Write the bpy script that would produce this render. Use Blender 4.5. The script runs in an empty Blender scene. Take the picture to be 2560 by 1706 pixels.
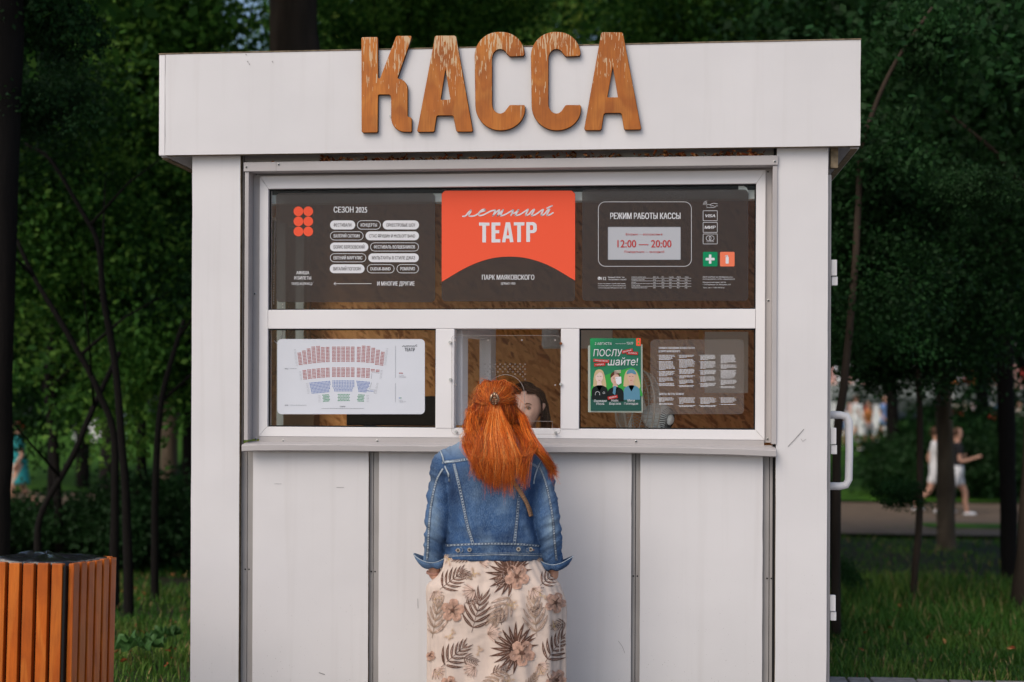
import bpy, bmesh, math, random
import numpy as np
from mathutils import Vector, Matrix, noise, bvhtree
R = math.radians
random.seed(7); np.random.seed(7)
SC = bpy.context.scene
COL = SC.collection

# ------------------------------------------------------------------ camera
F = 3500.0; HZ = 980.0; YAW = math.atan(360/3500); ROLL = 0.004
CAM = Vector((0.64, -6.25, 1.55))
cam = bpy.data.cameras.new('camera'); cam_o = bpy.data.objects.new('camera', cam); COL.objects.link(cam_o)
cam.sensor_width = 36; cam.lens = F/2560*36; cam.shift_y = (HZ-853)/2560
cam.clip_end = 600; cam.clip_start = 0.1
rt = Vector((math.cos(YAW), math.sin(YAW), 0)); fw = Vector((-math.sin(YAW), math.cos(YAW), 0)); up = Vector((0, 0, 1))
cr, sr = math.cos(ROLL), math.sin(ROLL)
RV = rt*cr + up*sr; UV = up*cr - rt*sr
m4 = Matrix((RV, UV, -fw)).transposed().to_4x4(); m4.translation = CAM
cam_o.matrix_world = m4
cam.dof.use_dof = True; cam.dof.focus_distance = 6.12; cam.dof.aperture_fstop = 1.7
SC.camera = cam_o

# ------------------------------------------------------------------ light
SUN_EL, SUN_AZ = R(45), R(-148)      # azimuth measured from +Y towards +X: front left, behind the camera
w = bpy.data.worlds.new('World'); SC.world = w; w.use_nodes = True
nt = w.node_tree; bg = nt.nodes['Background']; sky = nt.nodes.new('ShaderNodeTexSky')
sky.sky_type = 'NISHITA'; sky.sun_disc = False; sky.sun_elevation = SUN_EL; sky.sun_rotation = SUN_AZ
sky.air_density = 1.0; sky.dust_density = 2.5; sky.ozone_density = 1.0
nt.links.new(sky.outputs[0], bg.inputs[0]); bg.inputs[1].default_value = 0.145
sd = bpy.data.lights.new('sun', 'SUN'); sd.energy = 1.45; sd.angle = R(45); sd.color = (1.0, 0.92, 0.82)
so = bpy.data.objects.new('sun', sd); COL.objects.link(so)
sv = Vector((math.sin(SUN_AZ)*math.cos(SUN_EL), math.cos(SUN_AZ)*math.cos(SUN_EL), math.sin(SUN_EL)))
so.rotation_euler = (-sv).to_track_quat('-Z', 'Y').to_euler(); so.location = (-6, -10, 14)
SC.view_settings.view_transform = 'Standard'; SC.view_settings.look = 'None'
SC.view_settings.exposure = 0.03; SC.view_settings.gamma = 1; SC.view_settings.use_curve_mapping = False
SC.cycles.max_bounces = 8; SC.cycles.transparent_max_bounces = 12

# ------------------------------------------------------------------ helpers
def P(px, py, Y):
    """point of the plane y = Y that the photograph shows at pixel (px, py) -> (x, z)"""
    d = RV*((px-1280)/F) + UV*((HZ-py)/F) + fw
    t = (Y-CAM.y)/d.y
    return (CAM.x+d.x*t, CAM.z+d.z*t)
def P3(px, py, Y):
    x, z = P(px, py, Y); return Vector((x, Y, z))
def PX(p):
    v = Vector(p)-CAM; dz = v.dot(fw); return (1280+v.dot(RV)/dz*F, HZ-v.dot(UV)/dz*F)

def tag(o, label=None, cat=None, group=None, kind=None):
    if label: o['label'] = label
    if cat: o['category'] = cat
    if group: o['group'] = group
    if kind: o['kind'] = kind
    return o
def link(o, parent=None):
    COL.objects.link(o)
    if parent is not None:
        o.parent = parent
        o.matrix_parent_inverse = WINV.get(parent.name, Matrix())
    return o
WINV = {}
def empty(name, loc=(0, 0, 0), label=None, cat=None, group=None, kind=None):
    o = bpy.data.objects.new(name, None); o.location = loc; o.empty_display_size = 0.1
    COL.objects.link(o); WINV[o.name] = Matrix.Translation(-Vector(loc))
    return tag(o, label, cat, group, kind)
def mesh_obj(name, V, Fc, mats, parent=None, smooth=False, mi=None):
    me = bpy.data.meshes.new(name)
    me.from_pydata([tuple(v) for v in V], [], [tuple(f) for f in Fc])
    if not isinstance(mats, (list, tuple)): mats = [mats]
    for m in mats: me.materials.append(m)
    if mi is not None: me.polygons.foreach_set('material_index', np.array(mi, dtype=np.int32))
    if smooth: me.polygons.foreach_set('use_smooth', np.ones(len(me.polygons), dtype=bool))
    me.update()
    o = bpy.data.objects.new(name, me); return link(o, parent)
def fast_mesh(name, V, Fq, mats, mi=None, smooth=False):
    """V (n,3) array, Fq (m,k) array of equal sized faces"""
    V = np.asarray(V, dtype=np.float32); Fq = np.asarray(Fq, dtype=np.int32); k = Fq.shape[1]
    me = bpy.data.meshes.new(name)
    me.vertices.add(len(V)); me.vertices.foreach_set('co', V.ravel())
    me.loops.add(Fq.size); me.loops.foreach_set('vertex_index', Fq.ravel())
    me.polygons.add(len(Fq)); me.polygons.foreach_set('loop_start', np.arange(0, Fq.size, k, dtype=np.int32))
    me.polygons.foreach_set('loop_total', np.full(len(Fq), k, dtype=np.int32))
    for m in (mats if isinstance(mats, (list, tuple)) else [mats]): me.materials.append(m)
    if mi is not None: me.polygons.foreach_set('material_index', np.asarray(mi, dtype=np.int32))
    if smooth: me.polygons.foreach_set('use_smooth', np.ones(len(Fq), dtype=bool))
    me.update(calc_edges=True); me.validate()
    return me
def bm_obj(name, bm, mats, parent=None, smooth=False):
    me = bpy.data.meshes.new(name); bm.to_mesh(me); bm.free()
    for m in (mats if isinstance(mats, (list, tuple)) else [mats]): me.materials.append(m)
    if smooth: me.polygons.foreach_set('use_smooth', np.ones(len(me.polygons), dtype=bool))
    return link(bpy.data.objects.new(name, me), parent)
def add_box(bm, x0, x1, y0, y1, z0, z1, bev=0.0, mat=0, M=None):
    vs = [bm.verts.new((x, y, z)) for x in (x0, x1) for y in (y0, y1) for z in (z0, z1)]
    idx = [(0, 1, 3, 2), (4, 6, 7, 5), (0, 4, 5, 1), (2, 3, 7, 6), (0, 2, 6, 4), (1, 5, 7, 3)]
    fs = [bm.faces.new([vs[i] for i in f]) for f in idx]
    for f in fs: f.material_index = mat
    geo = vs
    if bev > 0:
        es = list({e for f in fs for e in f.edges})
        r = bmesh.ops.bevel(bm, geom=es, offset=bev, segments=2, affect='EDGES', profile=0.6, material=-1)
        geo = list({v for f in r['faces'] for v in f.verts} | {v for v in vs if v.is_valid})
    if M is not None: bmesh.ops.transform(bm, matrix=M, verts=geo)
    return geo
def box(name, x0, x1, y0, y1, z0, z1, mat, parent=None, bev=0.002, M=None):
    bm = bmesh.new(); add_box(bm, x0, x1, y0, y1, z0, z1, bev, 0, M)
    return bm_obj(name, bm, mat, parent)
def pbox(name, px0, py0, px1, py1, Y, depth, mat, parent=None, bev=0.002):
    """box whose front face fills the given picture rectangle of plane Y, going back by depth"""
    x0, z1 = P(px0, py0, Y); x1, z0 = P(px1, py1, Y)
    return box(name, x0, x1, Y, Y+depth, z0, z1, mat, parent, bev)
def tube(bm, pts, rad, seg=8, caps=True, mat=0):
    pts = [Vector(p) for p in pts]; n = len(pts)
    if not isinstance(rad, (list, tuple)): rad = [rad]*n
    rings = []; prev = None
    for i, p in enumerate(pts):
        t = (pts[min(i+1, n-1)]-pts[max(i-1, 0)]).normalized()
        a = prev if prev is not None else (Vector((0, 0, 1)) if abs(t.z) < 0.9 else Vector((1, 0, 0)))
        u = (a - t*a.dot(t)).normalized(); prev = u; v = t.cross(u)
        rings.append([bm.verts.new(p+(u*math.cos(2*math.pi*k/seg)+v*math.sin(2*math.pi*k/seg))*rad[i]) for k in range(seg)])
    for i in range(n-1):
        for k in range(seg):
            f = bm.faces.new((rings[i][k], rings[i][(k+1) % seg], rings[i+1][(k+1) % seg], rings[i+1][k])); f.material_index = mat; f.smooth = True
    if caps:
        f = bm.faces.new(rings[0][::-1]); f.material_index = mat
        f = bm.faces.new(rings[-1]); f.material_index = mat
def catmull(pts, n):
    pts = [np.array(p, dtype=float) for p in pts]; out = []
    Pp = [2*pts[0]-pts[1]]+pts+[2*pts[-1]-pts[-2]]; m = len(pts)-1
    for j in range(n):
        t = j/(n-1)*m; i = min(int(t), m-1); t -= i
        a, b, c, d = Pp[i], Pp[i+1], Pp[i+2], Pp[i+3]
        out.append(0.5*((2*b)+(-a+c)*t+(2*a-5*b+4*c-d)*t*t+(-a+3*b-3*c+d)*t**3))
    return out
def prism(name, loops, Y, thick, bevel, mat, parent=None, res=2):
    """outline loops [(x, z)...] (holes included) extruded from plane Y towards +Y"""
    cu = bpy.data.curves.new(name, 'CURVE'); cu.dimensions = '2D'; cu.fill_mode = 'BOTH'
    for lp in loops:
        sp = cu.splines.new('POLY'); sp.points.add(len(lp)-1); sp.use_cyclic_u = True
        for i, (x, z) in enumerate(lp): sp.points[i].co = (x, z, 0, 1)
    cu.extrude = max(thick/2-bevel, 0); cu.bevel_depth = bevel; cu.bevel_resolution = res; cu.offset = -bevel
    o = bpy.data.objects.new('t', cu); COL.objects.link(o)
    me = bpy.data.meshes.new_from_object(o.evaluated_get(bpy.context.evaluated_depsgraph_get()))
    bpy.data.objects.remove(o)
    co = np.empty(len(me.vertices)*3, dtype=np.float32); me.vertices.foreach_get('co', co); co = co.reshape(-1, 3)
    new = np.stack([co[:, 0], Y+thick/2-co[:, 2], co[:, 1]], 1); me.vertices.foreach_set('co', new.ravel()); me.update()
    me.materials.clear(); me.materials.append(mat); me.name = name
    return link(bpy.data.objects.new(name, me), parent)
def rrect(x0, y0, x1, y1, r, n=6):
    out = []
    for cx, cy, a0 in ((x1-r, y0+r, -90), (x1-r, y1-r, 0), (x0+r, y1-r, 90), (x0+r, y0+r, 180)):
        for k in range(n+1):
            a = R(a0+90*k/n); out.append((cx+r*math.cos(a), cy+r*math.sin(a)))
    return out
_tc = {}
def text_mesh(s, bold=0.0, shear=0.0):
    bold = bold*1.15
    key = (s, bold, shear)
    if key in _tc: return _tc[key]
    cu = bpy.data.curves.new('t', 'FONT'); cu.body = s; cu.offset = bold; cu.shear = shear; cu.resolution_u = 3; cu.fill_mode = 'FRONT'
    o = bpy.data.objects.new('t', cu); COL.objects.link(o)
    me = bpy.data.meshes.new_from_object(o.evaluated_get(bpy.context.evaluated_depsgraph_get()))
    V = [(v.co.x, v.co.y) for v in me.vertices]; Fs = [tuple(p.vertices) for p in me.polygons]
    bpy.data.objects.remove(o); bpy.data.meshes.remove(me)
    _tc[key] = (V, Fs); return _tc[key]
def capheight(bold): 
    V, _ = text_mesh('Н', bold); ys = [v[1] for v in V]; return max(ys)-min(ys), min(ys)
class Print:
    """flat print on plane Y, authored in picture coordinates"""
    def __init__(s, Y, mats): s.Y = Y; s.V = []; s.F = []; s.M = []; s.mats = mats; s.names = {m: i for i, m in enumerate(mats)}
    def poly(s, pts, m, layer=0):
        n = len(s.V); Y = s.Y-0.0006*layer
        for q in pts:
            x, z = P(q[0], q[1], Y); s.V.append((x, Y, z))
        s.F.append(tuple(range(n, n+len(pts)))); s.M.append(s.names[m])
    def ring(s, a, b, m, layer=0):
        n = len(a)
        for i in range(n):
            j = (i+1) % n; s.poly((a[i], a[j], b[j], b[i]), m, layer)
    def rr(s, x0, y0, x1, y1, r, m, line=0, layer=0):
        if line: s.ring(rrect(x0, y0, x1, y1, r), rrect(x0+line, y0+line, x1-line, y1-line, max(r-line, .1)), m, layer)
        else: s.poly(rrect(x0, y0, x1, y1, r), m, layer)
    def circ(s, x, y, r, m, line=0, layer=0, n=20, ry=None):
        ry = ry or r
        a = [(x+r*math.cos(2*math.pi*k/n), y+ry*math.sin(2*math.pi*k/n)) for k in range(n)]
        if line: s.ring(a, [(x+(r-line)*math.cos(2*math.pi*k/n), y+(ry-line)*math.sin(2*math.pi*k/n)) for k in range(n)], m, layer)
        else: s.poly(a, m, layer)
    def stroke(s, pts, wd, m, layer=0, smooth=0):
        if smooth: pts = [tuple(q) for q in catmull(pts, smooth)]
        L, Rr = [], []
        for i, q in enumerate(pts):
            a = pts[max(i-1, 0)]; b = pts[min(i+1, len(pts)-1)]
            dx, dy = b[0]-a[0], b[1]-a[1]; l = math.hypot(dx, dy) or 1; nx, ny = -dy/l*wd/2, dx/l*wd/2
            L.append((q[0]+nx, q[1]+ny)); Rr.append((q[0]-nx, q[1]-ny))
        for i in range(len(pts)-1): s.poly((L[i], L[i+1], Rr[i+1], Rr[i]), m, layer)
    def text(s, st, x0, x1, base, cap, m, bold=0.0, layer=1, shear=0.0, rot=0.0):
        if bold:
            o = bold*cap*.75
            for k, dx in enumerate((-o, o, 0)): s.text(st, x0+dx, x1+dx, base, cap, m, 0, layer+.15*k, shear, rot)
            return
        V, Fs = text_mesh(st, bold, shear); ch, y0 = capheight(bold)
        xs = [v[0] for v in V]; mn, mx = min(xs), max(xs); n = len(s.V); Y = s.Y-0.0006*layer
        c, sn = math.cos(rot), math.sin(rot)
        for v in V:
            dx = (v[0]-mn)/(mx-mn)*(x1-x0); dy = -(v[1]-y0)/ch*cap
            x, z = P(x0+dx*c+dy*sn, base-dx*sn+dy*c, Y); s.V.append((x, Y, z))
        for f in Fs: s.F.append(tuple(n+i for i in f)); s.M.append(s.names[m])
    def pen(s, pts, wd, m, layer=0):
        for i in range(len(pts)-1):
            s.stroke([pts[i], pts[i+1]], wd, m, layer+.12*(i % 3)); s.circ(pts[i][0], pts[i][1], wd/2, m, n=8, layer=layer+.5+.12*(i % 2))
        s.circ(pts[-1][0], pts[-1][1], wd/2, m, n=8, layer=layer+.5)
    def shape(s, loops, m, layer=0):
        cu = bpy.data.curves.new('t', 'CURVE'); cu.dimensions = '2D'; cu.fill_mode = 'BOTH'
        for lp in loops:
            sp = cu.splines.new('POLY'); sp.points.add(len(lp)-1); sp.use_cyclic_u = True
            for i, (x, y) in enumerate(lp): sp.points[i].co = (x*.01, -y*.01, 0, 1)
        o = bpy.data.objects.new('t', cu); COL.objects.link(o); me = bpy.data.meshes.new_from_object(o.evaluated_get(bpy.context.evaluated_depsgraph_get())); bpy.data.objects.remove(o)
        n = len(s.V); Y = s.Y-.0006*layer
        for v in me.vertices: x, z = P(v.co.x*100, -v.co.y*100, Y); s.V.append((x, Y, z))
        for p in me.polygons: s.F.append(tuple(n+i for i in p.vertices)); s.M.append(s.names[m])
    def build(s, name, parent): return mesh_obj(name, s.V, s.F, [MT[m] for m in s.mats], parent, mi=s.M)

# ------------------------------------------------------------------ materials
MT = {}
def mat(name, col, rough=0.6, metal=0.0, var=0.0, vscale=6.0, bump=0.0, bscale=60.0, spec=0.5, stretch=(1, 1, 1), trans=0.0, col2=None, coords='Object'):
    if spec == 0.5 and rough >= .5: spec = 0.18
    m = bpy.data.materials.new(name); m.use_nodes = True; t = m.node_tree; b = t.nodes['Principled BSDF']
    b.inputs['Base Color'].default_value = (*col, 1); b.inputs['Roughness'].default_value = rough
    b.inputs['Metallic'].default_value = metal; b.inputs['Specular IOR Level'].default_value = spec
    if var or bump or col2:
        tc = t.nodes.new('ShaderNodeTexCoord'); mp = t.nodes.new('ShaderNodeMapping'); mp.inputs['Scale'].default_value = stretch
        t.links.new(tc.outputs[coords], mp.inputs[0])
        if var or col2:
            n = t.nodes.new('ShaderNodeTexNoise'); n.inputs['Scale'].default_value = vscale; n.inputs['Detail'].default_value = 5
            t.links.new(mp.outputs[0], n.inputs['Vector'])
            mx = t.nodes.new('ShaderNodeMix'); mx.data_type = 'RGBA'
            c2 = col2 or tuple(max(0, c*(1-var)) for c in col); c1 = col if col2 else tuple(min(1, c*(1+var)) for c in col)
            mx.inputs[6].default_value = (*c1, 1); mx.inputs[7].default_value = (*c2, 1)
            rp = t.nodes.new('ShaderNodeMapRange'); rp.inputs[1].default_value = 0.35; rp.inputs[2].default_value = 0.65
            t.links.new(n.outputs['Fac'], rp.inputs[0]); t.links.new(rp.outputs[0], mx.inputs[0]); t.links.new(mx.outputs[2], b.inputs['Base Color'])
        if bump:
            n2 = t.nodes.new('ShaderNodeTexNoise'); n2.inputs['Scale'].default_value = bscale; n2.inputs['Detail'].default_value = 4
            t.links.new(mp.outputs[0], n2.inputs['Vector']); bp = t.nodes.new('ShaderNodeBump')
            bp.inputs['Strength'].default_value = bump; bp.inputs['Distance'].default_value = 0.01
            t.links.new(n2.outputs['Fac'], bp.inputs['Height']); t.links.new(bp.outputs[0], b.inputs['Normal'])
    if trans:
        out = t.nodes['Material Output']; tr = t.nodes.new('ShaderNodeBsdfTranslucent'); tr.inputs[0].default_value = (*[min(1, c*1.6) for c in col], 1)
        ms = t.nodes.new('ShaderNodeMixShader'); ms.inputs[0].default_value = trans
        t.links.new(b.outputs[0], ms.inputs[1]); t.links.new(tr.outputs[0], ms.inputs[2]); t.links.new(ms.outputs[0], out.inputs[0])
    MT[name] = m; return m
def see_through(name, fac_t, col, rough, gloss=0.05, tint=(1, 1, 1)):
    """glass / film: mix of transparency, tinted diffuse and a little gloss"""
    m = bpy.data.materials.new(name); m.use_nodes = True; t = m.node_tree; out = t.nodes['Material Output']; t.nodes.remove(t.nodes['Principled BSDF'])
    tr = t.nodes.new('ShaderNodeBsdfTransparent'); tr.inputs[0].default_value = (*tint, 1)
    df = t.nodes.new('ShaderNodeBsdfDiffuse'); df.inputs[0].default_value = (*col, 1)
    gl = t.nodes.new('ShaderNodeBsdfGlossy'); gl.inputs['Roughness'].default_value = rough
    a = t.nodes.new('ShaderNodeMixShader'); a.inputs[0].default_value = fac_t; t.links.new(df.outputs[0], a.inputs[1]); t.links.new(tr.outputs[0], a.inputs[2])
    b = t.nodes.new('ShaderNodeMixShader'); fr = t.nodes.new('ShaderNodeFresnel'); fr.inputs[0].default_value = 1.35
    mu = t.nodes.new('ShaderNodeMath'); mu.operation = 'MULTIPLY'; mu.inputs[1].default_value = gloss/0.022; t.links.new(fr.outputs[0], mu.inputs[0]); mu.use_clamp = True
    ge = t.nodes.new('ShaderNodeNewGeometry'); fb = t.nodes.new('ShaderNodeMath'); fb.operation = 'SUBTRACT'; fb.inputs[0].default_value = 1; fb.use_clamp = True; t.links.new(ge.outputs['Backfacing'], fb.inputs[1]); mb = t.nodes.new('ShaderNodeMath'); mb.operation = 'MULTIPLY'; t.links.new(mu.outputs[0], mb.inputs[0]); t.links.new(fb.outputs[0], mb.inputs[1]); mu = mb
    t.links.new(mu.outputs[0], b.inputs[0]); t.links.new(a.outputs[0], b.inputs[1]); t.links.new(gl.outputs[0], b.inputs[2]); t.links.new(b.outputs[0], out.inputs[0])
    MT[name] = m; return m
def paint_mat(name, col, speck=True):
    """white painted board: faint blotches, a few dark specks that get denser towards the ground (splashed dirt)"""
    m = mat(name, col, 0.42, var=0.035, vscale=1.7, bump=0.12, bscale=9, spec=0.35); t = m.node_tree; b = t.nodes['Principled BSDF']
    if speck:
        src = b.inputs['Base Color'].links[0].from_socket
        tc = t.nodes.new('ShaderNodeTexCoord'); sx = t.nodes.new('ShaderNodeSeparateXYZ'); t.links.new(tc.outputs['Object'], sx.inputs[0])
        vo = t.nodes.new('ShaderNodeTexVoronoi'); vo.inputs['Scale'].default_value = 55; t.links.new(tc.outputs['Object'], vo.inputs['Vector'])
        no = t.nodes.new('ShaderNodeTexNoise'); no.inputs['Scale'].default_value = 5; no.inputs['Detail'].default_value = 6; t.links.new(tc.outputs['Object'], no.inputs['Vector'])
        hr = t.nodes.new('ShaderNodeMapRange'); hr.inputs[1].default_value = 1.25; hr.inputs[2].default_value = 0.2; hr.inputs[3].default_value = 0.015; hr.inputs[4].default_value = 0.15
        t.links.new(sx.outputs['Z'], hr.inputs[0])
        mu = t.nodes.new('ShaderNodeMath'); mu.operation = 'MULTIPLY'; t.links.new(hr.outputs[0], mu.inputs[0]); t.links.new(no.outputs['Fac'], mu.inputs[1])
        lt = t.nodes.new('ShaderNodeMath'); lt.operation = 'LESS_THAN'; t.links.new(vo.outputs['Distance'], lt.inputs[0]); t.links.new(mu.outputs[0], lt.inputs[1])
        ml = t.nodes.new('ShaderNodeMath'); ml.operation = 'MULTIPLY'; ml.inputs[1].default_value = 0.55; t.links.new(lt.outputs[0], ml.inputs[0])
        mx = t.nodes.new('ShaderNodeMix'); mx.data_type = 'RGBA'; mx.inputs[7].default_value = (0.16, 0.13, 0.11, 1)
        t.links.new(ml.outputs[0], mx.inputs[0]); t.links.new(src, mx.inputs[6])
        # faint vertical run marks
        mp = t.nodes.new('ShaderNodeMapping'); mp.inputs['Scale'].default_value = (22, 22, 0.8); t.links.new(tc.outputs['Object'], mp.inputs[0])
        n3 = t.nodes.new('ShaderNodeTexNoise'); n3.inputs['Scale'].default_value = 1.0; n3.inputs['Detail'].default_value = 4; t.links.new(mp.outputs[0], n3.inputs['Vector'])
        r3 = t.nodes.new('ShaderNodeMapRange'); r3.inputs[1].default_value = 0.55; r3.inputs[2].default_value = 0.8; r3.inputs[4].default_value = 0.22; t.links.new(n3.outputs['Fac'], r3.inputs[0])
        m2 = t.nodes.new('ShaderNodeMix'); m2.data_type = 'RGBA'; m2.inputs[7].default_value = (0.52, 0.48, 0.45, 1)
        t.links.new(r3.outputs[0], m2.inputs[0]); t.links.new(mx.outputs[2], m2.inputs[6]); t.links.new(m2.outputs[2], b.inputs['Base Color'])
    return m
def wood_mat(name, base, dark, pale, peel=0.0, stretch=(9, 9, 1.1), zr=None, rough=0.45):
    m = bpy.data.materials.new(name); m.use_nodes = True; t = m.node_tree; b = t.nodes['Principled BSDF']; b.inputs['Roughness'].default_value = rough; b.inputs['Specular IOR Level'].default_value = .3
    tc = t.nodes.new('ShaderNodeTexCoord'); oi = t.nodes.new('ShaderNodeObjectInfo')
    ad = t.nodes.new('ShaderNodeVectorMath'); ad.operation = 'ADD'; cb = t.nodes.new('ShaderNodeCombineXYZ')
    mm = t.nodes.new('ShaderNodeMath'); mm.operation = 'MULTIPLY'; mm.inputs[1].default_value = 37; t.links.new(oi.outputs['Random'], mm.inputs[0])
    for i in range(3): t.links.new(mm.outputs[0], cb.inputs[i])
    t.links.new(tc.outputs['Object'], ad.inputs[0]); t.links.new(cb.outputs[0], ad.inputs[1])
    mp = t.nodes.new('ShaderNodeMapping'); mp.inputs['Scale'].default_value = stretch; t.links.new(ad.outputs[0], mp.inputs[0])
    n0 = t.nodes.new('ShaderNodeTexNoise'); n0.inputs['Scale'].default_value = 0.9; n0.inputs['Detail'].default_value = 2; n0.inputs['Distortion'].default_value = 0.6; t.links.new(mp.outputs[0], n0.inputs['Vector'])
    wv = t.nodes.new('ShaderNodeMath'); wv.operation = 'MULTIPLY'; wv.inputs[1].default_value = 26; t.links.new(n0.outputs['Fac'], wv.inputs[0])
    fr = t.nodes.new('ShaderNodeMath'); fr.operation = 'SINE'; t.links.new(wv.outputs[0], fr.inputs[0])
    r1 = t.nodes.new('ShaderNodeMapRange'); r1.inputs[1].default_value = 0.1; r1.inputs[2].default_value = 1.0; t.links.new(fr.outputs[0], r1.inputs[0])
    mf = t.nodes.new('ShaderNodeMapping'); mf.inputs['Scale'].default_value = (160, 160, 9); t.links.new(ad.outputs[0], mf.inputs[0])
    nf = t.nodes.new('ShaderNodeTexNoise'); nf.inputs['Scale'].default_value = 1; nf.inputs['Detail'].default_value = 3; t.links.new(mf.outputs[0], nf.inputs['Vector'])
    nl = t.nodes.new('ShaderNodeTexNoise'); nl.inputs['Scale'].default_value = 7; nl.inputs['Detail'].default_value = 3; t.links.new(ad.outputs[0], nl.inputs['Vector'])
    def mix(a, bcol, fac, k=1.0):
        x = t.nodes.new('ShaderNodeMix'); x.data_type = 'RGBA'
        if isinstance(a, tuple): x.inputs[6].default_value = (*a, 1)
        else: t.links.new(a, x.inputs[6])
        x.inputs[7].default_value = (*bcol, 1)
        q = t.nodes.new('ShaderNodeMath'); q.operation = 'MULTIPLY'; q.inputs[1].default_value = k; t.links.new(fac, q.inputs[0]); t.links.new(q.outputs[0], x.inputs[0])
        return x.outputs[2]
    rl = t.nodes.new('ShaderNodeMapRange'); rl.inputs[1].default_value = 0.4; rl.inputs[2].default_value = 0.7; t.links.new(nl.outputs['Fac'], rl.inputs[0])
    ov = t.nodes.new('ShaderNodeMapRange'); ov.inputs[3].default_value = 0; ov.inputs[4].default_value = .35; t.links.new(oi.outputs['Random'], ov.inputs[0])
    c = mix(base, dark, ov.outputs[0], 1.0); c = mix(c, dark, rl.outputs[0], 0.75); c = mix(c, pale, r1.outputs[0], 0.22); 
    rf = t.nodes.new('ShaderNodeMapRange'); rf.inputs[1].default_value = 0.45; rf.inputs[2].default_value = 0.75; t.links.new(nf.outputs['Fac'], rf.inputs[0])
    c = mix(c, dark, rf.outputs[0], 0.5)
    if peel:
        z0, z1 = zr
        sx = t.nodes.new('ShaderNodeSeparateXYZ'); t.links.new(tc.outputs['Object'], sx.inputs[0])
        hr = t.nodes.new('ShaderNodeMapRange'); hr.inputs[1].default_value = z0; hr.inputs[2].default_value = z1; hr.inputs[3].default_value = 0.78; hr.inputs[4].default_value = 0.555; hr.clamp = False
        t.links.new(sx.outputs['Z'], hr.inputs[0])
        mq = t.nodes.new('ShaderNodeMapping'); mq.inputs['Scale'].default_value = (150, 150, 17); t.links.new(ad.outputs[0], mq.inputs[0])
        nq = t.nodes.new('ShaderNodeTexNoise'); nq.inputs['Scale'].default_value = 1; nq.inputs['Detail'].default_value = 2; t.links.new(mq.outputs[0], nq.inputs['Vector'])
        nb = t.nodes.new('ShaderNodeTexNoise'); nb.inputs['Scale'].default_value = 9; nb.inputs['Detail'].default_value = 2; t.links.new(ad.outputs[0], nb.inputs['Vector'])
        a1 = t.nodes.new('ShaderNodeMath'); a1.operation = 'MULTIPLY_ADD'; a1.inputs[1].default_value = 0.35; t.links.new(nb.outputs['Fac'], a1.inputs[0]); t.links.new(nq.outputs['Fac'], a1.inputs[2])
        a2 = t.nodes.new('ShaderNodeMath'); a2.operation = 'SUBTRACT'; a2.inputs[1].default_value = 0.175; t.links.new(a1.outputs[0], a2.inputs[0])
        gt = t.nodes.new('ShaderNodeMath'); gt.operation = 'GREATER_THAN'; t.links.new(a2.outputs[0], gt.inputs[0]); t.links.new(hr.outputs[0], gt.inputs[1])
        c = mix(c, (0.62, 0.46, 0.28), gt.outputs[0], peel)
    t.links.new(c, b.inputs['Base Color'])
    bp = t.nodes.new('ShaderNodeBump'); bp.inputs['Strength'].default_value = 0.25; bp.inputs['Distance'].default_value = 0.003
    t.links.new(nf.outputs['Fac'], bp.inputs['Height']); t.links.new(bp.outputs[0], b.inputs['Normal'])
    MT[name] = m; return m
paint_mat('white_board', (0.71, 0.685, 0.68)); paint_mat('white_pvc', (0.78, 0.755, 0.75), False)
mat('grey_trim', (0.44, 0.41, 0.40), 0.45, var=0.05, vscale=3, bump=0.1, bscale=8); mat('strip_grey', (0.36, 0.34, 0.33), 0.5, var=0.08, vscale=4)
mat('raw_edge', (0.22, 0.17, 0.11), 0.8, var=0.3, vscale=40); mat('gasket', (0.012, 0.012, 0.013), 0.5)
mat('screw_metal', (0.55, 0.55, 0.53), 0.35, metal=0.7); mat('dark_hole', (0.01, 0.01, 0.01), 0.8); mat('rust', (0.20, 0.07, 0.03), 0.8)
mat('scratch', (0.20, 0.185, 0.18), 0.8)
wood_mat('letter_wood', (0.54, 0.165, 0.020), (0.26, 0.070, 0.011), (0.75, 0.32, 0.06), 0.85, zr=(2.72, 3.10), stretch=(7, 7, 2.6))
mat('letter_edge', (0.06, 0.025, 0.012), 0.7)
wood_mat('bin_wood', (0.54, 0.115, 0.006), (0.28, 0.055, 0.004), (0.80, 0.28, 0.04), stretch=(11, 11, 1.0), rough=0.38)
see_through('glass', 0.99, (0.2, 0.2, 0.2), 0.0, 0.018); see_through('acrylic', 0.985, (0.2, 0.2, 0.2), 0.02, 0.012)
see_through('brown_film', 0.43, (0.050, 0.036, 0.031), 0.3, 0.03); see_through('clear_film', 0.80, (0.21, 0.175, 0.155), 0.25, 0.03)
mat('print_white', (0.72, 0.72, 0.74), 0.5); mat('print_red', (0.88, 0.105, 0.045), 0.5); mat('print_dark', (0.06, 0.045, 0.04), 0.5); mat('print_black', (0.02, 0.025, 0.035), 0.5)
mat('text_red', (0.50, 0.03, 0.025), 0.5); mat('print_green', (0.0, 0.25, 0.10), 0.5); mat('print_orange', (0.85, 0.20, 0.10), 0.5)
mat('seat_red', (0.42, 0.07, 0.05), 0.6); mat('seat_blue', (0.10, 0.20, 0.52), 0.6); mat('seat_green', (0.02, 0.30, 0.12), 0.6); mat('print_grey', (0.30, 0.31, 0.34), 0.6)
mat('poster_white', (0.66, 0.68, 0.73), 0.35, var=0.02)
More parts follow.
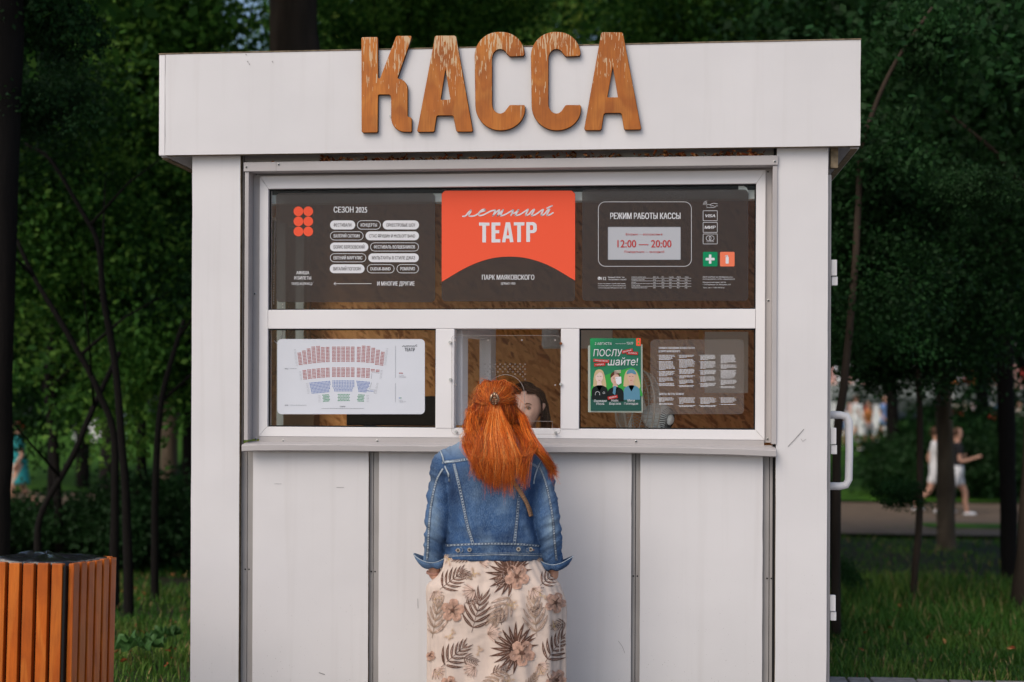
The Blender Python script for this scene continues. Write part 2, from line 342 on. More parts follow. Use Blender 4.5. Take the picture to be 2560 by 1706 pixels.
# ------------------------------------------------------------------ ground and paving
KY = 2.15                       # kiosk depth
mat('soil', (0.040, 0.032, 0.022), 0.95, vscale=3.0, col2=(0.022, 0.036, 0.012), bump=0.6, bscale=30)
mat('path', (0.17, 0.125, 0.09), 0.9, var=0.12, vscale=4, bump=0.3, bscale=40)
mat('paver', (0.26, 0.235, 0.225), 0.85, var=0.25, vscale=20, bump=0.5, bscale=90)
mat('lawn', (0.06, 0.16, 0.012), 0.95, vscale=1.5, col2=(0.025, 0.075, 0.008), bump=1.0, bscale=25)
def gz(x, y):
    """terrain: level by the kiosk, falling to the path, rising again to the far lawn"""
    if y < 1.2: z = 0.0
    elif y < 21: z = -0.0425*(y-1.2)
    elif y < 30: z = -0.84
    elif y < 62: z = -0.84+0.033*(y-30)*min(1, (y-30)/8)
    else: z = 0.22
    return z
def ground():
    xs = np.unique(np.concatenate([np.linspace(-400, -30, 8), np.linspace(-30, 30, 61), np.linspace(30, 400, 8)]))
    ys = np.unique(np.concatenate([np.linspace(-60, 0, 10), np.linspace(0, 70, 71), np.linspace(70, 500, 8)]))
    V, Fc = [], []
    for y in ys:
        for x in xs:
            V.append((x, y, gz(x, y)-0.03+(0.03*noise.noise(Vector((x*.7, y*.7, 0))) if y > 1.3 else 0)))
    n = len(xs)
    for j in range(len(ys)-1):
        for i in range(n-1): Fc.append((j*n+i, j*n+i+1, (j+1)*n+i+1, (j+1)*n+i))
    return tag(mesh_obj('ground', V, Fc, MT['soil'], smooth=True), kind='structure')
ground()
def strip(name, y0, y1, x0, x1, m, dz, ny=8, nx=50, wob=0.0, skew=0.0):
    V, Fc = [], []
    for j in range(ny+1):
        for i in range(nx+1):
            x = x0+(x1-x0)*i/nx; y = y0+(y1-y0)*j/ny + skew*x + wob*noise.noise(Vector((x*.25, j//ny*5.0, 3)))*1.0
            V.append((x, y, gz(x, y)+dz))
    for j in range(ny):
        for i in range(nx): Fc.append((j*(nx+1)+i, j*(nx+1)+i+1, (j+1)*(nx+1)+i+1, (j+1)*(nx+1)+i))
    return tag(mesh_obj(name, V, Fc, m, smooth=True), kind='structure')
strip('path', 15.2, 24.6, -60, 60, MT['path'], 0.035, wob=.6, ny=14)
strip('grass_island', 17.2, 18.8, 5.1, 30, MT['lawn'], 0.045, wob=.4)
strip('lawn', 25.2, 62, -60, 60, MT['lawn'], 0.03, ny=30, wob=0.5)
# paved forecourt in front of the kiosk with a row of kerb stones along the grass
pv = tag(box('pavement', -14, 14, -16, -0.60, -0.25, 0.004, MT['paver'], bev=0.0), kind='structure')
box('paving_slab', 1.40, 14, -.598, 1.205, -.25, .003, MT['paver'], pv, bev=0)
x = 1.42
while x < 5.2:
    wd = random.choice([0.12, 0.17, 0.24, 0.25]); q = random.uniform(-.004, .004)
    box('kerb_stone', x+.004, x+wd-.006, 1.212+q, 1.40+q, -0.10, 0.030+random.uniform(-.004, .004), MT['paver'], pv, bev=0.008); x += wd

# ------------------------------------------------------------------ the kiosk
K = empty('ticket_kiosk', (-0.05, 0, 0), 'white panelled ticket kiosk with a deep white fascia and a wide sign covered service window', 'kiosk')
XL0, XL1, XR0, XR1 = -1.484, -1.257, 1.166, 1.388
FZ0, FZ1 = P(1280, 377, -.04)[1], P(1280, 119, -.04)[1]
W = MT['white_board']
def warped_board(name, x0, x1, y0, y1, z0, z1, m, parent, amp=0.0025, nx=14, nz=20, seed=0, dent=None):
    """board with slightly uneven face"""
    bm = bmesh.new(); add_box(bm, x0, x1, y0, y1, z0, z1, 0)
    V, Fc = [], []
    for j in range(nz+1):
        for i in range(nx+1):
            x = x0+(x1-x0)*i/nx; z = z0+(z1-z0)*j/nz; e = min(1, i, nx-i)*min(1, j, nz-j)
            dy = amp*noise.noise(Vector((x*1.6, z*1.3, seed*7.1)))
            if dent: dy += dent[3]*math.exp(-((x-dent[0])/dent[2])**2-((z-dent[1])/(dent[2]*.35))**2)
            ex = (0.0016*noise.noise(Vector((seed, z*9, 1))) if i in (0, nx) else 0)
            V.append((x+ex, y0-0.0025-abs(dy), z))
    n0 = len(V); ring = [i for i in range(nx+1)]+[j*(nx+1)+nx for j in range(1, nz+1)]+[nz*(nx+1)+i for i in range(nx-1, -1, -1)]+[j*(nx+1) for j in range(nz-1, 0, -1)]
    Fc = [(j*(nx+1)+i, j*(nx+1)+i+1, (j+1)*(nx+1)+i+1, (j+1)*(nx+1)+i) for j in range(nz) for i in range(nx)]
    mi = [0]*len(Fc)
    k = len(ring)
    for r in ring: V.append((V[r][0], y1, V[r][2]))
    for r in ring: V.append(V[r])
    for a in range(k):
        b = (a+1) % k; Fc.append((n0+k+a, n0+k+b, n0+b, n0+a)); mi.append(1)
    Fc.append(tuple(n0+a for a in range(k))); mi.append(0); bm.free()
    o = mesh_obj(name, V, Fc, [m, MT['raw_edge']], parent, mi=mi)
    for i, p in enumerate(o.data.polygons):
        if i < nx*nz: p.use_smooth = True
    return o
warped_board('corner_panel', XL0, XL1, 0.004, 0.045, 0.0, FZ0+.02, W, K, seed=1, amp=.003, dent=(-1.37, P(540, 1250, 0)[1], .12, -0.006))
warped_board('corner_panel', XR0, XR1, 0.004, 0.045, 0.0, FZ0+.02, W, K, seed=2, amp=.003)
# fascia boards and roof
fx0, fx1 = P(398, 250, -.04)[0], P(2151, 250, -.04)[0]
fa = warped_board('fascia', fx0+.03, fx1, -.040, -.005, FZ0, FZ1, W, K, seed=3, amp=.004, nx=40, nz=10)
box('corner_trim', fx0, fx0+.0285, -.0425, -.004, FZ0-.001, FZ1+.001, MT['white_pvc'], K, bev=.003)
box('cap_trim', fx0-.002, fx1+.002, -.046, 0.02, FZ1+.0005, FZ1+.006, MT['raw_edge'], K, bev=.001)
box('side_fascia', fx0, fx0+.035, -.003, KY+.1, FZ0-.004, FZ1-.002, W, K); box('side_fascia', fx1-.038, fx1, -.003, KY+.1, FZ0-.006, FZ1-.002, W, K)
for xs_ in (fx0, fx1-.038): box('edge_strip', xs_+.003, xs_+.030, -.002, KY+.09, FZ0-.012, FZ0-.0065, MT['raw_edge'], K, bev=0)
box('side_fascia', fx0+.036, fx1-.039, KY+.06, KY+.1, FZ0, FZ1-.002, W, K)
box('roof', fx0+.036, fx1-.039, 0.0, KY+.055, FZ0+.11, FZ0+.19, MT['white_board'], K)
box('soffit_batten', XR1+.012, XR1+.045, .02, .06, FZ0-.085, FZ0+.1, MT['raw_edge'], K)
# walls
G0 = mat('frame_grey', (.28, .31, .29), .5)
box('side_wall', XL0+.004, XL0+.04, .047, .25, 0, FZ0+.1, W, K); box('side_wall', XL0+.004, XL0+.04, .252, KY, 0, 1.10, W, K); box('side_wall', XL0+.004, XL0+.04, .252, KY, 2.5, FZ0+.1, W, K)
box('side_wall', XL0+.004, XL0+.04, 1.93, KY, 1.102, 2.498, W, K)
swf = box('side_window_frame', XL0+.0, XL0+.05, .253, .32, 1.103, 2.497, G0, K); box('side_window_frame', XL0+.0, XL0+.05, 1.86, 1.928, 1.103, 2.497, G0, K)
box('side_window_frame', XL0+.0, XL0+.05, 1.45, 1.50, 1.103, 2.497, G0, K)
box('side_window_pane', XL0+.02, XL0+.026, .322, 1.858, 1.104, 2.496, MT['glass'], K, bev=0)
box('side_wall', XR1-.04, XR1-.004, .047, KY, 0, FZ0+.1, W, K)
box('back_wall', XL0+.042, XR1-.042, KY-.04, KY-.002, 0, FZ0+.1, W, K)
dr = box('side_door', XR1-.002, XR1+.020, .05, .92, .05, FZ0-.11, MT['grey_trim'], K, bev=.003)
def hpx(py): return P(2075, py, .06)[1]
for py0, py1 in ((650, 714), (1070, 1136), (1488, 1552)):
    pm = (py0+py1)/2+8
    bm = bmesh.new(); add_box(bm, XR1+.021, XR1+.046, .052, .075, hpx(pm), hpx(py0), .003); add_box(bm, XR1+.024, XR1+.050, .060, .085, hpx(py1), hpx(pm)-.003, .003); bm_obj('hinge', bm, MT['white_pvc'], dr)
bm = bmesh.new(); hz0, hz1 = P(2100, 1216, .2)[1], P(2100, 1038, .2)[1]; hx = XR1+.02
xo = P(2122, 1120, .2)[0]
pts = [(hx, .2, hz1), (xo-.04, .2, hz1), (xo-.012, .2, hz1-.006), (xo, .2, hz1-.03), (xo+.002, .2, (hz0+hz1)/2), (xo, .2, hz0+.03), (xo-.012, .2, hz0+.006), (xo-.04, .2, hz0), (hx, .2, hz0)]
tube(bm, pts, .0175, 14)
for z in (hz0, hz1): tube(bm, [(hx-.001, .2, z), (hx+.008, .2, z)], .024, 14)
bm_obj('handle', bm, MT['white_pvc'], dr)
# lower cladding
def XP(px, Y=.02): return P(px, 1400, Y)[0]
SZ1 = P(1280, 1127, .0)[1]
panels = [(632, 921), (947, 1249), (1274, 1578), (1600, 1906)]
for i, (a, b) in enumerate(panels): warped_board('wall_panel', XP(a), XP(b), .020, .044, .06, SZ1+.02, W, K, seed=10+i, amp=.004)
for a, b in ((606, 632), (921, 947), (1249, 1274), (1578, 1600), (1906, 1941)):
    x0, x1 = XP(a, .04)-.004, XP(b, .04)+.004; xm = (x0+x1)/2-.001
    s1 = box('joint_strip', x0, xm-.0015, .038, .05, .06, SZ1+.02, MT['strip_grey'], K, bev=.001); box('joint_strip', xm+.0015, x1, .036, .05, .06, SZ1+.02, MT['strip_grey'], K, bev=.001)
    for xx in (xm-.009, xm+.009):
        bm = bmesh.new(); bmesh.ops.create_uvsphere(bm, u_segments=8, v_segments=5, radius=.0038, matrix=Matrix.Translation((xx, .0365, P(1280, 1435, .04)[1]))); bm_obj('screw', bm, MT['dark_hole'], s1)
box('backing', XL1-.01, XR0+.01, .055, .075, .02, SZ1+.02, MT['dark_hole'], K, bev=0)
box('corner_strip', XL1+.0015, XP(605, .03), .03, .05, 0.03, FZ0+.01, MT['strip_grey'], K, bev=.001); box('corner_strip', XR0-.011, XR0-.0015, .03, .05, .03, FZ0+.01, MT['gasket'], K, bev=.001)
# box around the window: outer flange, reveal, inner flange
G = MT['grey_trim']
def rect(pxa, pya, pxb, pyb, Y):
    a = P(pxa, (pya+pyb)/2, Y)[0]; b = P(pxb, (pya+pyb)/2, Y)[0]; return a, b, P((pxa+pxb)/2, pyb, Y)[1], P((pxa+pxb)/2, pya, Y)[1]
ox0, ox1, oz0, oz1 = rect(608, 396, 1944, 1118, -.012)
rx0, rx1, rz0, rz1 = rect(620, 421, 1931, 1106, -.012)
wx0, wx1, wz0, wz1 = rect(648, 433, 1913, 1096, .06)
hf = box('shutter_trim', ox0, ox1, -.014, .012, rz1, oz1-.003, G, K, bev=.002)
hf2 = box('shutter_trim', ox0+.004, rx0, -.008, .012, rz0, rz1-.001, G, K); box('shutter_trim', rx1, ox1-.002, -.008, .012, rz0, rz1-.001, G, K)
xj = P(698-6, 410, 0)[0]
box('joint_line', xj, xj+.002, -.0150, -.0135, rz1+.001, oz1-.004, MT['strip_grey'], K, bev=0)
# reveal boards run back to the window
RVL = MT['grey_trim']
box('reveal', ox0+.004, rx0-.002, .0125, .09, rz0, rz1-.001, RVL, K, bev=0); box('reveal', rx1+.002, ox1-.002, .0125, .09, rz0, rz1-.001, RVL, K, bev=0)
box('reveal', ox0+.004, ox1-.002, .0125, .09, rz1+.0005, rz1+.02, RVL, K, bev=0)
box('head_panel', XL1+.002, XR0-.002, .052, .07, oz1-.02, FZ0+.02, G, K, bev=0)
fl = [box('inner_flange', rx0-.002, wx0+.002, .074, .084, rz0+.004, rz1-.001, G, K, bev=.0008), box('inner_flange', wx1-.002, rx1+.002, .074, .084, rz0+.004, rz1-.001, G, K, bev=.0008),
      box('inner_flange', wx0+.0025, wx1-.0025, .075, .084, wz1-.004, rz1-.001, G, K, bev=.0008), box('inner_flange', wx0+.0025, wx1-.0025, .060, .084, P(1280, 1110, .06)[1], wz0-.001, G, K, bev=.0008)]
bm = bmesh.new()
for sx, sy, Y in ((616, 418, -.015), (697, 412, -.015), (1937, 404, -.015), (641, 437, .073), (714, 433, .073), (1264, 425, .073), (1920, 430, .073), (637, 735, .073), (1921, 752, .073), (640, 1098, .073), (708, 1103, .058), (943, 1103, .058), (1590, 1104, .058), (1919, 1098, .073)):
    x, z = P(sx, sy, Y)
    s = bmesh.new(); bmesh.ops.create_uvsphere(s, u_segments=12, v_segments=6, radius=.0065, matrix=Matrix.Translation((x, Y+.001, z)) @ Matrix.Diagonal((1, .45, 1, 1)))
    for f in list(s.faces):
        c = f.calc_center_median()
        if (Vector((c.x-x, 0, c.z-z))).length < .0024: f.material_index = 1
    bm_obj('screw', s, [MT['screw_metal'], MT['dark_hole']], hf if Y < 0 else fl[0])
bm.free()
# sloping sill with a dented lip
def sill():
    n = 60; prof = [(.074, P(1280, 1108, .06)[1]), (.0, P(1280, 1112, .0)[1]-.002), (-.040, P(1280, 1117, -.04)[1]), (-.046, P(1280, 1120, -.046)[1]), (-.046, P(1280, 1133, -.046)[1]), (-.030, P(1280, 1134, -.03)[1]-.002), (-.028, P(1280, 1130, -.03)[1])]
    a, b = P(605, 1125, -.04)[0], P(1940, 1130, -.04)[0]; V, Fc = [], []
    for i in range(n+1):
        t = i/n; x = a+(b-a)*t; k = .010*math.sin(t*math.pi)+.004*math.sin(t*9+1)-.006*(t > .93)*(t-.93)/.07
        if t < .03: k -= .006*(1-t/.03)
        for j, (y, z) in enumerate(prof):
            e = 1 if j >= 2 else 0.3
            V.append((x, y+(-.004*noise.noise(Vector((x*4, 1, 2))) if j > 2 else 0), z+k*e*.6+(.002*noise.noise(Vector((x*12, j, 0))) if j > 1 else 0)))
    m = len(prof)
    for i in range(n):
        for j in range(m-1): Fc.append((i*m+j, i*m+j+1, (i+1)*m+j+1, (i+1)*m+j))
    o = mesh_obj('sill', V, Fc, G, K, smooth=False); sm = o.modifiers.new('s', 'SOLIDIFY'); sm.thickness = .002; sm.offset = -1
    return o
sl = sill()
# the window
WF = empty('window_frame'); WF.parent = K; WF.matrix_parent_inverse = WINV[K.name]
gx0, gx1, gz0, gz1 = rect(672, 467, 1889, 1071, .075)
PV = MT['white_pvc']
def mitred(name, p, Y0, Y1):
    """frame bar from 4 corner points (x, z)"""
    V = [(x, Y0, z) for x, z in p]+[(x, Y1, z) for x, z in p]
    bm = bmesh.new(); vs = [bm.verts.new(v) for v in V]
    for f in ((0, 1, 2, 3), (7, 6, 5, 4), (0, 4, 5, 1), (1, 5, 6, 2), (2, 6, 7, 3), (3, 7, 4, 0)): bm.faces.new([vs[i] for i in f])
    bmesh.ops.bevel(bm, geom=bm.edges[:], offset=.0025, segments=2, affect='EDGES', profile=.6)
    bmesh.ops.recalc_face_normals(bm, faces=bm.faces[:])
    return bm_obj(name, bm, PV, WF)
g = .0006
mitred('frame_bar', [(wx0, wz1), (gx0, gz1), (gx1, gz1), (wx1, wz1)], .06, .13)
mitred('frame_bar', [(wx0, wz0), (wx1, wz0), (gx1, gz0), (gx0, gz0)], .06, .13)
mitred('frame_bar', [(wx0, wz1-g), (wx0, wz0+g), (gx0, gz0+g), (gx0, gz1-g)], .06, .13)
mitred('frame_bar', [(wx1, wz1-g), (gx1, gz1-g), (gx1, gz0+g), (wx1, wz0+g)], .06, .13)
tz1, tz0 = P(1280, 774, .06)[1], P(1280, 822, .06)[1]
box('transom', gx0+.001, gx1-.001, .058, .13, tz0, tz1, PV, WF, bev=.003)
mxs = [(P(1089, 950, .06)[0], P(1136, 950, .06)[0]), (P(1402, 950, .06)[0], P(1448, 950, .06)[0])]
for a, b in mxs: box('mullion', a, b, .057, .13, gz0-.002, tz0-.001, PV, WF, bev=.003)
# panes: one above, two fixed below, one in the centre
GL = MT['glass']
def pane(a, b, c, d):
    box('pane', a+.001, b-.001, .088, .093, c+.001, d-.001, GL, WF, bev=0)
    bm = bmesh.new(); e = .006
    for q in ((a, a+e, c, d), (b-e, b, c, d), (a+e, b-e, c, c+e), (a+e, b-e, d-e, d)): add_box(bm, q[0], q[1], .080, .0875, q[2], q[3])
    bm_obj('gasket', bm, MT['gasket'], WF)
pane(gx0, gx1, tz1, gz1); pane(gx0, mxs[0][0], gz0, tz0); pane(mxs[1][1], gx1, gz0, tz0)
# scratches on the boards
def scratch(pts, Y, wd, m='scratch'):
    pr = Print(Y, [m])
    for a, b in zip(pts[:-1], pts[1:]):
        pr.stroke([a, b], wd*.75, m)
    pr.build('scratch', K)
scratch([(1970, 1117), (1983, 1103), (1993, 1092), (2010, 1073)], -.0028, 1.8); scratch([(2002, 1097), (2007, 1104), (2015, 1098)], -.0028, .9)
scratch([(1546, 1603), (1556, 1617), (1562, 1633)], .014, .9); scratch([(1044, 1497), (1045, 1521)], .014, 1.0); scratch([(686, 1210), (703, 1210)], .014, .9); scratch([(841, 1219), (860, 1219)], .014, 1.0); scratch([(797, 1682), (812, 1687)], .014, 2.2)
for q in ((614, 135), (618, 153), (622, 159), (680, 153)):
    scratch([q, (q[0]+2.5, q[1]+3.5)], -.0470, 2.0)

# ------------------------------------------------------------------ interior
osb = bpy.data.materials.new('osb'); osb.use_nodes = True; t = osb.node_tree; b = t.nodes['Principled BSDF']; b.inputs['Roughness'].default_value = .6; b.inputs['Specular IOR Level'].default_value = .15
tc = t.nodes.new('ShaderNodeTexCoord'); ns = t.nodes.new('ShaderNodeTexNoise'); ns.inputs['Scale'].default_value = 5; t.links.new(tc.outputs['Object'], ns.inputs['Vector'])
cols = []
for k, (rot, st) in enumerate(((0.5, (14, 14, 60)), (-0.8, (60, 14, 14)), (1.25, (16, 16, 66)))):
    mp = t.nodes.new('ShaderNodeMapping'); mp.vector_type = 'TEXTURE'; mp.inputs['Rotation'].default_value = (0, rot, 0); mp.inputs['Scale'].default_value = tuple(1/q for q in st); t.links.new(tc.outputs['Object'], mp.inputs[0])
    vo = t.nodes.new('ShaderNodeTexVoronoi'); vo.inputs['Scale'].default_value = 1; t.links.new(mp.outputs[0], vo.inputs['Vector'])
    sp = t.nodes.new('ShaderNodeSeparateColor'); t.links.new(vo.outputs['Color'], sp.inputs[0]); cols.append(sp.outputs[0])
def pick(lo, hi, a_, b_):
    g_ = t.nodes.new('ShaderNodeMath'); g_.operation = 'GREATER_THAN'; t.links.new(lo, g_.inputs[0]); g_.inputs[1].default_value = hi
    x_ = t.nodes.new('ShaderNodeMix'); x_.data_type = 'FLOAT'; t.links.new(g_.outputs[0], x_.inputs[0]); t.links.new(a_, x_.inputs[2]); t.links.new(b_, x_.inputs[3]); return x_.outputs[0]
m2 = pick(cols[0], .58, cols[1], cols[0]); m2 = pick(cols[2], .62, m2, cols[2])
rp = t.nodes.new('ShaderNodeValToRGB'); e = rp.color_ramp.elements; e[0].position = 0.1; e[0].color = (.36, .125, .030, 1); e[1].position = 1.3/1.6; e[1].color = (.86, .45, .16, 1); e.new(.45).color = (.62, .26, .07, 1)
m3 = t.nodes.new('ShaderNodeMath'); m3.operation = 'MULTIPLY'; m3.inputs[1].default_value = .85; t.links.new(m2, m3.inputs[0]); t.links.new(m3.outputs[0], rp.inputs[0]); t.links.new(rp.outputs[0], b.inputs['Base Color'])
MT['osb'] = osb
BY = KY-.10
mat('grey_green', (0.74, 0.80, 0.76), 0.5, var=.05); mat('dark_green_grey', (0.06, 0.07, 0.065), 0.6)
box('interior_lining', XL0+.043, XR1-.043, BY, BY+.03, .2, FZ0+.05, osb, K, bev=0)
box('interior_lining', XR1-.062, XR1-.043, .15, BY-.002, .2, FZ0+.05, osb, K, bev=0)
box('interior_lining', XL0+.043, XL0+.060, .15, BY-.002, .2, 1.09, osb, K, bev=0)
box('floor_board', XL0+.045, XR1-.063, .10, BY-.002, .17, .20, MT['osb'], K, bev=0)
box('ceiling_board', XL0+.045, XR1-.063, .10, BY-.002, FZ0+.052, FZ0+.07, MT['white_board'], K, bev=0)
box('counter', XL0+.062, XR1-.064, .135, .36, gz0-.06, gz0-.03, MT['white_pvc'], K)
cas = box('blind_cassette', XL0+.065, XR1-.066, .125, .19, P(1280, 507, .16)[1], P(1280, 484, .16)[1], MT['grey_green'], K, bev=.006)
box('blind_panel', XL0+.065, XR1-.066, .214, .222, P(1280, 484, .16)[1]+.001, FZ0+.04, MT['dark_green_grey'], K, bev=0)
# bead chain of the blind
bm = bmesh.new()
for pts in ([(688, 545), (686, 640), (684, 760)], [(706, 505), (706, 700), (707, 826), (701, 846), (693, 858), (686, 853)]):
    for q in catmull(pts, 60 if pts[0][0] == 688 else 90):
        x, z = P(q[0], q[1], .15); bmesh.ops.create_icosphere(bm, subdivisions=1, radius=.0026, matrix=Matrix.Translation((x, .15, z)))
bm_obj('blind_chain', bm, MT['white_pvc'], K)
# inner casement of the service opening, opened inwards
def casement():
    hxp = P(1141, 900, .15)[0]; z0, z1 = gz0+.01, tz0+.03; far = P(1226, 900, .52); ang = math.atan2(.52-.15, far[0]-hxp); L = math.hypot(.37, far[0]-hxp)
    M = Matrix.Translation((hxp, .15, 0)) @ Matrix.Rotation(ang, 4, 'Z'); bm = bmesh.new()
    for q in ((0, .065, z0, z1), (L-.065, L, z0, z1), (.066, L-.066, z0, z0+.065), (.066, L-.066, z1-.065, z1)): add_box(bm, q[0], q[1], -.03, .03, q[2], q[3], .004, 0, M)
    c = bm_obj('casement', bm, PV, K); bm = bmesh.new(); add_box(bm, .06, L-.06, -.003, .003, z0+.06, z1-.06, 0, 0, M); bm_obj('pane', bm, GL, c)
casement()
# acrylic speech screen screwed over the service opening
SY = .050
ASC = empty('speech_screen'); ASC.parent = K; ASC.matrix_parent_inverse = WINV[K.name]
arch = [(1150, 1072), (1150, 1053), (1217, 1053), (1217, 985)]+[(1264-47*math.cos(a), 985-48*math.sin(a)) for a in np.linspace(.15, math.pi-.15, 14)]+[(1311, 985), (1311, 1053), (1381, 1054), (1381, 1072)]
outer = rrect(1129, 839, 1401, 1086, 9)
w2 = lambda pts, Y=SY: [P(a, b, Y) for a, b in pts]
prism('sheet', [w2(outer), w2(arch)], SY, .004, .0004, MT['acrylic'], ASC, 0)
mat('acrylic_edge', (0.30, 0.26, 0.24), .3)
pr = Print(SY-.0015, ['acrylic_edge']); pr.stroke(outer+[outer[0]], .7, 'acrylic_edge'); pr.stroke(arch, 1.2, 'acrylic_edge')  # light caught on the cut edges put in as coloured strokes
for i, (y, xs) in enumerate([(911, [1212.7+12.5*k for k in range(9)]), (917, [1219.5+12.5*k for k in range(8)]), (923, [1212.7+12.5*k for k in range(9)]), (930, [1219.5+12.5*k for k in range(8)]), (936, [1212.7, 1225, 1238, 1288, 1300.5, 1313]), (942, [1219.5, 1307]), (949, [1212.7, 1313])]):
    for x in xs: pr.circ(x, y, 2.0, 'acrylic_edge', line=.7, n=10)
pr.build('edge', ASC)
for (a, b, m) in ((1125, 856, 0), (1402, 859, 1), (1126, 949, 0), (1402, 961, 0), (1140, 1080, 0), (1389, 1082, 0), (1139, 851, 2), (1221, 851, 2), (1305, 851, 2), (1388, 851, 2), (1139, 962, 2), (1388, 963, 2)):
    x, z = P(a, b, SY); s = bmesh.new(); r = .0062 if m < 2 else .004
    tube(s, [(x, SY-.006, z), (x, SY+(.008 if m < 2 else .002), z)], r, 10)
    bm_obj('screw', s, [MT['screw_metal'], MT['rust'], MT['acrylic_edge']][m], ASC)

# dry leaves caught on top of the shutter box
mat('dry_leaf', (0.22, 0.055, 0.018), .8, var=.4, vscale=30); mat('dry_leaf_pale', (0.50, 0.24, 0.09), .8, var=.3, vscale=30)
def leaf_bits(name, spots, mats_, label, parent=None, size=(.008, .02)):
    V, Fc, mi = [], [], []
    for (x, y, z) in spots:
        s = random.uniform(*size); M = Matrix.Rotation(random.uniform(0, 6.3), 3, 'Z') @ Matrix.Rotation(random.uniform(-.9, .9), 3, 'X') @ Matrix.Rotation(random.uniform(-.9, .9), 3, 'Y'); n = len(V)
        for q in ((-1, 0, 0), (-.3, -.55, .2), (.6, -.3, .0), (1, 0, .25), (.4, .4, .05), (-.4, .5, .22)): V.append(Vector((x, y, z))+M @ (Vector(q)*s))
        V.append(Vector((x, y, z))); 
        for k in range(6): Fc.append((n+k, n+(k+1) % 6, n+6)); mi.append(0 if random.random() < .7 else 1)
    return tag(mesh_obj(name, V, Fc, [MT[m] for m in mats_], parent, mi=mi), label, kind='stuff')
sp = []
for _ in range(230):
    px = random.uniform(650, 1915)
    if px < 790 and random.random() < .8: continue
    x = P(px, 392, .02)[0]; sp.append((x, random.uniform(-.008, .035), oz1+.001+abs(random.gauss(0, .007))))
for c in (806, 872, 1000, 1115, 1270, 1430, 1662, 1808, 1880):
    for _ in range(8): sp.append((P(c+random.gauss(0, 10), 392, .02)[0], random.uniform(-.01, .03), oz1+.004+abs(random.gauss(0, .012))))
tag(leaf_bits('leaf_litter', sp, ['dry_leaf', 'dry_leaf_pale'], 'dry brown leaves and twigs caught on top of the window shutter box'), cat='leaf litter')
cor = [(*(lambda q: (q[0], .03))(P(1917, 1112, .03)), P(1917, 1112, .03)[1]) for _ in range(3)]
# ------------------------------------------------------------------ the wooden word on the fascia
def curve_pts(tokens):
    return tokens
def arc(cx, cy, rx, ry, a0, a1, n=9): return [(cx+rx*math.cos(R(a0+(a1-a0)*k/n)), cy+ry*math.sin(R(a0+(a1-a0)*k/n))) for k in range(n+1)]
z1m = lambda pts: [(380+a/2.614, 60+b/2.614) for a, b in pts]
z2m = lambda pts: [(1180+a/2.353, 60+b/2.353) for a, b in pts]
Kout = z1m([(1374, 87), (1470, 85), (1476, 92), (1478, 352), (1484, 357), (1490, 355), (1594, 84), (1600, 78), (1692, 78), (1697, 84), (1695, 98), (1606, 350), (1609, 357)]+arc(1608, 428, 63, 70, -85, 0, 8)+[(1671, 600), (1676, 607), (1690, 610), (1698, 620), (1698, 700), (1690, 708), (1652, 707)]+arc(1652, 615, 90, 92, 95, 180, 8)+[(1562, 484), (1558, 470), (1548, 463), (1484, 463), (1478, 468), (1476, 703), (1469, 711), (1378, 712), (1369, 704), (1368, 94)])
Aout = [(1856, 77), (1978, 76), (1988, 84), (2097, 696), (2091, 706), (1996, 706), (1987, 698), (1969, 606), (1960, 600), (1868, 600), (1860, 606), (1846, 700), (1838, 707), (1740, 708), (1732, 699), (1848, 86)]
Ahol = [(1917, 298), (1888, 490), (1892, 496), (1949, 494)]
def C(dx, x1, top=48):
    return [(x+dx, y) for x, y in ([(x1-10, 190), (x1-92, 193), (x1-99, 184)]+arc(165, 205, 46, 56, -30, -180, 8)+arc(165, 470, 46, 57, 180, 30, 8)+[(x1-94, 480), (x1-86, 477), (x1-6, 477), (x1, 485)]+arc(170, 500, x1-170, 128, 5, 90, 10)+arc(165, 480, 146, 148, 90, 180, 10)+arc(155, 190, 140, 143, 180, 270, 10)+arc(175, 178, x1-178, 131, -90, 0, 10))]
A2out = [(767, 49), (882, 49), (889, 57), (996, 613), (990, 623), (901, 624), (893, 616), (879, 532), (871, 525), (784, 526), (776, 533), (763, 619), (755, 627), (668, 627), (660, 617), (759, 57)]
A2hol = [(828, 252), (798, 428), (801, 432), (858, 431)]
LY = -.066
SIGN = empty('wooden_letter_sign', (-.15, -.05, FZ0+.05), 'brown stained plywood letters spelling КАССА mounted on the white fascia of the kiosk', 'sign')
for nm, loops in (('К', [Kout]), ('А', [z1m(Aout), z1m(Ahol)]), ('С', [z2m(C(0, 313))]), ('С', [z2m(C(331, 311))]), ('А', [z2m(A2out), z2m(A2hol)])):
    o = prism('letter', [w2(lp, LY) for lp in loops], LY, .020, .0025, MT['letter_wood'], SIGN, 1)
    o.data.materials.append(MT['letter_edge'])
    for p in o.data.polygons:
        if abs(p.normal.y) < .5: p.material_index = 1
    o['label'] = 'weathered wooden letter %s' % nm
    for (dx) in (0,):
        c = sum((Vector(v) for v in o.bound_box), Vector())/8
bm = bmesh.new()
for px in (905, 975, 1080, 1150, 1220, 1360, 1500, 1570):
    x, z = P(px, 290, -.05); tube(bm, [(x, -.0475, z), (x, LY+.019, z)], .005, 8)
bm_obj('spacer', bm, MT['screw_metal'], SIGN)

# ------------------------------------------------------------------ notices in the window (outside of the panes)
BYO = .0835
def board(name, px0, py0, px1, py1, r, m, label, cat, skew=0, Y=BYO, th=.0025):
    o = empty(name, (*P((px0+px1)/2, py1, Y)[:1], Y, P((px0+px1)/2, py1, Y)[1]), label, cat)
    pts = [(a, b+skew*(a-px0)/(px1-px0)) for a, b in rrect(px0, py0, px1, py1, r)]
    prism('sheet', [w2(pts, Y)], Y, th, .0003, MT[m], o, 0); return o
Z1 = lambda x, y: (640+x/4.356, 440+y/4.356)
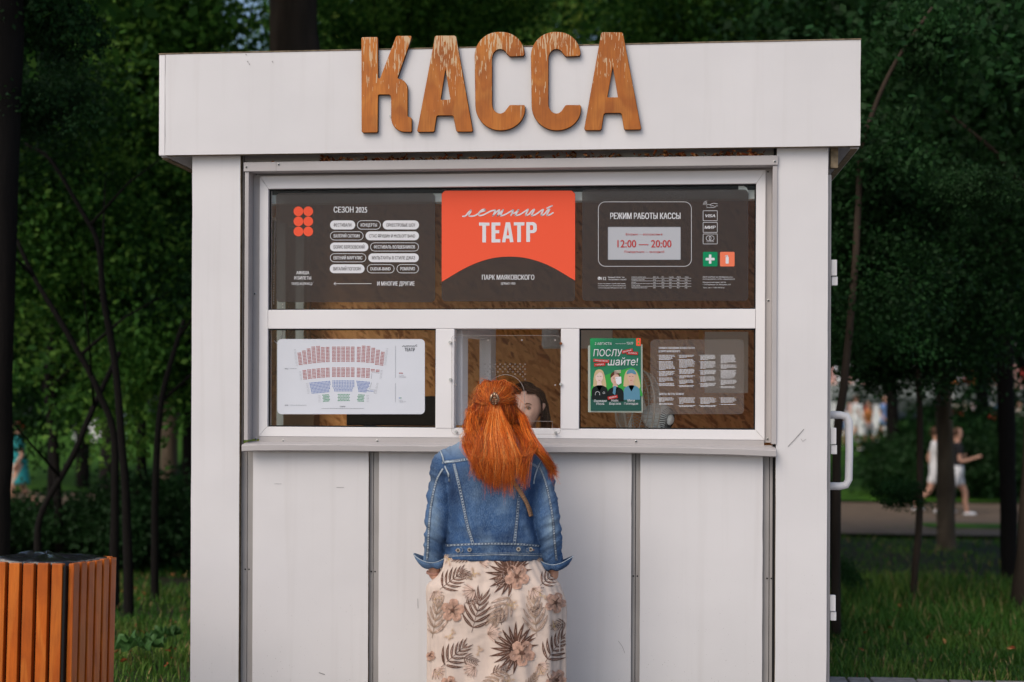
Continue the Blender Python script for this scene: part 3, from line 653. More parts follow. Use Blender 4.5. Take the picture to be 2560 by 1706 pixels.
# season notice
b1 = board('season_notice', 690, 483, 1088, 756, 11, 'brown_film', 'translucent brown film notice headed СЕЗОН 2025 with rounded name badges and six orange discs', 'notice', 0)
pr = Print(BYO-.0012, ['print_white', 'print_red', 'print_dark'])
for i, cy in enumerate((387, 496, 606)):
    for cx in (462, 569): pr.circ(*Z1(cx, cy), 12.2, 'print_red')
def zt(s, x0, x1, base, cap, m='print_white', bold=.02, layer=1): a, bb = Z1(x0, base); c, _ = Z1(x1, base); pr.text(s, a, c, bb, cap/4.356, m, bold, layer)
zt('СЕЗОН 2025', 847, 1210, 400, 64, bold=.035)
rows = [(486, 584, [('ФЕСТИВАЛИ', 807, 1080, 1), ('КОНЦЕРТЫ', 1101, 1358, 0), ('ОРКЕСТРОВЫЕ ШОУ', 1380, 1775, 1)]), (606, 702, [('ВАЛЕРИЙ СЮТКИН', 807, 1170, 0), ('СТАС ЯРУШИН И MUЗLOFT BAND', 1193, 1775, 1)]),
        (727, 822, [('БОРИС БЕРЕЗОВСКИЙ', 806, 1223, 1), ('ФЕСТИВАЛЬ ВОЛШЕБНИКОВ', 1244, 1773, 0)]), (845, 940, [('ЕВГЕНИЙ МАРГУЛИС', 806, 1200, 0), ('МУЛЬТХИТЫ В СТИЛЕ ДЖАЗ', 1223, 1773, 1)]), (964, 1060, [('ВИТАЛИЙ ПОГОСЯН', 803, 1182, 1), ('DUDUK-BAND', 1208, 1507, 0), ('РОМАРИО', 1532, 1772, 0)])]
for y0, y1, its in rows:
    for s, x0, x1, fill in its:
        a, bb = Z1(x0, y0), Z1(x1, y1); pr.rr(a[0], a[1], bb[0], bb[1], (bb[1]-a[1])/2-.1, 'print_white', line=0 if fill else 1.2)
        zt(s, x0+40, x1-42, (y0+y1)/2+18, 36, 'print_dark' if fill else 'print_white', .01 if fill else .03, 1)
zt('АФИША', 440, 578, 1073, 36, bold=.03); zt('И БИЛЕТЫ', 418, 600, 1129, 36, bold=.03); zt('театр.ецпкио.рф', 385, 636, 1187, 34, bold=.01); zt('И МНОГИЕ ДРУГИЕ', 1321, 1727, 1196, 46, bold=.035)
pr.stroke([Z1(850, 1175), Z1(1258, 1174)], 1.2, 'print_white'); pr.stroke([Z1(868, 1157), Z1(848, 1175), Z1(868, 1192)], 1.2, 'print_white')
pr.build('print', b1)
# middle notice
Z2 = lambda x, y: (1080+x/4.355, 440+y/4.355)
b2 = board('theatre_notice', 1104, 477, 1438, 754, 10, 'brown_film', 'bright orange red notice reading ТЕАТР over a dark arch, middle of the top pane', 'notice', 0)
pr = Print(BYO-.0012, ['print_white', 'print_red'])
top = [Z2(x, y) for x, y in ((104, 1158),)]+[Z2(104+a, 220-0) for a in (0,)]
arcp = [Z2(*q) for q in [tuple(v) for v in catmull([(1560, 1142), (1290, 985), (1060, 903), (845, 880), (620, 905), (380, 995), (104, 1155)], 24)]]
up_ = rrect(1104, 477, 1438, 700, 10); up_ = [q for q in up_ if q[1] < 600]
# orange field as a fan of quads between the top edge and the arch
N = 40
for k in range(N):
    xa, xb = 1104.2+333.6*k/N, 1104.2+333.6*(k+1)/N
    def ty(x):
        d = min(x-1104, 1438-x); return 477+(10-math.sqrt(max(0, 100-(10-d)**2)) if d < 10 else 0)
    def by(x):
        xs = [q[0] for q in arcp][::-1]; ys = [q[1] for q in arcp][::-1]; return float(np.interp(x, xs, ys))
    pr.poly([(xa, ty(xa)), (xb, ty(xb)), (xb, by(xb)), (xa, by(xa))], 'print_red')
def z2(pts): return [Z2(*q) for q in pts]
L = 1
script = [[(335, 441), (365, 436), (400, 395), (424, 374), (418, 400), (400, 428), (420, 440), (470, 432), (530, 395), (575, 378), (575, 366), (545, 372), (510, 405), (515, 432), (560, 425), (640, 385), (694, 372)],
          [(694, 372), (668, 425), (664, 434), (700, 395), (735, 372), (715, 425), (712, 434), (750, 395), (775, 370), (748, 425), (752, 436), (800, 420), (860, 385), (888, 370)],
          [(888, 370), (860, 432)], [(868, 412), (910, 400), (944, 370), (910, 425), (915, 432), (960, 420), (1015, 385), (1047, 366), (1022, 418), (1026, 432), (1060, 415), (1090, 380), (1115, 368), (1085, 425), (1092, 434), (1130, 420), (1180, 385), (1212, 368), (1190, 418), (1196, 432), (1230, 410), (1258, 375), (1280, 366), (1252, 420), (1258, 432), (1290, 420), (1318, 402)],
          [(1252, 352), (1308, 326)]]
for s in script: pr.pen(z2([tuple(v) for v in catmull(s, len(s)*5)]), 3.5, 'print_white', L)
def zp(pts): pr.poly(z2(pts), 'print_white', L)
zp([(512, 508), (626, 510), (626, 543), (588, 543), (588, 726), (548, 726), (548, 543), (512, 543)])
zp([(648, 508), (744, 508), (744, 542), (690, 542), (690, 592), (732, 592), (732, 626), (690, 626), (690, 690), (744, 690), (744, 726), (648, 726)])
pr.shape([z2([(803, 506), (850, 506), (888, 722), (849, 724), (843, 683), (806, 683), (799, 724), (762, 724)]), z2([(826, 560), (812, 648), (839, 648)])], 'print_white', L)
zp([(890, 506), (1006, 506), (1006, 541), (968, 541), (968, 722), (928, 722), (928, 541), (890, 541)])
zp([(1027, 504), (1067, 504), (1067, 720), (1027, 720)])
po = [(1067, 504), (1095, 504)]+arc(1095, 548, 46, 44, -88, 0, 5)+arc(1095, 582, 46, 42, 0, 88, 5)+[(1067, 624)]; pi = [(1067, 538), (1090, 538)]+arc(1090, 556, 12, 18, -88, 0, 5)+arc(1090, 575, 12, 16, 0, 88, 5)+[(1067, 591)]
for k in range(len(po)-1): zp([po[k], po[k+1], pi[k+1], pi[k]])
a, bb = Z2(545, 1133), Z2(1113, 1133); pr.text('ПАРК МАЯКОВСКОГО', a[0], bb[0], a[1]-.4, 12.3, 'print_white', .03)
a, bb = Z2(752, 1184), Z2(906, 1184); pr.text('ЦПКиО 1933', a[0], bb[0], a[1], 5.6, 'print_white', .03)
pr.build('print', b2)
# opening hours notice
mat('card_grey', (.46, .47, .50), .5)
Z3 = lambda x, y: (1440+x/4.356, 440+y/4.356)
b3 = board('opening_hours_notice', 1455, 474, 1871, 753, 11, 'brown_film', 'translucent brown film notice headed РЕЖИМ РАБОТЫ КАССЫ with the opening hours card and payment symbols', 'notice', 0)
pr = Print(BYO-.0012, ['print_white', 'text_red', 'print_green', 'print_orange', 'print_grey', 'card_grey', 'print_dark'])
def zt(s, x0, x1, base, cap, m='print_white', bold=.02, layer=1, shear=0): a, bb = Z3(x0, base); c, _ = Z3(x1, base); pr.text(s, a, c, bb, cap/4.356, m, bold, layer, shear)
def zr(x0, y0, x1, y1, r, m, line=0, layer=0): a, bb = Z3(x0, y0), Z3(x1, y1); pr.rr(a[0], a[1], bb[0], bb[1], r, m, line, layer)
zr(241, 281, 1259, 988, 18, 'print_white', 1.1); zt('РЕЖИМ РАБОТЫ КАССЫ', 374, 1137, 470, 68, bold=.035)
zr(347, 556, 1140, 915, 2, 'card_grey'); zr(347, 556, 1140, 915, 2, 'print_grey', .8, 1)
zt('Вторник — воскресенье', 543, 941, 648, 24, 'text_red', 0, 2); zt('12:00 — 20:00', 452, 1038, 779, 84, 'text_red', .02, 2); zt('Понедельник — выходной', 527, 960, 838, 24, 'text_red', 0, 2)
for y0 in (378, 505, 631): zr(1382, y0, 1541, y0+113, 2.2, 'print_white', 1.0)
zt('VISA', 1410, 1516, 451, 33, bold=.05, shear=.25); zt('МИР', 1402, 1519, 577, 33, bold=.06, shear=.12)
pr.circ(*Z3(1444, 680), 6.7, 'print_white', 1.0); pr.circ(*Z3(1477, 680), 6.7, 'print_white', 1.0); zt('mastercard', 1422, 1500, 721, 9, bold=.02)
zr(1382, 828, 1541, 987, 3, 'print_green'); zr(1568, 828, 1727, 987, 3, 'print_orange')
zr(1447, 857, 1474, 957, 1, 'print_white', 0, 1); zr(1411, 893, 1510, 921, 1, 'print_white', 0, 2)
zr(1630, 880, 1663, 957, 2, 'print_white', 0, 1); zr(1640, 862, 1655, 885, 1, 'print_white', 0, 2); pr.stroke([Z3(1652, 866), Z3(1632, 868), Z3(1622, 878)], 1.3, 'print_white', 2)
for r_ in (4, 7, 10): pr.stroke([(Z3(1428, 318)[0]+r_*math.cos(R(a)), Z3(1428, 318)[1]+r_*math.sin(R(a))) for a in range(185, 271, 14)], .8, 'print_white', 1)
pr.stroke([Z3(*q) for q in ((1470, 312), (1424, 312), (1424, 346), (1485, 346))], .8, 'print_white', 1); pr.stroke([Z3(*q) for q in ((1545, 306), (1500, 298), (1475, 305), (1458, 322), (1470, 330), (1490, 322), (1510, 335), (1500, 348), (1480, 345))], .9, 'print_white', 1); pr.stroke([Z3(*q) for q in ((1510, 345), (1530, 325), (1545, 330))], .9, 'print_white', 1)
pr.circ(*Z3(254, 1116), 4, 'print_white'); pr.stroke([Z3(245, 1108), Z3(250, 1120), Z3(263, 1125)], 1.2, 'print_dark', 2)
zt('112', 278, 328, 1135, 36, bold=.04); zt('Единый телефон', 349, 526, 1112, 16, bold=.02); zt('экстренных служб', 349, 548, 1136, 16, bold=.02)
for i, s in enumerate(('Вызов экстренных служб через номер', '112 возможен при заблокированной', 'и отсутствующей SIM-карте в телефоне')): zt(s, 241, 538+i*3, 1179+i*23, 11)
tb = [('Оператор сотовой связи', 'Мегафон', 'МТС', 'Билайн', 'Мотив', 'Tele2'), ('Пожарные и спасатели', '010', '010', '001', '901', '010'), ('Полиция', '020', '020', '002', '902', '020'), ('Скорая помощь', '030', '030', '003', '903', '030'), ('Аварийная газовая служба', '004', '040', '004', '904', '040')]
for i, rw in enumerate(tb):
    y = 1107+i*29.3
    for j, s in enumerate(rw): x0 = (604, 841, 934, 1014, 1099, 1185)[j]; zt(s, x0, x0+(7.1*len(s) if j == 0 else (9 if i else 8)*len(s)), y, 11, bold=.01)
    if i: pr.stroke([Z3(604, y-21), Z3(1255, y-21)], .6, 'print_white')
for s, y, x1 in (('МАУК «ЕЦПКиО им. В.В.Маяковского»', 1108, 1708), ('ИНН 6662087597, ОГРН 1026605422678', 1132, 1728), ('Юридический адрес: 620100,', 1166, 1635), ('г. Екатеринбург, ул. Мичурина, 230', 1190, 1684), ('Телефон: + 7 900 198 50 66', 1224, 1616)): zt(s, 1382, x1, y, 13, bold=.01)
pr.build('print', b3)
# little folded label behind the top right corner
tab = prism('paper_tab', [w2([(1846, 463), (1858, 464), (1867, 470), (1871, 480), (1871, 486), (1846, 486)], .096)], .096, .001, .0002, MT['grey_green'], None, 0)
tag(tab, 'small grey green paper tab behind the top right corner of the hours notice', 'paper')
# seating plan
Z4 = lambda x, y: (640+x/4.356, 780+y/4.356)
b4 = board('seating_plan', 693, 848, 1062, 1036, 11, 'poster_white', 'white seating plan with red, blue and green seat rows', 'notice', 0)
pr = Print(BYO-.0012, ['print_black', 'seat_red', 'seat_blue', 'seat_green', 'print_grey'])
def zt4(s, x0, x1, base, cap, m='print_black', bold=.02, rot=0): a, bb = Z4(x0, base); c, _ = Z4(x1, base); pr.text(s, a, c, bb, cap/4.356, m, bold, 1, 0, rot)
def dots(x, y, n, dx, m, r=6.0, ang=0):
    for k in range(n): a, bb = Z4(x+dx*k*math.cos(ang), y+dx*k*math.sin(ang)); pr.circ(a, bb, r/4.356, m, n=7)
def block(cx, ytop, ybot, pitch=15.4, ang=0.0, m='seat_red'):
    n = int(round((ybot-ytop)/pitch))+1
    for i in range(n):
        y = ytop+i*pitch; xo = -(y-ybot)*0; dots(cx-15+(ybot-y)*math.tan(ang)*-1, y, 3, 14, m, 5.6, -ang*.5)
# upper fan: (x at bottom, top y, bottom y, lean)
for x, t0, t1, a in ((488, 450, 578, .13), (538, 428, 570, .11), (587, 405, 562, .09), (636, 384, 556, .07), (685, 378, 552, .05), (733, 390, 549, .035), (783, 387, 547, .02), (849, 384, 545, 0), (900, 384, 545, 0), (950, 384, 545, 0), (1001, 384, 545, 0), (1053, 384, 545, 0), (1117, 387, 547, -.02), (1167, 374, 549, -.035), (1217, 378, 552, -.05), (1267, 397, 558, -.07), (1317, 418, 565, -.09), (1367, 440, 572, -.11),
                     (537, 640, 737, .1), (587, 633, 729, .085), (636, 627, 724, .07), (685, 622, 719, .05), (733, 618, 716, .035), (783, 615, 713, .02), (849, 611, 708, 0), (900, 611, 708, 0), (950, 611, 708, 0), (1001, 611, 708, 0), (1053, 611, 708, 0), (1117, 614, 713, -.02), (1167, 617, 716, -.035), (1217, 620, 719, -.05), (1273, 628, 643, -.05), (1325, 635, 650, -.05)):
    block(x, t0, t1, ang=a)
for i in range(8):
    y = 776+i*15.6; dots(588+i*3.2, y, 15-(i > 2)-(i > 5), 15.2, 'seat_blue', 5.6, -.09)
    y = 752+i*15.6; n = 14 if i < 5 else 13 if i < 6 else 12; dots(951-(n-1)*8.7, y, n, 17.4 if n == 14 else 17, 'seat_blue', 5.6)
    dots(1099+i*3.2, 756+i*15.6, 10-(i*5)//8, 15, 'seat_blue', 5.6, .08)
dots(1210, 860, 5, 16, 'seat_blue', 5.6, .07)
for i in range(5):
    dots(728+(i % 2)*8+i*1.5, 908+i*16.5, 5, 14.5, 'seat_green', 5.8, -.08); dots(895+(i % 2)*8, 900+i*16.5, 8-(i % 2), 17, 'seat_green', 5.8); dots(1120-(i % 2)*8-i*2, 904+i*16.5, 5, 14.5, 'seat_green', 5.8, .06)
for q in ([(366, 618), (443, 618)], [(366, 1016), (553, 1017)], [(712, 1052), (1178, 1053)], [(1519, 370), (1519, 720)], [(1518, 776), (1518, 984)], [(1255, 730), (1263, 659), (1343, 668)], [(1258, 770), (1236, 843), (1292, 850), (1284, 888)]):
    pr.stroke([Z4(*a) for a in q], .7, 'print_grey')
zt4('ВХОД', 315, 350, 624, 10); zt4('ВХОД', 315, 350, 1022, 10); zt4('СЦЕНА', 915, 972, 1036, 11); zt4('ТЕАТР', 1619, 1727, 428, 36, bold=.02)
for i, (x, y) in enumerate([(411+i*2.2, 413+i*15.6) for i in range(12)]+[(1417-i*2.2, 405+i*15.6) for i in range(12)]+[(470+i*2, 652+i*15) for i in range(7)]+[(1357-i*2, 642+i*15) for i in range(7)]+[(547+i*2, 782+i*15.6) for i in range(8)]+[(1312-i*3, 780+i*15.6) for i in range(8)]+[(679, 918+i*16.5) for i in range(5)]+[(1206, 914+i*16.5) for i in range(5)]):
    zt4('ряд', x, x+22, y, 6, 'print_grey', 0)
sc = [(1588, 378), (1600, 376), (1612, 366), (1612, 377), (1632, 374), (1640, 366), (1632, 376), (1652, 370), (1650, 377), (1664, 367), (1668, 377), (1684, 368), (1684, 377), (1700, 368), (1702, 377), (1718, 368), (1720, 377), (1740, 367), (1742, 376), (1755, 372)]
pr.stroke([Z4(*v) for v in catmull(sc, 60)], .9, 'print_black', 1); pr.stroke([Z4(1738, 362), Z4(1752, 358)], .9, 'print_black', 1)
dots(1564, 668, 3, 14.5, 'seat_red', 6); dots(1562, 938, 1, 14, 'seat_blue', 6); dots(1577, 938, 1, 14, 'seat_green', 6)
zt4('скамейка', 1557, 1610, 699, 7, 'print_grey'); zt4('трёхместная', 1557, 1632, 713, 7, 'print_grey'); zt4('стулья', 1557, 1595, 967, 7, 'print_grey'); zt4('одноместные', 1557, 1634, 982, 7, 'print_grey')
pr.build('print', b4)
# rules notice on clear film
Z6 = lambda x, y: (1420+x/4.126, 780+y/4.126)
b6 = board('rules_notice', 1626, 849, 1860, 1036, 11, 'clear_film', 'clear film notice of small white rules text at lower right of the window', 'notice', 0)
pr = Print(BYO-.0012, ['print_white'])
def zt6(s, x0, x1, base, cap, bold=.03): a, bb = Z6(x0, base); c, _ = Z6(x1, base); pr.text(s, a, c, bb, cap/4.126, 'print_white', bold)
zt6('ПРАВИЛА ПОСЕЩЕНИЯ ЛЕТНЕГО ТЕАТРА', 937, 1308, 384, 21); zt6('В ПАРКЕ МАЯКОВСКОГО', 937, 1156, 417, 21); zt6('БИЛЕТЫ: ЛЬГОТЫ, ВОЗВРАТ', 940, 1197, 858, 21)
rr_ = random.Random(5)
for x0, wdt in ((938, 165), (1148, 165), (1366, 165), (1576, 165)):
    for ya, yb in ((448, 785), (888, 985 if x0 < 1500 else 962)):
        y = ya; para = 0; lim = yb-rr_.choice([0, 12, 24])
        while y < lim:
            if para <= 0: para = rr_.randint(3, 8); ln = 1; pr.stroke([Z6(x0-14, y), Z6(x0-8, y)], 1.0, 'print_white')
            para -= 1; l = wdt*rr_.uniform(.82, 1.0) if para else wdt*rr_.uniform(.25, .8); x = x0
            while x < x0+l:
                wl = rr_.uniform(8, 34); e = min(x+wl, x0+l); pr.stroke([Z6(x, y), Z6(e, y)], 1.25, 'print_white'); x = e+4
            y += 11.2
            if para == 0: y += 11
pr.build('print', b6)
# event poster in its pocket
mat('poster_green', (0.0, 0.30, 0.08), .4, vscale=5, col2=(0.0, 0.13, 0.07)); mat('poster_lime', (0.02, 0.33, 0.04), .4); mat('poster_teal', (0.0, 0.07, 0.05), .4); mat('poster_skin', (0.62, 0.40, 0.31), .5); mat('poster_skin_pale', (0.72, 0.55, 0.48), .5)
mat('poster_blonde', (0.55, 0.42, 0.24), .5); mat('poster_brown', (0.09, 0.035, 0.015), .5); mat('poster_black', (0.008, 0.012, 0.012), .5); mat('poster_blue', (0.10, 0.25, 0.35), .5); mat('pocket', (0.38, 0.42, 0.36), .4)
b5 = empty('event_poster', (*P(1538, 1031, BYO)[:1], BYO, P(1538, 1031, BYO)[1]), 'green event poster with three portraits and white lettering ПОСЛУШАЙТЕ in a clear pocket', 'poster')
prism('pocket', [w2([(1470, 864), (1606, 861), (1607, 1032), (1470, 1031)], BYO)], BYO, .0012, .0002, MT['pocket'], b5, 0)
prism('sheet', [w2([(1475, 846), (1602, 846), (1602.5, 1027.5), (1476.5, 1027.5)], BYO-.0025)], BYO-.0025, .001, .0002, MT['poster_green'], b5, 0)
pr = Print(BYO-.0032, ['print_white', 'text_red', 'poster_lime', 'poster_teal', 'poster_skin', 'poster_skin_pale', 'poster_blonde', 'poster_brown', 'poster_black', 'poster_blue', 'print_red'])
def q6(pts): return [Z6(*q) for q in pts]
def zt6(s, x0, x1, base, cap, m='print_white', bold=.0, shear=0, rot=0, layer=4): a, bb = Z6(x0, base); c, _ = Z6(x1, base); pr.text(s, a, c, bb, cap/4.126, m, bold, layer, shear, rot)
pr.poly(q6(catmull([(232, 860), (240, 780), (300, 700), (420, 640), (560, 600), (660, 575), (720, 620), (751, 720), (753, 800), (753, 880), (500, 900), (232, 890)], 30)), 'poster_lime')
pr.poly(q6([(234, 868), (753, 868), (756, 1021), (236, 1021)]), 'poster_teal', 1)
# plain stand-in figures
def fig(cx, cy, fw, fh, hair, skin, top, hw, long=True, cap=None):
    if long: pr.poly(q6(catmull([(cx-hw, cy+95), (cx-hw*.9, cy), (cx-hw*.6, cy-62), (cx, cy-78), (cx+hw*.6, cy-62), (cx+hw*.95, cy), (cx+hw*1.15, cy+110), (cx+hw*.3, cy+120)], 26)), hair, 1)
    pr.poly(q6(catmull([(cx-78, cy+235), (cx-75, cy+130), (cx-40, cy+95), (cx, cy+85), (cx+45, cy+92), (cx+85, cy+130), (cx+90, cy+235)], 20)), top, 2)
    pr.poly(q6([(cx-20, cy+30), (cx+18, cy+30), (cx+30, cy+100), (cx+2, cy+150), (cx-26, cy+100)]), skin, 2)
    a, bb = Z6(cx, cy); pr.circ(a, bb, fw/4.126, skin, ry=fh/4.126, layer=3)
    if cap: pr.poly(q6(catmull([(cx-fw-8, cy-28), (cx-fw, cy-60), (cx, cy-84), (cx+fw, cy-60), (cx+fw+8, cy-26), (cx, cy-40)], 16)), cap, 4)
    else: pr.poly(q6(catmull([(cx-fw-4, cy-8), (cx-fw, cy-50), (cx, cy-76), (cx+fw, cy-52), (cx+fw+6, cy-5), (cx+fw-8, cy-38), (cx, cy-50)], 18)), hair, 4)
    for s in (-1, 1): pr.stroke([Z6(cx+s*15-8, cy-6), Z6(cx+s*15+8, cy-6)], .8, 'poster_black', 5)
    pr.stroke([Z6(cx-9, cy+34), Z6(cx+9, cy+34)], 1.0, 'text_red', 5)
fig(322, 672, 40, 54, 'poster_blonde', 'poster_skin_pale', 'poster_black', 62); fig(486, 690, 44, 60, 'poster_brown', 'poster_skin', 'poster_black', 44, long=False); fig(652, 672, 40, 54, 'poster_blonde', 'poster_skin', 'poster_blue', 80, cap='poster_blue')
pr.poly(q6([(488, 672), (548, 668), (552, 735), (520, 755), (496, 735)]), 'print_white', 5); pr.poly(q6([(470, 765), (500, 765), (486, 860), (462, 840)]), 'poster_blue', 3)
for y in (610, 622, 634): pr.stroke([Z6(478, y), Z6(545, y-8)], 1.4, 'poster_skin_pale', 5)
zt6('2 АВГУСТА', 275, 449, 341, 26, shear=.2); zt6('ТЕАТР', 604, 672, 338, 26, bold=.01); zt6('летний', 484, 596, 333, 9, shear=.4)
pr.poly(q6([(703, 271), (751, 271), (751, 353), (703, 350)]), 'print_red', 1)
for q in ((727, 290), (727, 325)): pr.poly(q6([(q[0], q[1]-13), (q[0]+10, q[1]), (q[0], q[1]+13), (q[0]-10, q[1])]), 'poster_lime', 2)
zt6('ПОСЛУ', 262, 560, 458, 72, shear=.12); zt6('шайте!', 410, 722, 552, 78, shear=.12)
for (x0, y0, x1, y1, s) in ((556, 418, 668, 392, 'ДЖАЗОВЫЙ'), (605, 424, 722, 430, 'ФЕСТИВАЛЬ'), (262, 500, 424, 512, 'ПАРК МАЯКОВСКОГО'), (270, 548, 384, 540, '+ EVERJAZZ'), (410, 892, 512, 872, 'ХЕДЛАЙНЕРЫ')):
    pr.stroke([Z6(x0, y0), Z6(x1, y1)], 7.6, 'text_red', 5); ang = -math.atan2(y1-y0, x1-x0); a, bb = Z6(x0+14, y0+6+(y1-y0)*.1); c = Z6(x1-12, y0)[0]; pr.text(s, a, c, bb, 3.4, 'print_white', .02, 6, 0, ang)
for s, x0, x1, y in (('Варвара', 267, 397, 930), ('Убель', 290, 376, 960), ('Найк', 445, 522, 926), ('Борзов', 425, 545, 958), ('Меги', 613, 689, 926), ('Гогитидзе', 578, 722, 958)): zt6(s, x0, x1, y, 24, bold=.005, shear=.15)
pr.stroke([Z6(282, 860), Z6(284, 835), Z6(304, 822), Z6(324, 835), Z6(327, 860)], .9, 'print_white', 4, 12); pr.circ(*Z6(370, 835), 2.8, 'print_white', .7, 4)
pr.build('print', b5)

# ------------------------------------------------------------------ things inside the kiosk
o = pbox('computer_monitor', 866, 990, 1120, 1066, .42, .03, MT['gasket'], None, .006); o.name = 'monitor_back'
m0 = empty('computer_monitor', (-.75, .45, gz0-.03), 'black flat computer monitor standing behind the seating plan pane', 'monitor'); o.parent = m0; o.matrix_parent_inverse = WINV[m0.name]
box('stand', -.78, -.72, .46, .50, gz0-.03, gz0+.06, MT['gasket'], m0, .004)
bg_ = box('paper_bag', *[P(708, 1000, .5)[0], P(785, 1000, .5)[0]], .5, .62, P(740, 1075, .5)[1], P(740, 1036, .5)[1], mat('kraft', (.42, .27, .15), .8, var=.1), None, .004)
tag(bg_, 'pale brown cardboard box behind the lower left corner of the window', 'box')
mat('paper', (.80, .78, .74), .7); mat('plastic_bag', (.50, .46, .42), .3, bump=.8, bscale=30)
def wall_paper(name, px0, py0, px1, py1, Y, label, m='paper', cat='notice'):
    o = pbox(name, px0, py0, px1, py1, Y, .002, MT[m], None, 0); r = empty(name, o.bound_box[0], label, cat); o.name = 'sheet'; o.parent = r; o.matrix_parent_inverse = WINV[r.name]; r.name = name; return r
n1 = wall_paper('wall_notice', 1380, 770, 1531, 872, BY-.006, 'white paper notice on the inside wall behind the green poster')
pr = Print(BY-.0075, ['print_black']); pr.text('МАЯКОВСКОГО', 1419, 1505, 835, 8, 'print_black', .03); pr.text('ул. Мичурина', 1440, 1500, 851, 5, 'print_black', .02); pr.text('8-03, 22', 1445, 1480, 862, 5, 'print_black', .02); pr.build('print', n1)
n2 = wall_paper('wall_chart', 1762, 830, 1870, 983, 1.2, 'pale chart hanging inside behind the right edge of the rules notice'); 
tg = pbox('yellow_ruler', 1747, 822, 1757, 850, 1.0, .01, mat('yellow_tape', (.6, .26, .04), .6), None, 0); tag(tg, 'narrow yellow strip hanging inside above the rules notice', 'strip')
def bag():
    bm = bmesh.new(); c = P3(1378, 800, .75); V = []
    n, m = 14, 12
    for j in range(m+1):
        t = j/m; z = P(1378, 770+102*t, .75)[1]; wd = .035+.015*t**.5; wd *= 1 if t < .93 else .8
        V.append([bm.verts.new((c.x+wd*math.cos(a)*(1+.12*noise.noise(Vector((a*2, z*30, 1)))), .75+.018*math.sin(a), z)) for a in [2*math.pi*k/n for k in range(n)]])
    for j in range(m):
        for k in range(n): bm.faces.new((V[j][k], V[j][(k+1) % n], V[j+1][(k+1) % n], V[j+1][k]))
    bm.faces.new(V[0]); bm.faces.new(V[-1][::-1])
    o = bm_obj('plastic_bag', bm, MT['plastic_bag'], None, True); tag(o, 'crumpled pale plastic bag hanging inside at top right of the service opening', 'bag')
bag()
# table fan seen from behind
mat('fan_plastic', (.80, .85, .83), .3); mat('fan_wire', (.55, .50, .42), .35)
FN = empty('table_fan', P3(1640, 1085, .55), 'pale grey table fan seen from behind, its round cage behind the poster and rules notice', 'fan')
fc = P3(1598, 1018, .42); ax = (Vector((-.55, -.25, .02))).normalized()   # cage faces left
Mf = ax.to_track_quat('Z', 'Y').to_matrix().to_4x4(); Mf.translation = fc
bm = bmesh.new(); Rr = .175
for rr2, zz in ((Rr, .0), (Rr*.995, .03), (Rr*.93, .055), (Rr*.93, -.035), (Rr*.6, -.06), (Rr*.6, .075), (Rr*.3, -.07)):
    tube(bm, [Mf @ Vector((rr2*math.cos(a), rr2*math.sin(a), zz)) for a in np.linspace(0, 2*math.pi, 41)], .0022 if zz else .005, 5, False)
for k in range(60):
    a = 2*math.pi*k/60; d = Vector((math.cos(a), math.sin(a), 0))
    tube(bm, [Mf @ (d*r_+Vector((0, 0, z_))) for r_, z_ in ((.05, -.075), (.1, -.066), (Rr*.93, -.038), (Rr, 0), (Rr*.93, .055), (Rr*.5, .08), (.03, .085))], .0012, 3, False)
bm_obj('cage', bm, MT['fan_wire'], FN)
bm = bmesh.new()
for k in range(3):
    vs = []
    for rr2, da in ((.03, -.3), (.03, .3), (.15, .65), (.15, -.1)): a = 2*math.pi*k/3+da; vs.append(bm.verts.new(Mf @ Vector((rr2*math.cos(a), rr2*math.sin(a), .03+.02*da))))
    bm.faces.new(vs)
ob = bm_obj('blades', bm, MT['fan_plastic'], FN)
bm = bmesh.new()
mc = P3(1648, 1044, .40)
prof = [(.0, .075), (.02, .073), (.024, .065), (.045, .055), (.062, .03), (.066, 0), (.06, -.04), (.045, -.07), (.0, -.08)]
axm = Vector((.75, -.55, -.15)).normalized(); Mm = axm.to_track_quat('Z', 'Y').to_matrix().to_4x4(); Mm.translation = mc
rg = [[bm.verts.new(Mm @ Vector((r_*math.cos(2*math.pi*k/24), r_*math.sin(2*math.pi*k/24), z_))) for k in range(24)] for r_, z_ in prof[1:-1]]
for j in range(len(rg)-1):
    for k in range(24): bm.faces.new((rg[j][k], rg[j][(k+1) % 24], rg[j+1][(k+1) % 24], rg[j+1][k]))
bm.faces.new(rg[0]); bm.faces.new(rg[-1]); bmesh.ops.recalc_face_normals(bm, faces=bm.faces[:])
mh = bm_obj('motor_housing', bm, MT['fan_plastic'], FN, True)
bm = bmesh.new()
for k in range(30):
    a = 2*math.pi*k/30; tube(bm, [Mm @ Vector((r_*math.cos(a), r_*math.sin(a), z_+.0012)) for r_, z_ in ((.027, .0645), (.044, .0562), (.056, .0415))], .0017, 4)
bm_obj('vent_slot', bm, MT['dark_hole'], mh); bm = bmesh.new(); zb = gz0-.03
tube(bm, [(mc.x, mc.y+.02, zb+.03), (mc.x, mc.y+.02, mc.z-.05)], .02, 12); tube(bm, [(mc.x, mc.y+.02, zb), (mc.x, mc.y+.02, zb+.03)], [.09, .05], 20); bm_obj('stand', bm, MT['fan_plastic'], FN)
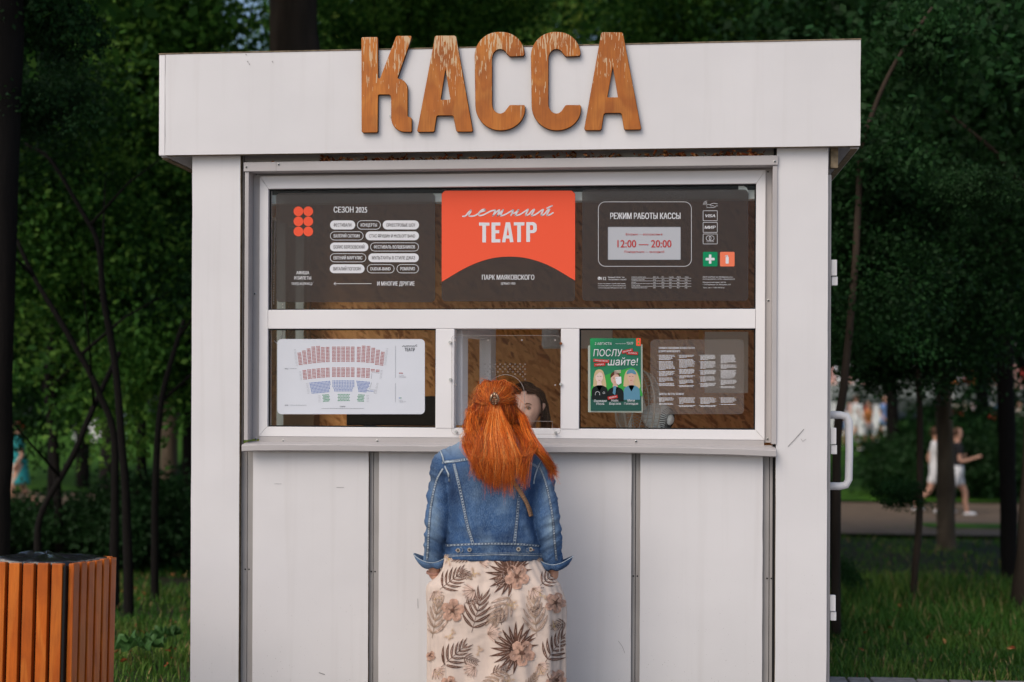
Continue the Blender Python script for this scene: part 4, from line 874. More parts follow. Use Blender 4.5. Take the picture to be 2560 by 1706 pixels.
# ------------------------------------------------------------------ figures
def skin_mesh(joints, edges, sub=2, root=0):
    """joints [(x, y, z, r)] -> evaluated skin surface as (V, F)"""
    me = bpy.data.meshes.new('t'); me.from_pydata([j[:3] for j in joints], edges, []); o = bpy.data.objects.new('t', me); COL.objects.link(o)
    md = o.modifiers.new('k', 'SKIN'); md.use_smooth_shade = True
    for i, j in enumerate(joints):
        sv_ = me.skin_vertices[0].data[i]; r = j[3]; sv_.radius = r if isinstance(r, tuple) else (r, r); sv_.use_root = (i == root)
    if sub: s = o.modifiers.new('s', 'SUBSURF'); s.levels = sub; s.render_levels = sub
    e = bpy.data.meshes.new_from_object(o.evaluated_get(bpy.context.evaluated_depsgraph_get()))
    V = [v.co.copy() for v in e.vertices]; Fs = [tuple(p.vertices) for p in e.polygons]
    bpy.data.objects.remove(o); bpy.data.meshes.remove(e); return V, Fs
def remesh(name, parts, vox, mats, parent=None, smooth_it=2, disp=None):
    V, Fs = [], []
    for v, f in parts:
        n = len(V); V += list(v); Fs += [tuple(n+i for i in q) for q in f]
    me = bpy.data.meshes.new(name); me.from_pydata([tuple(v) for v in V], [], Fs); o = bpy.data.objects.new('t', me); COL.objects.link(o)
    md = o.modifiers.new('r', 'REMESH'); md.mode = 'VOXEL'; md.voxel_size = vox
    if smooth_it: s = o.modifiers.new('s', 'SMOOTH'); s.iterations = smooth_it; s.factor = .5
    e = bpy.data.meshes.new_from_object(o.evaluated_get(bpy.context.evaluated_depsgraph_get())); bpy.data.objects.remove(o); bpy.data.meshes.remove(me)
    if disp:
        co = np.empty(len(e.vertices)*3, dtype=np.float32); e.vertices.foreach_get('co', co); no = np.array([tuple(v.normal) for v in e.vertices]); co = co.reshape(-1, 3)
        d = np.array([disp(Vector(c)) for c in co]); co = co+no*d[:, None]; e.vertices.foreach_set('co', co.astype(np.float32).ravel()); e.update()
    bmi = bmesh.new(); bmi.from_mesh(e); seen = set(); isl = []
    for v in bmi.verts:
        if v in seen: continue
        st_ = [v]; seen.add(v); comp = []
        while st_:
            q = st_.pop(); comp.append(q)
            for ed in q.link_edges:
                o2 = ed.other_vert(q)
                if o2 not in seen: seen.add(o2); st_.append(o2)
        isl.append(comp)
    big = max(len(c) for c in isl); kill = [v for c in isl if len(c) < big*.5 for v in c]
    if kill and name == 'body': bmesh.ops.delete(bmi, geom=kill, context='VERTS'); bmi.to_mesh(e)
    bmi.free()
    e.name = name; e.materials.clear()
    for m in (mats if isinstance(mats, (list, tuple)) else [mats]): e.materials.append(m)
    e.polygons.foreach_set('use_smooth', np.ones(len(e.polygons), dtype=bool))
    return link(bpy.data.objects.new(name, e), parent)
def loft(rows, n=48, m=60, pw=2.2, caps=True, fold=None):
    """rows (z, xc, a, yc, b): stacked rounded sections"""
    rr = catmull(rows, m); V, Fs = [], []
    for z, xc, a, yc, b in rr:
        for k in range(n):
            t = 2*math.pi*k/n; c, s = math.cos(t), math.sin(t); q = (abs(c)**pw+abs(s)**pw)**(-1/pw)
            x, y = xc+a*c*q, yc+b*s*q
            if fold: dx, dy = fold(t, z); x += dx; y += dy
            V.append(Vector((x, y, z)))
    for j in range(m-1):
        for k in range(n): Fs.append((j*n+k, j*n+(k+1) % n, (j+1)*n+(k+1) % n, (j+1)*n+k))
    if caps: Fs.append(tuple(range(n))[::-1]); Fs.append(tuple((m-1)*n+k for k in range(n)))
    return V, Fs
def tube_vf(pts, rad, seg=18):
    bm = bmesh.new(); tube(bm, pts, rad, seg); bm.verts.index_update(); V = [v.co.copy() for v in bm.verts]; Fs = [tuple(v.index for v in f.verts) for f in bm.faces]; bm.free(); return V, Fs
def chain(js, seg=16, n=None):
    c = catmull([tuple(j[:3])+(j[3],) for j in js], n or len(js)*6); out = [tube_vf([tuple(q[:3]) for q in c], [float(max(q[3], .003)) for q in c], seg)]
    for j in (js[0], js[-1]):
        bm = bmesh.new(); bmesh.ops.create_icosphere(bm, subdivisions=2, radius=j[3]*.98, matrix=Matrix.Translation(j[:3])); bm.verts.index_update(); out.append(([v.co.copy() for v in bm.verts], [tuple(v.index for v in f.verts) for f in bm.faces])); bm.free()
    return out
def gs(x, c, w): return math.exp(-((x-c)/w)**2)
def head_vf(C, Wd=.074, Dp=.094, Ht=.118, rot=None, nu=64, nv=48):
    """head facing local -Y, with brow, eye sockets, nose, lips, chin, jaw and ears"""
    V, Fs = [], []
    for j in range(nv+1):
        ph = math.pi*j/nv; z = math.cos(ph); s = math.sin(ph)
        for i in range(nu):
            th = 2*math.pi*i/nu; x = s*math.sin(th); y = -s*math.cos(th)
            zz = z; fx = Wd; 
            if z < .1: fx *= 1-.42*min(1, (.1-z)/1.0)**1.3
            X = x*fx; Y = y*Dp; Z = z*Ht
            if y < 0:
                f = min(1, -y*1.6)
                Y += .012*f*f*(1 if z > -.5 else .6)                         # flatter face
                Y -= f*(.026*gs(X, 0, .010+.006*max(0, -Z/.03))*gs(Z, -.024, .017)+.012*gs(X, 0, .008)*gs(Z, -.002, .020))   # nose
                Y += f*.011*(gs(X, .031, .015)+gs(X, -.031, .015))*gs(Z, .004, .011)        # eye sockets
                Y -= f*.005*gs(Z, .022, .008)*(gs(X, .03, .02)+gs(X, -.03, .02))            # brows
                Y -= f*.007*gs(X, 0, .020)*(gs(Z, -.050, .005)+gs(Z, -.060, .006))          # lips
                Y += f*.003*gs(X, 0, .022)*gs(Z, -.0548, .0025)
                Y -= f*.009*gs(X, 0, .020)*gs(Z, -.088, .014)                               # chin
                Y -= f*.004*(gs(X, .042, .016)+gs(X, -.042, .016))*gs(Z, -.026, .018)       # cheeks
            V.append(Vector((X, Y, Z)))
    for j in range(nv):
        for i in range(nu): Fs.append((j*nu+i, (j+1)*nu+i, (j+1)*nu+(i+1) % nu, j*nu+(i+1) % nu))
    parts = [(V, Fs)]
    for sgn in (-1, 1):
        ear = [(sgn*(Wd*.93), .006, .012-.03), (sgn*(Wd*1.02), .014, .0), (sgn*(Wd*1.08), .022, .016), (sgn*(Wd*1.06), .020, .030)]
        parts.append(tube_vf(ear, [.008, .009, .012, .007], 8))
    M = Matrix.Translation(C) @ (rot or Matrix()).to_4x4()
    return [([M @ v for v in V], Fs) for V, Fs in parts], M
mat('skin', (.60, .33, .23), .5, var=.06, vscale=8); mat('skin_pale', (.78, .50, .39), .5, var=.05, vscale=8)
mat('eye_white', (.42, .36, .33), .25); mat('iris', (.10, .07, .04), .2); mat('lip', (.50, .14, .12), .4); mat('brow', (.10, .05, .025), .8)
def face_parts(M, parent, Wd=.074, Dp=.094):
    bm = bmesh.new()
    for s in (-1, 1): bmesh.ops.create_uvsphere(bm, u_segments=14, v_segments=10, radius=.0105, matrix=M @ Matrix.Translation((s*.031, -.0668, .002)) @ Matrix.Diagonal((1, 1, .62, 1)))
    eb = bm_obj('eyes', bm, MT['eye_white'], parent, True)
    bm = bmesh.new()
    for s in (-1, 1): bmesh.ops.create_circle(bm, cap_ends=True, segments=14, radius=.0052, matrix=M @ Matrix.Translation((s*.031, -.0776, .0025)) @ Matrix.Rotation(R(90), 4, 'X'))
    bm_obj('iris', bm, MT['iris'], eb)
    bm = bmesh.new()
    for s in (-1, 1): tube(bm, [M @ Vector((s*x, y, z)) for x, y, z in ((.016, -.083, .021), (.028, -.083, .026), (.040, -.077, .024), (.048, -.068, .018))], [.0012, .0024, .002, .0008], 6)
    for s in (-1, 1): tube(bm, [M @ Vector((s*x, y, z)) for x, y, z in ((.018, -.077, .004), (.026, -.0795, .0095), (.036, -.0785, .0095), (.045, -.071, .003))], .0014, 6)
    bm_obj('eyebrows', bm, MT['brow'], parent)
    bm = bmesh.new()
    for zz, rr in ((-.0505, .0034), (-.0590, .0042)): tube(bm, [M @ Vector((x, -.0885+abs(x)**1.6*2.4, zz+(.0018 if zz > -.055 and 0 < abs(x) < .012 else 0)-abs(x)*.06*(1 if zz > -.055 else -1))) for x in (-.021, -.012, -.005, 0, .005, .012, .021)], [.0008, rr*.8, rr, rr*.9, rr, rr*.8, .0008], 8)
    bm_obj('lips', bm, MT['lip'], parent)
def hand(base, direction, palm_n, s=1.0, curl=.5, side=1):
    """five fingered hand as a skin surface list"""
    d = Vector(direction).normalized(); n = Vector(palm_n).normalized(); n = (n-d*n.dot(d)).normalized(); w_ = d.cross(n)*side; b = Vector(base); parts = []
    for o_ in (-.027, -.018, -.009, 0, .009, .018, .026): parts.append(tube_vf([b-d*.015*s+w_*o_*.45*s, b+d*.02*s+w_*o_*.8*s, b+d*.078*s+w_*o_*s], [.016*s, .0145*s, .012*s], 12))
    for k, (o_, L) in enumerate(((-.027, .068), (-.009, .078), (.009, .074), (.026, .058))):
        p0 = b+d*.066*s+w_*o_*s; a = curl; p1 = p0+(d*math.cos(a*.5)+n*math.sin(a*.5))*L*.45*s; p2 = p1+(d*math.cos(a*1.3)+n*math.sin(a*1.3))*L*.32*s; p3 = p2+(d*math.cos(a*2)+n*math.sin(a*2))*L*.25*s
        parts.append(skin_mesh([(*p0, .010*s), (*p1, .009*s), (*p2, .0082*s), (*p3, .0065*s)], [(0, 1), (1, 2), (2, 3)], 1))
    p0 = b+d*.018*s-w_*.010*s; p1 = p0+(d*.7-w_*.7)*.04*s; p2 = p1+(d*.9-w_*.35+n*.25)*.032*s; p3 = p2+(d+n*.35).normalized()*.024*s
    parts.append(skin_mesh([(*p0, .014*s), (*p1, .012*s), (*p2, .010*s), (*p3, .0075*s)], [(0, 1), (1, 2), (2, 3)], 1))
    return parts

# ------------------------------------------------------------------ the customer
WY = -.42
Q = lambda px, py, dy=0.0: P3(px, py, WY+dy)
SP = 3500/5.83/1.0   # pixels per metre at her depth
WMN = empty('person', (Q(1240, 1300).x, WY, 0), 'woman seen from behind with long red hair, denim jacket and floral skirt', 'person')
hc = Q(1238, 1022, .13); hrot = Matrix.Rotation(math.pi, 4, 'Z') @ Matrix.Rotation(R(6), 4, 'X')
hp, HM = head_vf(hc, rot=hrot, Ht=.116)
zz = lambda py: Q(1240, py).z
hx_ = Q(1240, 1420).x
body_parts = list(hp)+[loft([(zz(1500), hx_, .16, WY, .12), (zz(1440), hx_, .17, WY, .115), (zz(1350), Q(1238, 1300).x, .135, WY, .095), (zz(1290), Q(1238, 1300).x, .125, WY, .09), (zz(1200), Q(1236, 1200).x, .15, WY-.01, .10), (zz(1145), Q(1236, 1140).x, .135, WY, .065), (zz(1115), Q(1236, 1140).x, .08, WY+.03, .05), (zz(1100), Q(1236, 1100).x, .06, WY+.055, .055)], 32, 40)]
body_parts += chain([(Q(1236, 1100).x, WY+.05, zz(1112), .056), (Q(1236, 1100).x, WY+.075, zz(1085), .053), (hc.x, WY+.11, hc.z-.05, .056)])
for arm in ([(1150, 1158, .0, .034), (1112, 1182, -.008, .034), (1101, 1225, -.02, .042), (1093, 1310, -.035, .040), (1087, 1390, 0, .030), (1086, 1436, .02, .0255)], [(1326, 1158, .0, .034), (1350, 1182, -.008, .034), (1360, 1225, -.02, .042), (1370, 1310, -.035, .040), (1378, 1392, 0, .030), (1382, 1438, .02, .0255)]):
    body_parts += chain([(*Q(a_, b_, d_), r_) for a_, b_, d_, r_ in arm])
for s in (-1, 1):
    x = hx_+s*.085; body_parts += chain([(x, WY, zz(1470), .09), (x, WY-.01, .50, .058), (x, WY-.02, .30, .053), (x, WY, .09, .038), (x, WY+.01, .05, .036)])+chain([(x, WY-.02, .035, .032), (x, WY+.12, .030, .030)])
for px, sg in ((1087, 1), (1382, -1)):
    b_ = Q(px, 1434, .02); body_parts += hand(b_, (sg*.22, .25, -.92), (sg, .1, .2), .95, .35, sg)
remesh('body', body_parts, .006, MT['skin'], WMN)
face_parts(HM, WMN)
# watch strap on the left wrist
mat('strap_pink', (.52, .27, .20), .5); bm = bmesh.new()
for k in range(1): tube(bm, [Q(1086, 1431, .02)+Vector((.029*math.cos(a), .027*math.sin(a), .004*math.sin(a*1))) for a in np.linspace(0, 2*math.pi, 25)], .0065, 8, False)
bm_obj('watch_strap', bm, MT['strap_pink'], WMN, True)
# skirt
def row(py, l, r, b, dy=0): 
    a, c = Q(l, py), Q(r, py); return (a.z+0, (a.x+c.x)/2, (c.x-a.x)/2, WY+dy, b)
def sfold(t, z):
    zt_ = (P(1240, 1430, WY)[1]-z); k = max(0, min(1, zt_/.35)); d = .009*k*math.sin(t*9+1+z*1.5)+.006*k*math.sin(t*17+z*3)+.002*math.sin(t*31+z*9)
    return d*math.cos(t), d*math.sin(t)
sk = [(P(1240, 1372, WY)[1],)+row(1372, 1120, 1348, .115)[1:], row(1392, 1112, 1356, .122), row(1415, 1107, 1368, .130), row(1438, 1096, 1382, .136), row(1452, 1079, 1396, .142), row(1465, 1069, 1402, .148), row(1495, 1069, 1412, .152, -.005), row(1520, 1072, 1414, .152, -.005), row(1560, 1073, 1412, .15), row(1600, 1074, 1409, .15), row(1706, 1074, 1408, .155), row(1790, 1072, 1412, .165), row(1825, 1070, 1414, .17)]
cloth = mat('skirt_cloth', (.66, .535, .455), .85, var=.03, vscale=30, bump=.25, bscale=500, stretch=(1, 1, .4))
V, Fs = loft(sk, n=160, m=120, pw=2.25, caps=False, fold=sfold)
V = [v+max(0, min(1, (zz(1392)-v.z)/.16))*Vector((0, 0.012*noise.noise(Vector((v.x*7, 5, v.z*5)))+.007*noise.noise(Vector((v.x*22, 3, v.z*5)))+.003*noise.noise(Vector((v.x*30, 3, v.z*40))), 0)) for v in V]
SKO = mesh_obj('skirt', V, Fs, cloth, WMN, smooth=True); SB = bvhtree.BVHTree.FromPolygons(V, Fs)
def project(bvh, px, py, off, rng=(0, 99)):
    d = (RV*((px-1280)/F)+UV*((HZ-py)/F)+fw).normalized(); h, n, i, _ = bvh.ray_cast(CAM, d)
    if h is None: return None
    if n.dot(d) > 0: n = -n
    return h+n*off-d*off*.5
class Decal:
    def __init__(s, bvh, off): s.b = bvh; s.off = off; s.V = []; s.F = []; s.M = []
    def quadstrip(s, L, Rr, m, lay=0):
        pts = [(project(s.b, *a, s.off+lay*.0004), project(s.b, *b, s.off+lay*.0004)) for a, b in zip(L, Rr)]
        for (a, b), (c, d) in zip(pts[:-1], pts[1:]):
            if None in (a, b, c, d): continue
            if max((a-c).length, (b-d).length) > .05: continue
            n = len(s.V); s.V += [a, b, d, c]; s.F.append((n, n+1, n+2, n+3)); s.M.append(m)
    def line(s, pts, wd, m, lay=0):
        L, Rr = [], []
        for i, q in enumerate(pts):
            a, b = pts[max(i-1, 0)], pts[min(i+1, len(pts)-1)]; dx, dy = b[0]-a[0], b[1]-a[1]; l = math.hypot(dx, dy) or 1; w_ = wd[i] if isinstance(wd, (list, tuple)) else wd
            L.append((q[0]-dy/l*w_/2, q[1]+dx/l*w_/2)); Rr.append((q[0]+dy/l*w_/2, q[1]-dx/l*w_/2))
        s.quadstrip(L, Rr, m, lay)
    def build(s, name, mats, parent, smooth=True): return mesh_obj(name, s.V, s.F, mats, parent, smooth=smooth, mi=s.M)
# floral print
mat('print_leaf', (.13, .065, .045), .85, var=.35, vscale=50); mat('print_leaf_light', (.36, .25, .18), .85, var=.2, vscale=60); mat('print_flower', (.50, .30, .22), .85, var=.28, vscale=55); mat('print_blush', (.62, .45, .37), .85, var=.15, vscale=60); mat('print_gold', (.62, .42, .13), .85)
DC = Decal(SB, .0010); r5 = random.Random(11)
S4 = lambda x, y: (1020+x/3.861, 1300+y/3.861)
def leaflet(x, y, a, L, wd, m, lay=1, curve=.25, outline=False):
    n = 7; c = []; w_ = []
    for i in range(n):
        t = i/(n-1); aa = a+curve*(t-.3); 
        if i: x += math.cos(aa)*L/(n-1); y += math.sin(aa)*L/(n-1)
        c.append((x, y)); w_.append(max(.25, wd*math.sin(math.pi*min(1, t**.8*.96+.04))))
    if outline:
        DC.line(c, w_, 3, lay)
        side = [(q[0]+w_[i]/2*math.cos(a+1.57), q[1]+w_[i]/2*math.sin(a+1.57)) for i, q in enumerate(c)]; sid2 = [(q[0]-w_[i]/2*math.cos(a+1.57), q[1]-w_[i]/2*math.sin(a+1.57)) for i, q in enumerate(c)]
        DC.line(side, .9, m, lay+1); DC.line(sid2, .9, m, lay+1); DC.line(c[:5], w_[2]*.35, m, lay+1)
    else: DC.line(c, w_, m, lay); DC.line(c[1:5], .7, 3, lay+1)
def frond(cx, cy, ang, L, n=6, m=0, outline=False, spread=1.05):
    x0, y0 = S4(cx, cy); a = R(ang); L = L/3.861
    DC.line([(x0+math.cos(a)*L*t, y0+math.sin(a)*L*t) for t in np.linspace(-.12, .95, 8)], 1.2, m, 1)
    for k in range(n):
        t = .04+.9*k/(n-1); x, y = x0+math.cos(a)*L*t, y0+math.sin(a)*L*t; ln = L*(.70-.25*t)*r5.uniform(.9, 1.1)
        for s in (-1, 1): leaflet(x, y, a+s*spread*(1-.5*t), ln, ln*.15, m, 2, -s*.55, outline)
    leaflet(x0+math.cos(a)*L*.9, y0+math.sin(a)*L*.9, a, L*.3, L*.06, m, 2, 0, outline)
def hibiscus(cx, cy, r, rot=0):
    x0, y0 = S4(cx, cy); r = r/3.861
    for k in range(5):
        a = rot+2*math.pi*k/5
        pts = []
        for lay, sc, m in ((5, 1.0, 2), (6, .80, 3), (7, .66, 2), (8, .22, 0)):
            L, Rr = [], []
            for t in np.linspace(0, 1, 9):
                rr3 = r*sc*t; w_ = r*(.40 if lay == 5 else .05 if lay == 6 else .20)*sc**.5*math.sin(math.pi*min(1, t**1.35*.84+.02))**.75*(1+.12*math.sin(t*22+k*2))
                px, py = x0+math.cos(a)*rr3, y0+math.sin(a)*rr3; L.append((px-math.sin(a)*w_, py+math.cos(a)*w_)); Rr.append((px+math.sin(a)*w_, py-math.cos(a)*w_))
            DC.quadstrip(L, Rr, m, lay)
        for da in (-.22, -.08, .08, .22): DC.line([(x0+math.cos(a+da)*r*t, y0+math.sin(a+da)*r*t) for t in (.15, .45, .75)], [1.2, .7, .3], 0 if abs(da) < .1 else 1, 8)
    DC.line([(x0, y0), (x0+r*.15, y0-r*.28), (x0+r*.34, y0-r*.5)], [1.6, 1.0, 1.4], 0, 9); DC.line([(x0-1.5, y0), (x0+1.5, y0)], 3, 0, 9)
def bud(cx, cy, r, ang):
    x0, y0 = S4(cx, cy); r = r/3.861; a = R(ang)
    for k in range(7):
        da = (k-3)*.3; leaflet(x0, y0, a+da, r*(1.25-.1*abs(k-3)), r*.36, 3, 3, da*.6); DC.line([(x0+math.cos(a+da)*r*t, y0+math.sin(a+da)*r*t) for t in (0, .5, 1.1)], .8, 1 if k % 2 else 0, 5)
def cluster(cx, cy, r=55):
    x0, y0 = S4(cx, cy); r /= 3.861
    for k in range(8):
        a = r5.uniform(0, 6.28); d = r*r5.uniform(.15, 1); x, y = x0+math.cos(a)*d, y0+math.sin(a)*d
        for j in range(5): aa = a+j*1.256; leaflet(x, y, aa, 5.2, 1.3, 4 if (j+k) % 3 == 0 else 3, 4, 0)
        DC.line([(x0, y0), (x, y)], .5, 4, 3)
for q in ((330, 655, -38, 230), (600, 330, 165, 150), (625, 1050, -75, 300), (345, 1400, -42, 260), (1290, 620, -40, 190), (1340, 1350, -55, 260), (1520, 1000, 165, 120), (500, 500, 25, 110), (860, 640, -60, 120), (540, 1330, 20, 120), (900, 1000, -100, 130), (1180, 900, -30, 110), (820, 1480, -20, 130), (560, 800, -20, 110)): frond(*q)
for cx, cy, ln in ((1000, 520, 205), (1050, 1250, 220)):
    for a in range(95, 330, 17): x, y = S4(cx, cy); leaflet(x+10*math.cos(R(a)), y+10*math.sin(R(a)), R(a), ln/3.861*r5.uniform(.9, 1.08), 9.5, 0, 2, .25)
    for a in (-65, -35, -15): x, y = S4(cx, cy); leaflet(x, y, R(a), ln/3.861, 8, 0, 2, .2)
for q in ((985, 745, 125, 260), (240, 1110, -80, 280), (1240, 1090, -95, 300), (985, 1500, 160, 230), (1230, 345, 20, 110), (1150, 1640, -60, 150)): frond(*q, n=5, m=1, outline=True, spread=.85)
for q in ((690, 410, 95, -20), (640, 680, 105, 160), (250, 690, 90, 60), (1200, 660, 100, 50), (770, 1100, 115, -10), (650, 1420, 105, 150), (260, 1440, 95, 50), (1260, 1390, 95, 50), (215, 1300, 60, 80)): bud(*q)
for q in ((1050, 550, 120, .3), (435, 875, 112, -.2), (1420, 800, 100, .1), (1100, 1285, 125, .3), (1430, 1545, 105, .2), (400, 1590, 85, 0), (215, 1310, 50, .4)): hibiscus(*q)
for q in ((635, 520), (280, 745), (985, 830, 75), (1280, 730, 65), (415, 1110), (1410, 1030), (690, 1255), (300, 1490), (1290, 1465, 60), (395, 385), (960, 1550)): cluster(*q)
DC.build('printed_pattern', [MT[k] for k in ('print_leaf', 'print_leaf_light', 'print_flower', 'print_blush', 'print_gold')], SKO)
# denim jacket
def denim(name, seed):
    m = bpy.data.materials.new(name); m.use_nodes = True; t = m.node_tree; b = t.nodes['Principled BSDF']; b.inputs['Roughness'].default_value = .85; b.inputs['Specular IOR Level'].default_value = .2
    tc = t.nodes.new('ShaderNodeTexCoord')
    def nz(sc, st, det=3, off=0):
        mp = t.nodes.new('ShaderNodeMapping'); mp.inputs['Scale'].default_value = st; mp.inputs['Location'].default_value = (off, off, off); t.links.new(tc.outputs['Object'], mp.inputs[0])
        n = t.nodes.new('ShaderNodeTexNoise'); n.inputs['Scale'].default_value = sc; n.inputs['Detail'].default_value = det; t.links.new(mp.outputs[0], n.inputs['Vector']); return n.outputs['Fac']
    def rng(s, a, b_, c, d):
        r_ = t.nodes.new('ShaderNodeMapRange'); r_.inputs[1].default_value = a; r_.inputs[2].default_value = b_; r_.inputs[3].default_value = c; r_.inputs[4].default_value = d; t.links.new(s, r_.inputs[0]); return r_.outputs[0]
    def mix(a, bcol, fac):
        x = t.nodes.new('ShaderNodeMix'); x.data_type = 'RGBA'
        if isinstance(a, tuple): x.inputs[6].default_value = (*a, 1)
        else: t.links.new(a, x.inputs[6])
        x.inputs[7].default_value = (*bcol, 1); t.links.new(fac, x.inputs[0]); return x.outputs[2]
    c = mix((.026, .080, .205), (.011, .034, .100), rng(nz(7, (1, 1, 1), 4, seed), .4, .62, 0, 1))
    c = mix(c, (.30, .42, .52), rng(nz(5.5, (1.3, 1.3, .8), 3, seed+4), .52, .78, 0, .6))
    # worn paler on the shoulders and down the sleeves
    sx = t.nodes.new('ShaderNodeSeparateXYZ'); t.links.new(tc.outputs['Object'], sx.inputs[0])
    c = mix(c, (.40, .50, .56), rng(sx.outputs['Z'], zz(1150), zz(1105), 0, .62))
    wv = rng(nz(1, (800, 800, 110), 2), .42, .70, 0, .5); c = mix(c, (.22, .33, .46), wv)
    c = mix(c, (.015, .035, .09), rng(nz(1, (300, 300, 60), 2, 9), .55, .75, 0, .6))
    at_ = t.nodes.new('ShaderNodeAttribute'); at_.attribute_name = 'wear'; ws = t.nodes.new('ShaderNodeMath'); ws.operation = 'MULTIPLY'; t.links.new(at_.outputs['Fac'], ws.inputs[0]); t.links.new(rng(nz(30, (1, 1, .5), 4, 3), .3, .7, .5, 1.1), ws.inputs[1])
    c = mix(c, (.30, .40, .47), ws.outputs[0])
    ad_ = t.nodes.new('ShaderNodeAttribute'); ad_.attribute_name = 'panel_crease_shade'; c = mix(c, (.010, .026, .075), ad_.outputs['Fac'])  # darker side panels, and crease shade put into the colour
    t.links.new(c, b.inputs['Base Color'])
    bp = t.nodes.new('ShaderNodeBump'); bp.inputs['Strength'].default_value = .35; bp.inputs['Distance'].default_value = .003; t.links.new(nz(1, (350, 350, 60), 2), bp.inputs['Height']); t.links.new(bp.outputs[0], b.inputs['Normal'])
    MT[name] = m; return m
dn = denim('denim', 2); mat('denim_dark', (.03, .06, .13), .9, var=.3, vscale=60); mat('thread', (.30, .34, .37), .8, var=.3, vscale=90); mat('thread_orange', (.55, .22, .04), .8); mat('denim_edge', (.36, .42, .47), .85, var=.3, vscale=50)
def jr(py, l, r, b, dy=0): a, c = Q(l, py), Q(r, py); return (a.z, (a.x+c.x)/2, (c.x-a.x)/2, WY+dy, b)
tors = loft([jr(1393, 1113, 1356, .128), jr(1380, 1113, 1356, .130), jr(1364, 1114, 1354, .131), jr(1345, 1118, 1350, .134), jr(1310, 1122, 1343, .133), jr(1260, 1122, 1345, .133), jr(1210, 1116, 1352, .130, -.003), jr(1175, 1110, 1360, .124, -.002), jr(1145, 1106, 1366, .108, .008), jr(1125, 1112, 1360, .088, .025), jr(1112, 1128, 1346, .074, .040), jr(1099, 1158, 1314, .066, .055), jr(1084, 1178, 1296, .062, .065), jr(1072, 1184, 1290, .058, .07)], n=72, m=70, pw=2.3)
sleeves = []
for arm in ([(1128, 1140, .0, 25), (1108, 1160, -.005, 29), (1101, 1205, -.018, 29), (1097, 1260, -.028, 31), (1093, 1310, -.035, 30.5), (1087, 1350, -.02, 27), (1085, 1380, -.005, 25), (1085, 1408, .006, 23.5)],
            [(1342, 1140, .0, 25), (1352, 1165, -.005, 28), (1357, 1205, -.018, 28.5), (1363, 1260, -.028, 31.5), (1371, 1310, -.035, 32), (1376, 1350, -.02, 29), (1378, 1380, -.005, 26), (1380, 1410, .006, 24)]):
    c = catmull([(*Q(a, b, d), r/598) for a, b, d, r in arm], 26); sleeves.append(tube_vf([tuple(q[:3]) for q in c], [float(q[3]) for q in c], 28))
def wrinkle(p):
    px, py = PX(p); side = abs(px-1237)
    w_ = 0.0
    if side > 112:   # sleeves: slanted creases by the elbow and armpit
        s = 1 if px > 1237 else -1
        w_ += .0042*noise.noise(Vector((px*.018, (py+s*(px-1237)*.5)*.045, 1)))*(.5+.9*gs(py, 1320, 50)+.8*gs(py, 1195, 35))+.0022*noise.noise(Vector((px*.05, (py+s*(px-1237)*.7)*.11, 4)))
    else: w_ += .0042*noise.noise(Vector((px*.035, py*.012, 2)))+.003*noise.noise(Vector((px*.02+py*.012, py*.05, 7)))*gs(py, 1340, 45)+.0014*noise.noise(Vector((px*.1, py*.05, 8)))
    return w_*1.9
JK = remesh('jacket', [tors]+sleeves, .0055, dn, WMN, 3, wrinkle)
jm = JK.data
wa, da_ = jm.attributes.new('wear', 'FLOAT', 'POINT'), jm.attributes.new('panel_crease_shade', 'FLOAT', 'POINT')
def wear_shade_at(co):
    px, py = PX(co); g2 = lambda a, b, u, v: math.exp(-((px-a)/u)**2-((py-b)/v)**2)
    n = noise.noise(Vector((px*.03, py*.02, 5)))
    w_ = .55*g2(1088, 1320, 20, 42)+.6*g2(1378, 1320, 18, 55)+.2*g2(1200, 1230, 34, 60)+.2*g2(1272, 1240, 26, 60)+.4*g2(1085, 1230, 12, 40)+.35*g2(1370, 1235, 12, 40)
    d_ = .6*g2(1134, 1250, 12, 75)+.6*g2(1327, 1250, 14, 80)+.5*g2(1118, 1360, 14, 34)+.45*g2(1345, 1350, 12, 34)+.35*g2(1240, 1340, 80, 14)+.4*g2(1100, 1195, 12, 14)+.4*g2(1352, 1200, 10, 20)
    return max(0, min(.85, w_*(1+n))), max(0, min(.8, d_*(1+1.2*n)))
wd_ = [wear_shade_at(v.co) for v in jm.vertices]; wa.data.foreach_set('value', [q[0] for q in wd_]); da_.data.foreach_set('value', [q[1] for q in wd_])
JB = bvhtree.BVHTree.FromPolygons([v.co.copy() for v in jm.vertices], [tuple(p.vertices) for p in jm.polygons])
SE = Decal(JB, .0012)
def seam(pts, n=None, gap=5.0, stitch=True, ends=None):
    pts = [tuple(q) for q in catmull(pts, n or max(12, len(pts)*14))]
    SE.line(pts, gap+3.2, 1, 0)            # pressed fold
    for s in (-1, 1):
        off = []
        for i, q in enumerate(pts):
            a, b = pts[max(i-1, 0)], pts[min(i+1, len(pts)-1)]; dx, dy = b[0]-a[0], b[1]-a[1]; l = math.hypot(dx, dy) or 1; off.append((q[0]-dy/l*gap/2*s, q[1]+dx/l*gap/2*s))
        d = 0; cur = [off[0]]; on = True
        SE.line(off, 1.0, 0, 1)
    for i in range(1, len(pts)-1, 2): SE.line([(pts[i][0]-.9, pts[i][1]-.9), (pts[i][0]+.9, pts[i][1]+.9)], 3.4, 2 if i % 4 else 1, 1)   # puckers
seam([(1106, 1158), (1118, 1155), (1140, 1153), (1190, 1146), (1240, 1144), (1290, 1149), (1318, 1156), (1344, 1168)])
seam([(1135, 1160), (1145, 1200), (1158, 1260), (1168, 1310), (1182, 1358)]); seam([(1320, 1160), (1311, 1195), (1298, 1240), (1292, 1300), (1286, 1358)])
